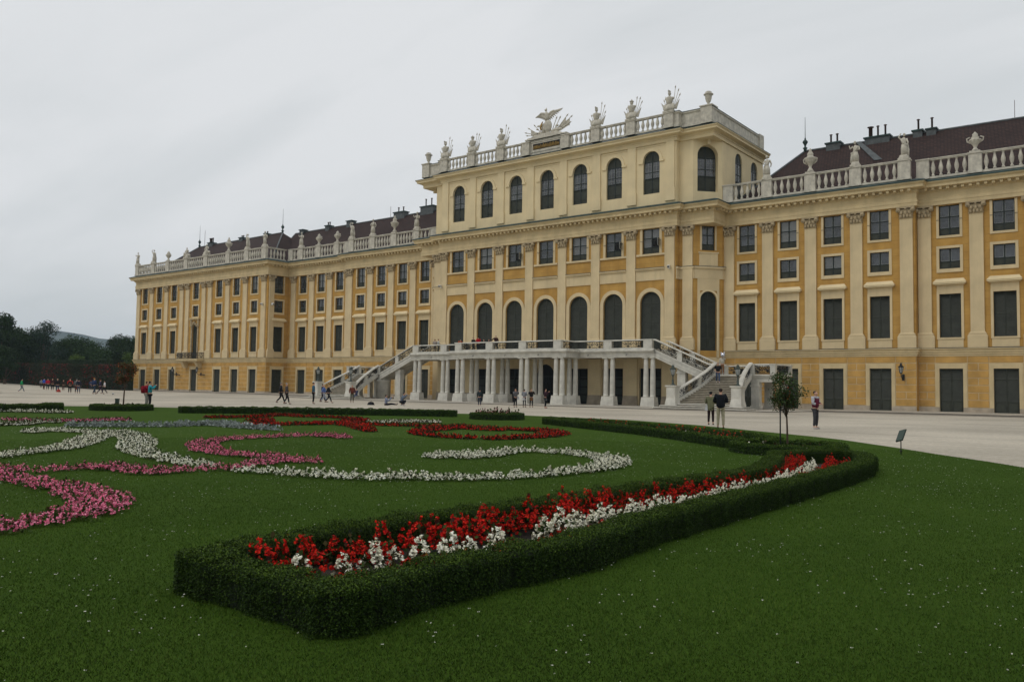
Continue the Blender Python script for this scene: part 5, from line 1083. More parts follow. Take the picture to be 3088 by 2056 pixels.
# ------------------------------------------------------------------ grass blades near the camera, daisies
def inside(pts, poly):
    x, y = pts[:, 0], pts[:, 1]; r = np.zeros(len(pts), bool); n = len(poly)
    for i in range(n):
        x1, y1 = poly[i]; x2, y2 = poly[(i + 1) % n]; c = ((y1 > y) != (y2 > y)) & (x < (x2 - x1) * (y - y1) / (y2 - y1 + 1e-12) + x1); r ^= c
    return r
def frustum_points(n, d0, d1, pw=1.0):
    d = (d0 ** pw + (d1 ** pw - d0 ** pw) * rng.random(n)) ** (1 / pw); a = YAW + rng.uniform(-.62, .62, n); return np.stack([CAM.x + np.sin(a) * d, CAM.y + np.cos(a) * d], 1), d
bedpoly = [tuple(p) for p in resample(FGL, .3, True)]
pts, dd = frustum_points(640000, 3.6, 26, .45); ok = ~inside(pts, bedpoly) & inside(pts, lawn_pts); pts = pts[ok]; dd = dd[ok]; n = len(pts)
tuft = np.sin(pts[:, 0] * 2.1 + np.sin(pts[:, 1] * 1.7) * 2) * np.sin(pts[:, 1] * 2.6 + pts[:, 0] * .7) * .5 + .5
c = np.column_stack([pts, np.full(n, .028)]); t = rdir(n) * .75; t[:, 2] = 1; hgt = rng.uniform(.012, .026, n) * (.8 + .4 * tuft)
gcol = palette(n, [(.038, .082, .008), (.050, .100, .010), (.030, .068, .007), (.070, .108, .016)], .3) * (.80 + .25 * tuft[:, None] + .22 * (np.sin(pts[:, 0] * .9 + 1.3 * np.sin(pts[:, 1] * .6)) * np.sin(pts[:, 1] * 1.1 + pts[:, 0] * .35))[:, None])
me = quads_mesh('grass', c, t, rdir(n), hgt, rng.uniform(.004, .008, n), gcol, M['blade'], 'mesh', True); go = link('grass', me); tag(go, 'short mown grass of the near lawn', 'grass', None, 'stuff')
dp = []
for _ in range(520):
    p, _d = frustum_points(1, 4.2, 30, 1.9); k = rng.integers(1, 9); dp.append(p + rng.normal(size=(k, 2)) * .22)
p, _d = frustum_points(2600, 5, 34, 1.8); dp.append(p); dp = np.vstack(dp); dp = dp[~inside(dp, bedpoly) & inside(dp, lawn_pts)]
n = len(dp); c = np.column_stack([np.repeat(dp, 3, 0) + rng.normal(size=(n * 3, 2)) * .004, np.full(n * 3, .062)]); nn = np.tile([0, -.2, 1.], (n * 3, 1)) + rdir(n * 3) * .5; dcol = palette(n * 3, [(.6, .6, .52), (.5, .5, .42)], .1)
o = quads_mesh('daisies', c, rdir(n * 3), nn, rng.uniform(.007, .012, n * 3), .009, dcol, M['petal']); tag(o, 'tiny white daisies scattered through the lawn', 'daisies', None, 'stuff')
# ------------------------------------------------------------------ trees
def leafcloud(cl, n, leaf, cols, flat=.3):
    """cl: list of (x,y,z,r)"""
    cl = np.array(cl, float); w_ = cl[:, 3] ** 2; k = rng.choice(len(cl), n, p=w_ / w_.sum()); d = rdir(n); rad = cl[k, 3] * (rng.random(n) ** .35) * rng.uniform(.8, 1.12, n)
    c = cl[k, :3] + d * rad[:, None] * np.array([1, 1, .85]); nn = d + rdir(n) * .7 + np.array([0, 0, flat]); return c, rdir(n) + d * .3, nn, rng.uniform(.7, 1.3, n) * leaf, palette(n, cols, .3)
def tree(name, label, group, x, y, z0, h, r, trunk, cols, leaf, n, crown0=.35, seed=0, nc=14, cat='tree', fruit=None, lean=(0, 0), branchy=True):
    rr = random.Random(seed + 5); t = thing(name, label, cat, (x, y, z0), 0, group); b = MB().mat(M['bark']); zc = h * crown0
    top = (lean[0], lean[1], h * .8); mid = (lean[0] * .35, lean[1] * .35 , zc * .6)
    b.tube([(0, 0, -.15), mid, (lean[0] * .8, lean[1] * .8, zc), top], [trunk, trunk * .8, trunk * .65, trunk * .2], 7)
    cl = []
    for i in range(nc):
        a = rr.uniform(0, 6.28); q = math.sqrt(rr.random()) * .72; v = rr.random(); zz = zc + (h - zc) * (.12 + .76 * v); k = (1 - abs(v - .42) * .9); cx, cy = lean[0] + q * r * k * math.cos(a), lean[1] + q * r * k * math.sin(a); cl.append((cx, cy, zz, r * rr.uniform(.26, .46)))
        if branchy: b.tube([(lean[0] * .85, lean[1] * .85, zc * rr.uniform(.85, 1.2)), ((cx + lean[0]) * .5, (cy + lean[1]) * .5, (zz + zc) * .5), (cx, cy, zz)], [trunk * .35, trunk * .22, trunk * .06], 5)
    b.build('trunk', t); c, tt, nn, s_, col = leafcloud(cl, n, leaf, cols)
    if fruit: k = rng.random(len(c)) < fruit[1]; col[k] = palette(k.sum(), fruit[0], .2)
    quads_mesh('crown', c, tt, nn, s_, s_ * .6, col, M['leaf'], t); return t
TG = [(.020, .038, .014), (.028, .050, .018), (.014, .028, .010), (.038, .060, .020)]
t = tree('rowan_tree', 'slender young tree with orange-red berries and a black stake, before the gravel court', None, 51.57, -64.53, .03, 2.12, .62, .03, [(.035, .06, .015), (.05, .08, .02), (.028, .05, .014)], .052, 3300, .50, 3, 30, fruit=([(.35, .06, .01), (.3, .03, .01)], .035), lean=(.02, -.16))
stk = MB().mat(M['iron']); stk.tube([(-.14, -.15, -.05), (-.14, -.15, 1.55)], .018, 6); stk.tube([(-.14, -.15, 1.08), (.02, -.12, 1.1)], .01, 4); stk.build('stake', t)
t = tree('rowan_tree', 'small far tree with rusty red leaves beside the photographing couple', None, 13.6, -62.5, .03, 2.75, .8, .05, [(.05, .055, .018), (.10, .05, .02), (.07, .06, .02)], .1, 1300, .5, 8, 12, fruit=([(.30, .06, .02)], .2), lean=(.15, 0))
# far wood behind the climbing hedge
def polar(px, dist): 
    a = (px - 1544) / 2541.11; v = _f + _r * a; v = Vector((v.x, v.y, 0)).normalized(); return CAM.x + v.x * dist, CAM.y + v.y * dist
FT = [(-60, 225, 18.5, 7, 0), (5, 222, 18.2, 4.8, 0), (55, 228, 14.2, 5.6, 0), (132, 230, 16.2, 5.6, 1), (98, 240, 15.0, 5, 1), (215, 235, 12.6, 5.0, 2), (262, 250, 12.8, 5.0, 0), (290, 232, 12.2, 5.5, 2), (345, 236, 13.0, 5.2, 0), (392, 240, 13.3, 5, 2), (420, 250, 13.5, 5, 0), (170, 255, 11.5, 5, 0), (235, 218, 7.6, 2.2, 3), (395, 215, 8.8, 2.4, 3), (-140, 230, 17, 7, 1), (20, 205, 9, 3, 0)]
FL = ['tallest dark tree at the end of the climbing hedge', 'tall dark round tree at the picture edge', 'bushy dark green tree below the tall one', 'wide blue-green tree with feathery top beside the hill', 'blue-green tree behind the feathery one', 'dark low rounded tree under the hill', 'dark tree between two rounded crowns', 'rounded mid-green tree in the middle of the far wood', 'dark tree nearest the lighter shrub by the palace corner', 'green tree close to the palace corner', 'dark tree half hidden by the palace corner', 'low dark tree behind the feathery one', 'small bright green bush above the climbing hedge', 'yellow-green shrub touching the palace corner', 'blue-green tree beyond the picture edge', 'low dark tree beside the pavilion roof']
for i, (px, d_, h_, r_, kk) in enumerate(FT):
    x, y = polar(px, d_); cols = [[(.016, .036, .010), (.024, .048, .012)], [(.018, .040, .024), (.026, .050, .030)], [(.022, .050, .013), (.032, .064, .015)], [(.055, .10, .016), (.07, .115, .02)]][kk]
    tree('bush' if kk == 3 else 'tree', FL[i], 'trees of the far wood', x, y, .9, h_ * (.91 if px < 110 else .97) - .3, r_ * 1.15, .35, cols, .40 if kk != 1 else .34, 9500 if kk != 3 else 2500, .1 if kk != 1 else .12, i * 7 + 2, 22, branchy=(i % 3 == 0))
# climbing hedge wall with red autumn creeper
A_ = Vector((-86.7, -9.5)); B_ = Vector((-150, -9.8)); hw_ = thing('creeper_hedge', 'tall long hedge wall with red creeper behind the standing groups', 'hedge', (A_.x, A_.y, 0))
core = MB().mat(hedge_core); Lw = (B_ - A_).length; core.box(-Lw, 0, -.3, .5, -.5, 4.4); core.build('twigs', hw_)
n = 16000; u = rng.random(n); top = rng.random(n) < .1; zz = np.where(top, 4.6 + .7 * u * 0, rng.uniform(0.05, 4.6, n)); c = np.stack([-u * Lw, np.where(top, rng.uniform(-.4, .5, n), -.42 + rng.normal(size=n) * .07), zz + .85 * u * (zz > 0)], 1)
redp = np.clip(np.sin(c[:, 0] * .55) * np.sin(c[:, 0] * .23 + c[:, 2] * .8) * .5 + .28, 0, 1) * (.35 + .5 * (c[:, 2] / 5)); isr = rng.random(n) < redp * .7; col = palette(n, [(.020, .028, .010), (.030, .030, .014), (.014, .022, .010)], .3); col[isr] = palette(isr.sum(), [(.16, .014, .014), (.22, .02, .02), (.08, .012, .012)], .3)
quads_mesh('leaves', c, rdir(n), np.tile([0, -1, .3], (n, 1)) + rdir(n) * .6, .26, .2, col, M['leaf'], hw_)
hg2 = thing('clipped_hedge', 'clipped dark hedge strip rising above the creeper wall', 'hedge', (-120, -3, 0)); core = MB().mat(hedge_core); core.box(-20, 14, 0, 2, .2, 5.9); core.build('twigs', hg2)
n = 4000; c = np.stack([rng.uniform(-20, 14, n), np.where(rng.random(n) < .3, rng.uniform(0, 2, n), -.1), rng.uniform(4.5, 6.1, n)], 1); quads_mesh('leaves', c, rdir(n), np.tile([0, -1, .4], (n, 1)) + rdir(n) * .6, .3, .2, palette(n, TG[:3], .3), M['leaf'], hg2)
pv = thing('garden_shed', 'low dark-roofed building end beyond the creeper wall', 'building', (-184, 6, 0)); m_ = MB().mat(M['dark']); m_.frust((-26, 13, -3, 3, 6.2), (-26, 12, -.3, .3, 8.0)); m_.build('roof', pv); m_ = MB().mat(M['plinth']); m_.box(-26, 12.5, -2.6, 2.6, .5, 6.2); m_.build('wall', pv)
m_ = MB().mat(M['stair']); m_.box(-26, 13.2, -3.2, -3.0, 5.95, 6.2); m_.build('gutter', pv)
gw = MB().mat(M['plinth']); gw.box(-1.2, 0, -.3, .3, -.5, 2.6); gw.box(-1.3, .1, -.4, .4, 2.6, 2.8); go = gw.build('garden_gate_pier', None, (-98.5, -6.0, 0)); tag(go, 'pale stone gate pier between creeper hedge and palace corner', 'pier')
# hills
hp = [(-20, 1012), (60, 1010), (120, 1004), (150, 1000), (180, 998), (250, 1007), (300, 1018), (340, 1021), (370, 1016), (400, 1014), (470, 1012), (560, 1030), (700, 1060), (900, 1100)]
V = []; F = []
for i, (px, py) in enumerate(hp):
    for j, (dist, k) in enumerate(((2300, 0), (2550, .45), (2800, .72), (3000, 1), (3300, .9), (3800, .0))):
        x, y = polar(px, dist); yh = 1169 + .0151 * (px - 1544) ; top = (yh - py) / 2541.11 * 3000 * .88 + 1.6; V.append((x, y, top * k + (5 * math.sin(i * 1.7 + j * 2.3) if 0 < k < 1 else 0)))
for i in range(len(hp) - 1):
    for j in range(5): F.append((i * 6 + j, (i + 1) * 6 + j, (i + 1) * 6 + j + 1, i * 6 + j + 1))
me = bpy.data.meshes.new('hills'); me.from_pydata(V, [], F); me.materials.append(pmat('wooded_hillside', (.045, .06, .04), .95, .3, .008)); me.polygons.foreach_set('use_smooth', [True] * len(F)); tag(link('hills', me), None, None, None, 'structure')
# small signs on the lawn
M['green'] = pmat('dark_green_board', (.03, .055, .04), .45, .1, 3)
t = thing('information_board', 'small slanted dark green board on a thin post at the lawn edge', 'sign', (53.84, -62.6, .02), R(-32)); b = MB().mat(M['iron']); b.tube([(0, 0, -.1), (0, 0, .36)], .014, 6); b.tube([(-.05, 0, .1), (.05, 0, .1)], .012, 4); b.build('post', t)
b = MB().mat(M['green']); b.T = Matrix.Translation((0, 0, .5)) @ Matrix.Rotation(R(-14), 4, 'Y') @ Matrix.Rotation(R(-35), 4, 'X'); b.box(-.11, .11, -.012, .012, -.17, .17); b.mat(M['iron']); b.box(-.12, .12, .013, .02, -.18, .18); b.build('panel', t)
t = thing('information_board', 'dark green box sign behind the round hedge of the far tree', 'sign', (11.99, -62.02, .02), R(-38)); b = MB().mat(M['iron']); b.tube([(0, 0, -.1), (0, 0, .3)], .03, 6); b.build('post', t); b = MB().mat(M['green']); b.box(-.2, .2, -.08, .08, .28, .6); b.box(-.22, .22, -.1, .1, .6, .63); b.build('panel', t)
# ================================================================== SCULPTURES
SKINQ = []
def skin_obj(name, verts, edges, radii, mat, parent, root=0, sub=1, smooth=True):
    me = bpy.data.meshes.new(name); me.from_pydata([tuple(v) for v in verts], edges, []); me.materials.append(mat); o = link(name, me, parent)
    o.modifiers.new('s', 'SKIN'); sv = me.skin_vertices[0].data
    for i, r in enumerate(radii): sv[i].radius = (r, r) if not hasattr(r, '__len__') else r; sv[i].use_root = (i == root)
    if sub: m = o.modifiers.new('u', 'SUBSURF'); m.levels = sub; m.render_levels = sub
    SKINQ.append(o); return o
class SK:
    def __init__(s): s.v = []; s.e = []; s.r = []
    def p(s, v, r, frm=None):
        s.v.append(Vector(v)); s.r.append(r)
        if frm is not None: s.e.append((frm, len(s.v) - 1))
        return len(s.v) - 1
    def obj(s, name, mat, parent, root=0, sub=1): return skin_obj(name, s.v, s.e, s.r, mat, parent, root, sub)
def statue_variant(v):
    """draped standing figure on a plinth, ~2.35 m with base"""
    mb = MB().mat(M['statue']); mb.box(-.48, .48, -.3, .3, 0, .14); mb.frust((-.42, .42, -.28, .28, .14), (-.3, .3, -.24, .24, .4))
    sg = 1 if v % 2 else -1; B = Vector
    hip = B((.04 * sg, 0, 1.15)); ch = B((-.03 * sg, 0, 1.62)); nk = B((0, -.02, 1.82)); hd = B((.03 * sg, -.04, 2.02))
    def tb(pts, rad, n=8): mb.tube(pts, rad, n)
    tb([(-.12, 0, .38), (-.13, -.05, .75), (-.09, 0, 1.12)], [.08, .11, .15]); tb([(.13, -.06, .38), (.16, -.1, .75), (.08, 0, 1.12)], [.08, .11, .15])
    tb([hip - B((0, 0, .15)), hip, (hip + ch) / 2, ch, nk], [.2, .23, .19, .24, .09], 10); mb.ball(hd, .13, 8, (.85, .95, 1.15)); mb.ball(hd + B((0, .03, .05)), .13, 8, (.95, .95, .9))
    L1 = ch + B((-.24, 0, .08)); R1 = ch + B((.24, 0, .08))
    arms = {0: ([L1, L1 + B((-.16, -.05, -.28)), L1 + B((.05, -.25, -.4))], [R1, R1 + B((.14, .02, -.32)), R1 + B((.08, -.08, -.6))]), 1: ([L1, L1 + B((-.2, 0, .22)), L1 + B((.02, 0, .5))], [R1, R1 + B((.12, .02, -.3)), R1 + B((.1, -.05, -.62))]), 2: ([L1, L1 + B((-.25, -.05, -.15)), L1 + B((-.32, -.1, .1))], [R1, R1 + B((.1, -.1, -.28)), R1 + B((-.12, -.25, -.3))])}[v % 3]
    for a in arms: tb(a, [.085, .07, .05])
    # drapery falling from one shoulder and around the hips
    for i in range(7):
        a = -1.2 + i * .4; tb([(hip.x + .2 * math.sin(a), -.16 * math.cos(a), 1.25), (.22 * math.sin(a) + .03, -.2 * math.cos(a), .9), (.24 * math.sin(a * 1.1) + .04, -.16 * math.cos(a), .42)], [.07, .085, .06], 6)
    tb([ch + B((-.2 * sg, -.12, .1)), ch + B((0, -.2, -.25)), hip + B((.2 * sg, -.1, -.05))], [.07, .08, .09], 6)
    tb([hip + B((.2 * sg, .1, .1)), (.3 * sg, .12, .8), (.28 * sg, .1, .25)], [.1, .13, .12], 7)
    if v == 2: mb.lathe(-.3, 0, [(.18, .4), (.14, .8), (.1, 1.1), (.14, 1.2), (.02, 1.25)], 8)
    return mb
def urn_variant(v):
    mb = MB().mat(M['statue']); mb.box(-.42, .42, -.3, .3, 0, .12)
    if v == 0: pr = [(.34, .12), (.26, .3), (.13, .5), (.14, .62), (.3, .85), (.5, 1.1), (.58, 1.22), (.6, 1.3), (.34, 1.42), (.26, 1.55), (.3, 1.62), (.28, 1.72), (.12, 1.95), (.14, 2.02), (.06, 2.15), (.01, 2.2)]
    elif v == 1: pr = [(.32, .12), (.2, .3), (.12, .42), (.2, .6), (.36, .82), (.42, 1.0), (.38, 1.15), (.3, 1.22), (.34, 1.3), (.2, 1.42), (.24, 1.55), (.1, 1.7), (.01, 1.8)]
    else: pr = [(.28, .12), (.14, .2), (.12, .3), (.24, .48), (.33, .8), (.36, 1.05), (.36, 1.1), (.50, 1.16), (.50, 1.22), (.32, 1.27), (.34, 1.42), (.22, 1.5), (.01, 1.53)]
    mb.lathe(0, 0, pr, 14)
    if v < 2:
        for s in (1, -1): mb.tube([(s * .3, 0, .8), (s * .62, 0, 1.0), (s * .66, 0, 1.25), (s * .4, 0, 1.35)], .06, 6)
        for i in range(8): a = i * .785; mb.ball((.42 * math.cos(a), .42 * math.sin(a), 1.05), .1, 6)
    return mb
def trophy_variant(v):
    """armour with helmet, shields, flags and spears"""
    mb = MB().mat(M['statue']); mb.box(-.55, .55, -.35, .35, 0, .15); mb.lathe(0, 0, [(.42, .15), (.48, .35), (.34, .62), (.22, .8)], 10)
    mb.lathe(0, 0, [(.24, .75), (.28, .9), (.34, 1.15), (.36, 1.32), (.24, 1.46), (.1, 1.52), (.09, 1.62)], 10)
    for s in (1, -1): mb.ball((s * .34, 0, 1.32), .13, 7); mb.ball((s * .36, -.12, .5), .26, 8, (1, .35, 1.3))
    if v == 1: mb.lathe(0, 0, [(.1, 1.5), (.17, 1.66), (.16, 1.8), (.24, 1.84), (.1, 1.92), (.03, 2.05)], 8)
    else: mb.ball((0, 0, 1.78), .17, 8, (.9, 1.1, 1)); mb.box(-.04, .04, -.25, .2, 1.88, 2.06); mb.ball((0, -.14, 1.74), .1, 6)
    rr = random.Random(v)
    for s in (1, -1):
        for k in range(3 if s > 0 else 2):
            a = s * (.12 + .2 * k); h = (rr.uniform(1.7, 2.0) if s > 0 else rr.uniform(1.0, 1.3)) - .25 * k; x0 = s * .3
            mb.tube([(x0, .12, .3), (x0 + math.sin(a) * h, .12, .3 + math.cos(a) * h)], .028, 5); e = Vector((x0 + math.sin(a) * h, .12, .3 + math.cos(a) * h)); d = Vector((math.sin(a), 0, math.cos(a)))
            mb.tube([e, e + d * .08, e + d * .28], [.03, .07, .005], 5)
        mb.add([(s * .3, .1, .4), (s * .95, .12, 1.15), (s * .8, .16, .75), (s * .62, .14, .3), (s * .3, .2, .4), (s * .95, .2, 1.15), (s * .62, .24, .3)], [(0, 1, 2, 3), (4, 6, 5), (0, 4, 5, 1), (3, 6, 4, 0), (1, 5, 6, 3)])
    return mb
def seated_variant(v):
    mb = MB().mat(M['statue']); mb.box(-.7, .7, -.35, .35, 0, .15); mb.frust((-.7, .7, -.3, .3, .15), (-.3, .35, -.25, .25, .8)); s = 1 if v else -1
    mb.tube([(0, 0, .8), (0, .02, 1.1), (.02, 0, 1.4), (0, 0, 1.55)], [.26, .22, .25, .08], 9); mb.ball((0, -.03, 1.72), .14, 8)
    mb.tube([(s * .05, -.1, .85), (s * .45, -.25, .95), (s * .6, -.25, .3)], [.16, .13, .08], 7); mb.tube([(-s * .05, -.1, .85), (s * .25, -.3, .8), (s * .35, -.3, .2)], [.16, .13, .08], 7)
    mb.tube([(-.25, 0, 1.45), (-.45, -.1, 1.15), (-.35, -.2, .9)], [.08, .07, .05], 6); mb.tube([(.25, 0, 1.45), (.5, 0, 1.25), (.7, -.1, 1.1)], [.08, .07, .05], 6); mb.ball((.72, -.05, .55), .24, 7); mb.ball((-.62, 0, .4), .26, 7)
    return mb
SV = {}
def sculpture(key, name, label, cat, x, y, z, rz=0, group=None, sc_=1.):
    fn = {'f': statue_variant, 'u': urn_variant, 't': trophy_variant, 's': seated_variant}[key[0]]
    if key not in SV: o = fn(int(key[1])).build(name, None); SV[key] = o.data
    else: o = link(name, SV[key])
    o.location = (x, y, z); o.rotation_euler = (0, 0, rz); o.scale = (sc_ * 1.05, sc_ * 1.05, sc_ * (1.2 if key[0] == 'f' or key == 'u0' else 1.08)); return tag(o, label, cat, group)
G1_ = 'stone figures on the balustrades'; G2_ = 'stone urns on the balustrades'; G3_ = 'stone armour trophies on the centre block'; G4_ = 'stone figures on the balustrades'
for (k, n_, lab, c, x, y, z, rz, g) in [
    ('f0', 'stone_statue', 'draped stone figure in front of the roof end beside the centre block', 'statue', 26.2, yW - .35, 23.95, .3, G1_), ('u0', 'stone_urn', 'large wide stone urn below the roof spire', 'urn', 30.75, yW - .35, 23.95, 0, G2_),
    ('f2', 'stone_statue', 'stone figure with bent arms between big urn and chimneys', 'statue', 35.2, yW - .35, 23.95, .2, G1_), ('f1', 'stone_statue', 'stone figure with one arm raised over its head', 'statue', 39.7, yW - .35, 23.95, -.1, G1_),
    ('u1', 'stone_urn', 'slim stone urn alone before the near long roof', 'urn', 45.6, yL - .35, 23.95, 0, G2_), ('f0', 'stone_statue', 'stone figure cut by the picture edge on the balustrade', 'statue', 50.1, yL - .35, 23.95, 0, G1_),
    ('f2', 'stone_statue', 'stone figure closest to the far side of the centre block', 'statue', -25.3, yW - .35, 23.95, .3, G1_), ('u0', 'stone_urn', 'round stone urn next to the figure by the centre block', 'urn', -29.9, yW - .35, 23.95, 0, G2_),
    ('f0', 'stone_statue', 'slim stone figure between the round urn and the dark chimney', 'statue', -34.5, yW - .35, 23.95, .4, G1_), ('f1', 'stone_statue', 'stone figure over the step of the far wing', 'statue', -39.2, yW - .35, 23.95, .1, G1_),
    ('u1', 'stone_urn', 'stone urn just beyond the step of the far wing', 'urn', -43.7, yL - .35, 23.95, 0, G2_), ('u1', 'stone_urn', 'stone urn in the middle of the far recessed wing', 'urn', -48.2, yL - .35, 23.95, 0, G2_),
    ('f2', 'stone_statue', 'stone figure in the corner where the far pavilion begins', 'statue', -52.6, yL - .35, 23.95, .3, G1_), ('f0', 'stone_statue', 'stone figure on the near corner of the far pavilion', 'statue', -56.9, yP - .35, 23.95, .2, G1_),
    ('f1', 'stone_statue', 'second stone figure on the far pavilion from its near corner', 'statue', -61.7, yP - .35, 23.95, 0, G1_), ('u0', 'stone_urn', 'stone urn near the middle of the far pavilion', 'urn', -67.1, yP - .35, 23.95, 0, G2_),
    ('s1', 'seated_statue', 'seated stone figure with shields on the far pavilion', 'statue', -73.8, yP - .35, 23.95, 0, G4_), ('s0', 'seated_statue', 'leaning seated stone figure at the rising roof hip', 'statue', -80.1, yP - .35, 23.95, 0, G4_),
    ('u1', 'stone_urn', 'stone urn at the low end of the far roof', 'urn', -86.3, yP - .35, 23.95, 0, G2_), ('f1', 'stone_statue', 'stone figure against the sky, second from the far corner', 'statue', -91.4, yP - .35, 23.95, .5, G1_), ('f2', 'stone_statue', 'small stone figure on the extreme far corner', 'statue', -97.2, yP - .35, 23.95, .3, G1_),
    ('u2', 'stone_urn', 'tall stone vase on the near corner of the centre block', 'urn', 20.75, -3.0, 32.19, 0, G2_), ('u2', 'stone_urn', 'stone vase on the far corner of the centre block', 'urn', -20.75, -3.0, 32.19, 0, G2_),
    ('t0', 'armour_trophy', 'armour trophy with spears nearest the tall corner vase', 'sculpture', 16.65, yC - .3, 31.95, 0, G3_), ('t1', 'armour_trophy', 'armour trophy with a plumed small helmet between two larger ones', 'sculpture', 11.9, yC - .3, 31.95, 0, G3_),
    ('t2', 'armour_trophy', 'armour trophy next to the near side of the eagle group', 'sculpture', 7.2, yC - .3, 31.95, 0, G3_), ('t0', 'armour_trophy', 'armour trophy next to the far side of the eagle group', 'sculpture', -7.0, yC - .3, 31.95, 0, G3_),
    ('t1', 'armour_trophy', 'small armour trophy in the middle of the far balustrade', 'sculpture', -11.85, yC - .3, 31.95, 0, G3_), ('t2', 'armour_trophy', 'armour trophy beside the far corner vase', 'sculpture', -16.65, yC - .3, 31.95, 0, G3_)]:
    sculpture(k, n_, lab, c, x, y, z, rz, g, 1.12 if k[0] == 't' else 1.0)
# eagle group
eg = thing('eagle_sculpture', 'stone eagle with spread wings over a shield, flags and spears at the top centre', 'sculpture', (0, yC - .1, 32.1)); b = MB().mat(M['statue'])
b.frust((-3.0, 3.0, -.4, .5, 0), (-1.6, 1.6, -.35, .4, .55)); b.lathe(-2.7, 0, [(.35, 0), (.3, .3), (.02, .45)], 10); b.ball((.25, -.25, 1.35), .62, 12, (1, .45, 1.25)); b.ball((-.35, -.2, 1.2), .5, 10, (.6, .5, 1.3))
b.mat(M['gold']); b.tube([(-.55, -.5, .75), (-.62, -.55, 1.2), (-.45, -.52, 1.75), (-.3, -.5, 1.95)], [.05, .12, .1, .04], 6); b.mat(M['statue'])
for (x0, a, h, f) in ((-.9, -1.25, 2.4, 0), (-.9, -1.0, 2.2, 1), (-.7, -1.4, 2.3, 0), (-.6, -.75, 1.9, 0), (.9, 1.0, 2.9, 1), (.9, .8, 2.6, 1), (.8, 1.2, 2.5, 0), (.7, .55, 2.0, 0), (.5, .4, 1.9, 0)):
    e = Vector((x0 + math.sin(a) * h, .1, .4 + math.cos(a) * h)); d = Vector((math.sin(a), 0, math.cos(a))); b.tube([(x0, .1, .4), e], .05, 5); b.tube([e, e + d * .15, e + d * .4], [.04, .1, .01], 5)
    if f: m_ = Vector((x0, .1, .4)); q = m_.lerp(e, .35); b.add([tuple(q), tuple(e - d * .2), tuple(e - d * .25 + Vector((0, .05, -.75))), tuple(q + Vector((.1, .05, -.35))), tuple(q + Vector((0, .12, 0))), tuple(e - d * .2 + Vector((0, .12, 0))), tuple(e - d * .25 + Vector((0, .17, -.75)))], [(0, 1, 2, 3), (4, 6, 5), (0, 4, 5, 1), (1, 5, 6, 2)])
for i in range(16):
    rr = random.Random(i + 50); b.ball((rr.uniform(-1.6, 1.6), -.05, rr.uniform(.7, 1.7) - .0), rr.uniform(.14, .26), 7, (1.3, .7, .8))
for i in range(14): rr = random.Random(i); b.ball((-1.9 + i * .3, -.15 + rr.uniform(-.1, .1), .6 + rr.uniform(0, .35) * (1 - abs(i - 7) / 9)), rr.uniform(.18, .32), 7, (1.2, .8, .8))
b.build('shield_and_flags', eg)
b = MB().mat(M['capital'] if 0 else M['statue']); b.tube([(.05, 0, 2.0), (-.02, -.05, 2.5), (-.05, -.1, 2.95), (-.1, -.12, 3.2)], [.2, .34, .26, .13], 10); b.ball((-.12, -.16, 3.42), .17, 8); b.tube([(-.12, -.28, 3.42), (-.14, -.48, 3.36)], [.07, .01], 5); b.tube([(-.1, -.1, 3.5), (-.1, -.1, 3.72)], [.1, .03], 6)
for s in (1, -1): b.tube([(s * .12, -.1, 2.1), (s * .2, -.2, 1.75)], [.12, .06], 6)
b.build('eagle_body', eg)
for s in (1, -1):
    wg = MB().mat(M['statue']); n = 9
    for i in range(n):
        t_ = i / (n - 1); base = Vector((s * (.2 + .95 * t_ * (1 if s > 0 else .8)), .05, 2.75 + .42 * math.sin(t_ * 2.2))); ang = (1.15 + .5 * t_ if s < 0 else 1.35 - .05 * t_) ; ln = .6 + .38 * t_
        d = Vector((s * math.sin(2.75 - t_ * (1.35 if s > 0 else .9)), 0, math.cos(2.75 - t_ * (1.35 if s > 0 else .9)))); wg.tube([base, base + d * ln * .6, base + d * ln * (1.15 if s > 0 else .95)], [.14, .12, .03], 5)
    wg.tube([(s * .1, 0, 2.8), (s * .5, 0, 3.08), (s * .95, 0, 3.2), (s * 1.3, 0, 3.05)], [.14, .16, .13, .07], 7); wg.build('wing', eg)
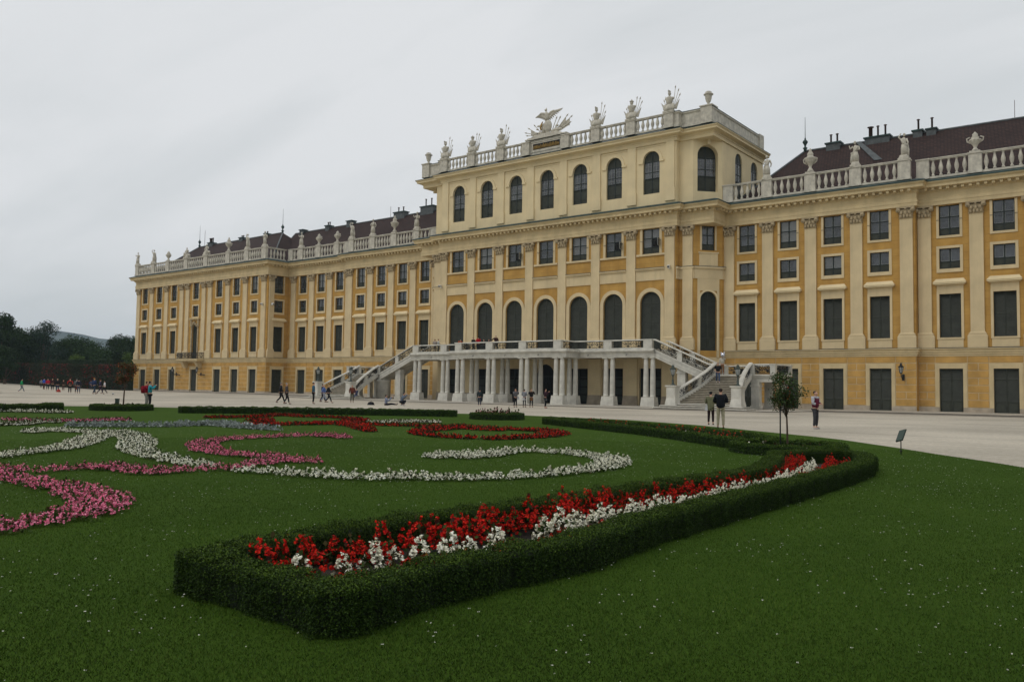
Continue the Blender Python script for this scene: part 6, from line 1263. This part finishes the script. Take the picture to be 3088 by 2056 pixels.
# ================================================================== PEOPLE
def mixv(a, b, t): return a + (b - a) * t
POSES = {
 'stand': dict(), 'walk': dict(lk=(.02, -.20), la=(-.0, -.33), rk=(0, .02), ra=(0, .36), lift=.0),
 'photo': dict(le=(-.05, -.20, 1.22), lw=(-.13, -.34, 1.42), re=(.05, -.20, 1.22), rw=(.13, -.34, 1.42)),
}
def person(label, x, y, z, face, h, top, bot, pose='stand', hair=(.02, .015, .012), shoes=(.03, .03, .03), coat=0., skirt=False, arms=None, detail=False, bag=None, longhair=False, bald=False, bulk=1.1, short=False, trim=None):
    """body is one skinned surface; hair and clothes are children"""
    if y > -35 and x > -25: h *= 1.1
    k = h / 1.75; dc = Vector((CAM.x - x, CAM.y - y)); rz = math.atan2(dc.y, dc.x) + math.pi / 2 + R(face)
    t = thing('person', label, 'person', (x, y, z), rz, 'visitors around the palace'); t.scale = (k * 1.04, k * 1.04, k)
    V = Vector; pel = V((0, 0, .95)); ch = V((0, .0, 1.28)); nk = V((0, .01, 1.48)); hd = V((0, -.01, 1.60)); tp = V((0, .0, 1.70))
    hips = [V((-.09, 0, .9)), V((.09, 0, .9))]; kn = [V((-.10, -.02, .49)), V((.10, -.02, .49))]; an = [V((-.11, .02, .09)), V((.11, .02, .09))]
    sh = [V((-.185, .01, 1.41)), V((.185, .01, 1.41))]; el = [V((-.25, .02, 1.14)), V((.25, .02, 1.14))]; wr = [V((-.25, -.08, .90)), V((.25, -.08, .90))]
    toe = [V((0, -.17, -.04))] * 2; sit = 0
    if pose == 'walk':
        kn = [V((-.09, -.16, .52)), V((.09, .02, .50))]; an = [V((-.09, -.30, .10)), V((.09, .34, .16))]; el = [V((-.25, .12, 1.16)), V((.25, -.06, 1.15))]; wr = [V((-.24, .16, .93)), V((.24, -.24, .97))]
    if pose == 'walk2': kn = [V((-.09, .0, .50)), V((.09, -.14, .52))]; an = [V((-.09, .22, .12)), V((.09, -.22, .09))]; wr = [V((-.22, -.16, 1.0)), V((.24, .1, .9))]
    if pose == 'photo': el = [V((-.27, -.12, 1.22)), V((.27, -.12, 1.22))]; wr = [V((-.10, -.32, 1.46)), V((.10, -.32, 1.46))]
    if pose == 'fold': el = [V((-.27, -.02, 1.14)), V((.27, -.02, 1.14))]; wr = [V((-.06, -.22, 1.12)), V((.08, -.22, 1.14))]
    if pose == 'lean': ch = V((0, -.12, 1.22)); nk = V((0, -.22, 1.36)); hd = V((0, -.28, 1.47)); tp = V((0, -.29, 1.57)); sh = [V((-.185, -.18, 1.32)), V((.185, -.18, 1.32))]; el = [V((-.28, -.28, 1.1)), V((.28, -.28, 1.1))]; wr = [V((-.15, -.42, 1.08)), V((.15, -.42, 1.08))]
    if pose in ('sit', 'crouch', 'bench'):
        dz = {'sit': -.82, 'crouch': -.55, 'bench': -.5}[pose]; D = V((0, .05, dz))
        for L_ in (sh, el, wr): L_[:] = [q + D for q in L_]
        pel, ch, nk, hd, tp = pel + D, ch + D, nk + D, hd + D, tp + D; hips = [q + D for q in hips]
        if pose == 'sit': kn = [V((-.14, -.36, .16)), V((.12, -.38, .12))]; an = [V((-.1, -.78, .08)), V((.12, -.8, .08))]; toe = [V((0, -.05, .12))] * 2
        elif pose == 'bench': kn = [V((-.12, -.38, .48)), V((.12, -.38, .48))]; an = [V((-.12, -.42, .09)), V((.12, -.42, .09))]
        else: kn = [V((-.14, -.34, .46)), V((.14, -.28, .3))]; an = [V((-.12, -.14, .09)), V((.12, .1, .12))]; ch += V((0, -.12, -.02)); nk += V((0, -.2, -.05)); hd += V((0, -.22, -.05)); tp += V((0, -.22, -.05)); sh = [q + V((0, -.16, -.04)) for q in sh]
        el = [q + V((-.04 if i == 0 else .04, -.2, .02)) for i, q in enumerate(el)]; wr = [V((-.08, -.42, hd.z - .04)), V((.08, -.42, hd.z - .04))] if pose != 'bench' else [V((-.1, -.4, .6)), V((.1, -.4, .6))]
    if arms:
        for i, a in enumerate(arms):
            if a: el[i], wr[i] = V(a[0]), V(a[1])
    # ---- body
    b = SK(); i0 = b.p(pel, (.12, .09)); i1 = b.p(mixv(pel, ch, .5), (.115, .085), i0); i2 = b.p(ch, (.135, .095), i1); i3 = b.p(nk - V((0, 0, .06)), (.07, .06), i2); i4 = b.p(nk, (.052, .052), i3)
    i5 = b.p(mixv(nk, hd, .55) + V((0, -.02, 0)), (.062, .07), i4); i6 = b.p(hd + V((0, -.01, .01)), (.078, .092), i5); i7 = b.p(tp - V((0, -.005, .03)), (.058, .07), i6)
    if detail: b.p(hd + V((0, -.105, -.005)), (.014, .014), i6); b.p(hd + V((-.083, .01, 0)), (.012, .02), i6); b.p(hd + V((.083, .01, 0)), (.012, .02), i6)
    for s in (0, 1):
        a = b.p(sh[s], .05, i2); c = b.p(el[s], .038, a); d = b.p(wr[s], .026, c); f = (wr[s] - el[s]).normalized(); pm = b.p(wr[s] + f * .06, (.034, .018), d)
        if detail:
            u_ = f.cross(V((0, 0, 1))).normalized() if abs(f.z) < .9 else V((1, 0, 0))
            for q in range(4): m1 = b.p(wr[s] + f * .10 + u_ * (.026 - .017 * q), .009, pm); b.p(wr[s] + f * (.165 - .008 * abs(q - 1)) + u_ * (.028 - .018 * q) + V((0, 0, -.01)), .007, m1)
            b.p(wr[s] + f * .08 + u_ * .05, .009, pm)
        a = b.p(hips[s], .075, i0); c = b.p(kn[s], .05, a); d = b.p(an[s], .034, c); b.p(an[s] + toe[s] * .8, (.035, .025), d)
    b.obj('body', M['skin'], t, 0, 1)
    # ---- hair
    if not bald:
        c = SK(); j0 = c.p(tp + V((0, .002, .0)), (.078, .088)); j1 = c.p(hd + V((0, .035, .035)), (.092, .084), j0); j2 = c.p(hd + V((0, .055, -.05)), (.066, .045), j1)
        if longhair: j3 = c.p(hd + V((0, .07, -.14)), (.075, .035), j2); c.p(hd + V((0, .08, -.26)), (.06, .03), j3)
        c.obj('hair', cmat(hair), t, 0, 1)
    else:
        c = SK(); j0 = c.p(hd + V((0, .06, .01)), (.075, .045)); c.p(hd + V((0, .055, -.05)), (.062, .035), j0); c.obj('hair', cmat(hair), t, 0, 1)
    # ---- jacket
    c = SK(); lowz = pel + V((0, .0, -.04 - coat)); W_ = bulk
    j0 = c.p(ch, (.175 * W_, .125 * W_)); j1 = c.p(mixv(pel, ch, .45), (.155 * W_, .12 * W_), j0); j2 = c.p(lowz, (.165 * W_, .125 * W_), j1); j3 = c.p(nk - V((0, 0, .065)), (.10, .085), j0); c.p(nk - V((0, 0, .015)), (.062, .062), j3)
    for s in (0, 1):
        a = c.p(sh[s], .07 * W_, j0); e_ = c.p(el[s], .056 * W_, a)
        if not short: c.p(mixv(el[s], wr[s], .92), .042 * W_, e_)
        else: pass
    c.obj('jacket', cmat(top), t, 0, 1)
    if trim:
        c = SK(); j0 = c.p(ch + V((0, 0, .06)), (.182 * W_, .132 * W_)); c.p(ch + V((0, 0, .13)), (.165 * W_, .118 * W_), j0)
        for s in (0, 1): a = c.p(sh[s] + V((0, 0, .004)), .075 * W_, j0); e_ = c.p(el[s], .06 * W_, a); c.p(mixv(el[s], wr[s], .5), .052 * W_, e_)
        c.obj('jacket_yoke', cmat(trim), t, 0, 1)
    # ---- trousers or skirt
    if skirt:
        c = SK(); j0 = c.p(pel, (.15, .115)); j1 = c.p(pel - V((0, 0, .18)), (.185, .15), j0); c.p(pel - V((0, 0, .34)), (.21, .18), j1); c.obj('skirt', cmat(skirt), t, 0, 1)
    c = SK(); j0 = c.p(pel - V((0, 0, .0)), (.135, .105)); 
    for s in (0, 1): a = c.p(hips[s] - V((0, 0, .06)) * (1 if pose not in ('sit', 'crouch', 'bench') else .2), .094, j0); e_ = c.p(kn[s], .07 if not skirt else .058, a); c.p(mixv(kn[s], an[s], .9), .054 if not skirt else .042, e_)
    c.obj('trousers', cmat(bot), t, 0, 1)
    for s in (0, 1): c = SK(); j0 = c.p(an[s] + V((0, .03, -.035)), (.045, .04)); j1 = c.p(an[s] + toe[s] * .55 + V((0, 0, -.02)), (.045, .032), j0); c.p(an[s] + toe[s] * 1.02 + V((0, 0, -.012)), (.036, .024), j1); c.obj('shoe', cmat(shoes), t, 0, 1)
    if bag:
        c = MB().mat(cmat(bag[1])); 
        if bag[0] == 'back': c.T = Matrix.Translation(ch + V((0, .2, -.08))); c.lathe(0, 0, [(.05, -.26), (.15, -.24), (.17, 0), (.15, .18), (.05, .22)], 10); c.T = None; c.tube([sh[0] + V((.04, -.09, .03)), ch + V((-.13, -.16, -.05)), ch + V((-.12, .1, -.2))], .018, 5); c.tube([sh[1] + V((-.04, -.09, .03)), ch + V((.13, -.16, -.05)), ch + V((.12, .1, -.2))], .018, 5)
        else: q = wr[1] + V((.02, 0, -.28)) if bag[0] == 'hand' else pel + V((.2, -.08, -.05)); c.frust((q.x - .09, q.x + .09, q.y - .14, q.y + .14, q.z - .16), (q.x - .05, q.x + .05, q.y - .11, q.y + .11, q.z + .1)); c.tube([q + V((0, -.09, .1)), q + V((0, -.02, .28)), q + V((0, .09, .1))], .012, 5)
        c.build('backpack' if bag[0] == 'back' else 'bag', t)
    return t
def gp(x, y): return gz(x, y)
K_ = (.015, .015, .018); NAVY = (.02, .03, .07); GREY = (.16, .17, .18); JEAN = (.05, .075, .14)
CAMERA = [((-.27, -.12, 1.22), (-.10, -.30, 1.50)), ((.27, -.12, 1.22), (.10, -.30, 1.50))]
# near group
person('older man in black jacket and beige trousers, back turned, watching the stairs', 44.3, -52.4, .0, 178, 1.75, (.010, .012, .016), (.36, .32, .22), 'fold', (.03, .02, .018), bald=False, detail=True, bulk=1.25, coat=.1)
person('woman in long olive vest with dark trousers beside the older man', 42.38, -49.2, .0, 170, 1.6, (.15, .15, .085), (.02, .012, .012), 'fold', K_, detail=True, coat=.22, bulk=1.18, bag=('side', (.5, .5, .5)))
person('woman in maroon and white jacket standing alone on the gravel', 47.15, -48.94, .0, 62, 1.70, (.115, .015, .035), (.05, .05, .055), 'fold', K_, (.4, .4, .38), detail=True, trim=(.42, .42, .45), bulk=1.2)
person('man in black t-shirt and jeans walking down the right staircase', 25.0, -9.9, 2.34, 5, 1.85, (.012, .012, .014), JEAN, 'walk2', K_, (.6, .6, .6), short=True)
person('person in cream top and brown trousers behind the man on the staircase', 24.65, -8.1, 3.22, -20, 1.75, (.5, .46, .38), (.22, .10, .04), 'stand', (.08, .05, .03), arms=[None, ((.27, -.1, 1.3), (.1, -.25, 1.55))])
bl = thing('foil_balloon', 'shiny silver balloon floating above the people on the staircase', 'balloon', (24.8, -8.35, 5.0)); M['foil'] = pmat('silver_foil', (.6, .6, .65), .15, .1, 4, metal=1.)
b = MB().mat(M['foil']); b.ball((0, 0, .1), .24, 12, (1, .6, 1)); b.ball((-.16, 0, .32), .09, 8, (1, .6, 1)); b.ball((.16, 0, .32), .09, 8, (1, .6, 1)); b.build('foil', bl); b = MB().mat(M['casement']); b.tube([(0, 0, -.12), (-.05, 0, -.4), (-.02, 0, -.6)], .008, 4); b.build('ribbon', bl)
# before the columns
person('lone figure in dark clothes standing before the central columns', 8.2, -25.5, gp(8, -25), 160, 1.5, (.02, .03, .035), (.03, .04, .06), 'stand', K_, (.6, .6, .6))
person('girl in grey top and black leggings raising a camera, first of four', 12.2, -25.2, gp(12, -25), 30, 1.58, (.12, .12, .13), K_, 'photo', (.1, .05, .03), bag=('side', (.5, .5, .5)))
person('girl in grey jacket with white bag beside the one with the camera', 12.55, -24.3, gp(12, -24), 150, 1.56, (.22, .23, .25), K_, 'fold', K_, skirt=(.55, .55, .55))
person('girl in black jacket and rust skirt holding a phone to her face', 13.35, -24.3, gp(13, -24), 10, 1.6, (.02, .018, .018), K_, 'photo', (.05, .02, .012), skirt=(.20, .09, .03))
person('girl in dark coat with striped skirt, nearest to the red flowers tree', 15.3, -24.8, gp(15, -25), 70, 1.62, (.045, .02, .03), K_, 'photo', (.03, .012, .012), (.2, .03, .03), skirt=(.12, .12, .12), longhair=True)
# left staircase people
person('dark coated man walking toward the far wing, front of a pair', 2.6, -43.8, .03, 98, 1.76, (.02, .02, .025), (.02, .02, .022), 'walk', (.2, .2, .2), coat=.08)
person('grey haired man walking behind the dark coated one', 4.4, -44.6, .03, 98, 1.74, (.07, .06, .06), (.02, .02, .022), 'walk2', (.35, .33, .3), coat=.04)
person('man in teal blue jacket standing stooped near the staircase foot', 5.2, -42.6, .06, 95, 1.78, (.03, .10, .16), (.015, .015, .015), 'stand', (.03, .02, .015), coat=.1, bulk=1.05)
person('woman in light blue jacket and grey trousers walking away from stairs', -8.2, -30.5, gp(-8, -30), 75, 1.65, (.10, .17, .42), (.30, .32, .38), 'walk', (.45, .38, .28))
person('dark figure half hidden behind the light blue jacket woman', -8.9, -30.1, gp(-9, -30), 75, 1.75, (.02, .025, .05), (.02, .02, .03), 'walk2', K_)
person('blond woman in dark jacket striding beside the blue jacket woman', -4.6, -32.9, gp(-5, -33), 80, 1.65, (.02, .02, .025), K_, 'walk', (.40, .28, .10), longhair=True)
person('old man in reddish brown jacket standing before the staircase newel', -6.8, -28.0, gp(-7, -28), 10, 1.7, (.13, .035, .02), (.09, .09, .06), 'stand', (.4, .38, .35), bald=True, coat=.1, bulk=1.15)
person('person in jeans sitting on the lowest stairs behind the old man', -20.2, -15.6, -.06, -40, 1.7, (.04, .05, .09), (.12, .14, .22), 'bench', K_, (.6, .6, .6))
t = person('man sitting on the gravel photographing with legs stretched out', 4.2, -33.6, gp(4, -33), 88, 1.72, (.22, .25, .34), (.012, .012, .02), 'sit', K_)
person('man crouching on the gravel beside the sitting photographer', 5.9, -33.4, gp(6, -33), 80, 1.72, (.14, .17, .22), (.02, .022, .03), 'crouch', K_, (.3, .35, .4), bag=('side', (.15, .05, .03)))
# terrace
yT_ = -7.2
person('red haired woman at the far end of the terrace railing', -15.1, yT_ + .2, ZD, 160, 1.7, (.35, .30, .26), (.08, .06, .05), 'fold', (.2, .05, .02))
person('woman in pale jacket beside the red haired one on the terrace', -14.3, yT_, ZD, 100, 1.7, (.45, .46, .44), (.06, .06, .05), 'fold', (.10, .03, .015))
person('person in orange leaning over the terrace railing', -10.2, -7.75, ZD, 20, 1.65, (.50, .09, .02), K_, 'lean', K_)
person('dark dressed person behind the red jacket on the terrace', -7.9, yT_ - .6, ZD, 40, 1.72, K_, K_, 'fold', K_)
person('person in bright red jacket with black trousers on the terrace', -6.6, yT_ - 1.2, ZD, -150, 1.76, (.48, .012, .02), K_, 'fold', K_, bulk=1.1)
person('dark haired visitor leaning near the walking man on the terrace', -5.9, -8.2, ZD, 0, 1.55, (.025, .018, .018), K_, 'lean', (.06, .04, .03))
person('second dark visitor leaning on the terrace railing', -5.35, -8.0, ZD, 10, 1.58, (.015, .015, .02), K_, 'lean', K_)
person('man in dark jacket and white shirt pointing along the terrace', -3.7, -8.6, ZD, 20, 1.78, (.05, .02, .018), (.015, .015, .02), 'stand', (.35, .28, .22), arms=[((-.42, -.1, 1.25), (-.62, -.22, 1.05)), None])
# couple by the far small tree
person('person in maroon jacket with backpack in the photographing couple', 10.2, -59.3, .03, 70, 1.66, (.26, .012, .03), (.30, .28, .25), 'photo', (.05, .02, .015), bag=('back', (.22, .01, .02)))
person('person in turquoise jacket and black trousers in the photographing couple', 11.3, -59.7, .03, 95, 1.68, (.03, .30, .36), K_, 'photo', K_, bulk=1.05)
# group before the creeper hedge
def pf(label, x, y, z, *a, **k): return person(label, x, y, z, *a, **k)
pf('person in green shirt and grey trousers walking alone on the far gravel', -51.2, -41.8, .1, 95, 1.72, (.02, .32, .12), (.20, .22, .25), 'walk', K_)
pf('tall person in bright blue jacket in the far standing group', -79.3, -27.3, .24, 120, 1.8, (.03, .09, .45), (.08, .03, .025), 'stand', K_)
pf('person in crimson top next to the bright blue jacket', -71.2, -30.2, .24, 0, 1.7, (.45, .02, .05), (.02, .03, .04), 'stand', K_)
pf('person in pale top at the outer edge of the far group', -104, -17.3, .26, 0, 1.6, (.22, .24, .28), (.03, .03, .04), 'stand', K_)
pf('person in black with a small red logo top in the far group', -65.3, -32.1, .22, 0, 1.75, (.04, .012, .015), K_, 'fold', K_)
pf('person in black above the red bag on the far gravel', -55.3, -35.8, .15, 0, 1.8, (.02, .018, .02), NAVY, 'stand', (.3, .25, .2))
pf('person in brown and black behind the red bag', -68.0, -29.4, .2, 30, 1.6, (.04, .03, .025), (.09, .06, .05), 'stand', K_)
pf('person with a bright red band across a black top', -42.5, -40.0, .17, 0, 1.74, (.02, .018, .02), K_, 'fold', K_, (.5, .5, .5), trim=(.45, .03, .02))
pf('person in grey hooded top seen from behind', -43.9, -38.6, .17, 180, 1.74, (.13, .15, .16), (.02, .03, .045), 'stand', (.2, .2, .2), bulk=1.1)
pf('person in dark clothes shoulder to shoulder with the grey hood', -42.7, -38.9, .17, 170, 1.7, (.02, .02, .035), (.1, .1, .14), 'stand', K_, bag=('hand', (.16, .05, .03)))
pf('slim person in blue grey standing behind the blond man', -92.0, -14.0, .2, 180, 1.65, (.05, .07, .13), (.04, .05, .09), 'stand', K_)
pf('blond man in navy jacket on the far gravel', -33.7, -41.4, .2, 130, 1.84, (.025, .04, .10), (.03, .05, .08), 'walk2', (.40, .20, .06), bulk=1.1)
pf('person in dark purple walking beside the blond man', -34.2, -40.5, .2, 100, 1.66, (.05, .04, .08), (.05, .03, .05), 'walk', (.15, .05, .02))
pf('child in white and red shirt with black shorts kicking a ball', -40.3, -37.0, .17, -80, 1.55, (.62, .60, .62), (.02, .02, .02), 'walk', K_, short=True, bulk=1.1)
pf('small child in red far beyond the football player', -102.8, -5.1, .25, 0, 1.2, (.42, .03, .03), (.15, .05, .05), 'stand', K_)
o = MB().mat(cmat((.45, .45, .45))); o.ball((0, 0, .12), .12, 10); tag(o.build('football', None, (-38.6, -36.8, gp(-38, -37))), 'pale football on the gravel beside the child', 'ball')
o = MB().mat(cmat((.36, .05, .035))); o.frust((-.28, .28, -.16, .16, 0), (-.2, .2, -.1, .1, .34)); o.tube([(-.12, 0, .33), (0, 0, .48), (.12, 0, .33)], .02, 5); tag(o.build('travel_bag', None, (-54.0, -36.2, .16)), 'red bag standing on the gravel in the far group', 'bag')
o = MB().mat(cmat(K_)); o.frust((-.3, .3, -.2, .2, 0), (-.15, .2, -.12, .12, .28)); o.tube([(-.1, 0, .27), (.05, 0, .36), (.15, 0, .26)], .02, 5); tag(o.build('camera_bag', None, (3.0, -34.4, gp(3, -34))), 'black camera bag lying by the sitting photographer feet', 'bag')
# apply skins
bpy.context.view_layer.update(); dg = bpy.context.evaluated_depsgraph_get(); NM = []
for o in SKINQ:
    me = bpy.data.meshes.new_from_object(o.evaluated_get(dg)); NM.append(me)
for o, me in zip(SKINQ, NM):
    o.modifiers.clear(); me.name = o.name; o.data = me
    me.polygons.foreach_set('use_smooth', [True] * len(me.polygons))
# ================================================================== HAZE
hm = bpy.data.materials.new('haze'); hm.use_nodes = True; t = hm.node_tree; t.nodes.clear(); o_ = t.nodes.new('ShaderNodeOutputMaterial'); v_ = t.nodes.new('ShaderNodeVolumePrincipled')
v_.inputs['Color'].default_value = (.62, .78, .95, 1); v_.inputs['Density'].default_value = .00013; v_.inputs['Anisotropy'].default_value = 0; t.links.new(v_.outputs[0], o_.inputs['Volume'])
hb = MB(); hb.box(-5000, 5000, -3500, 5000, -1.5, 200); tag(hb.build('haze', mat=hm), 'thin pale air between the garden and the far hills', 'haze', None, 'stuff')
scene.cycles.volume_bounces = 1
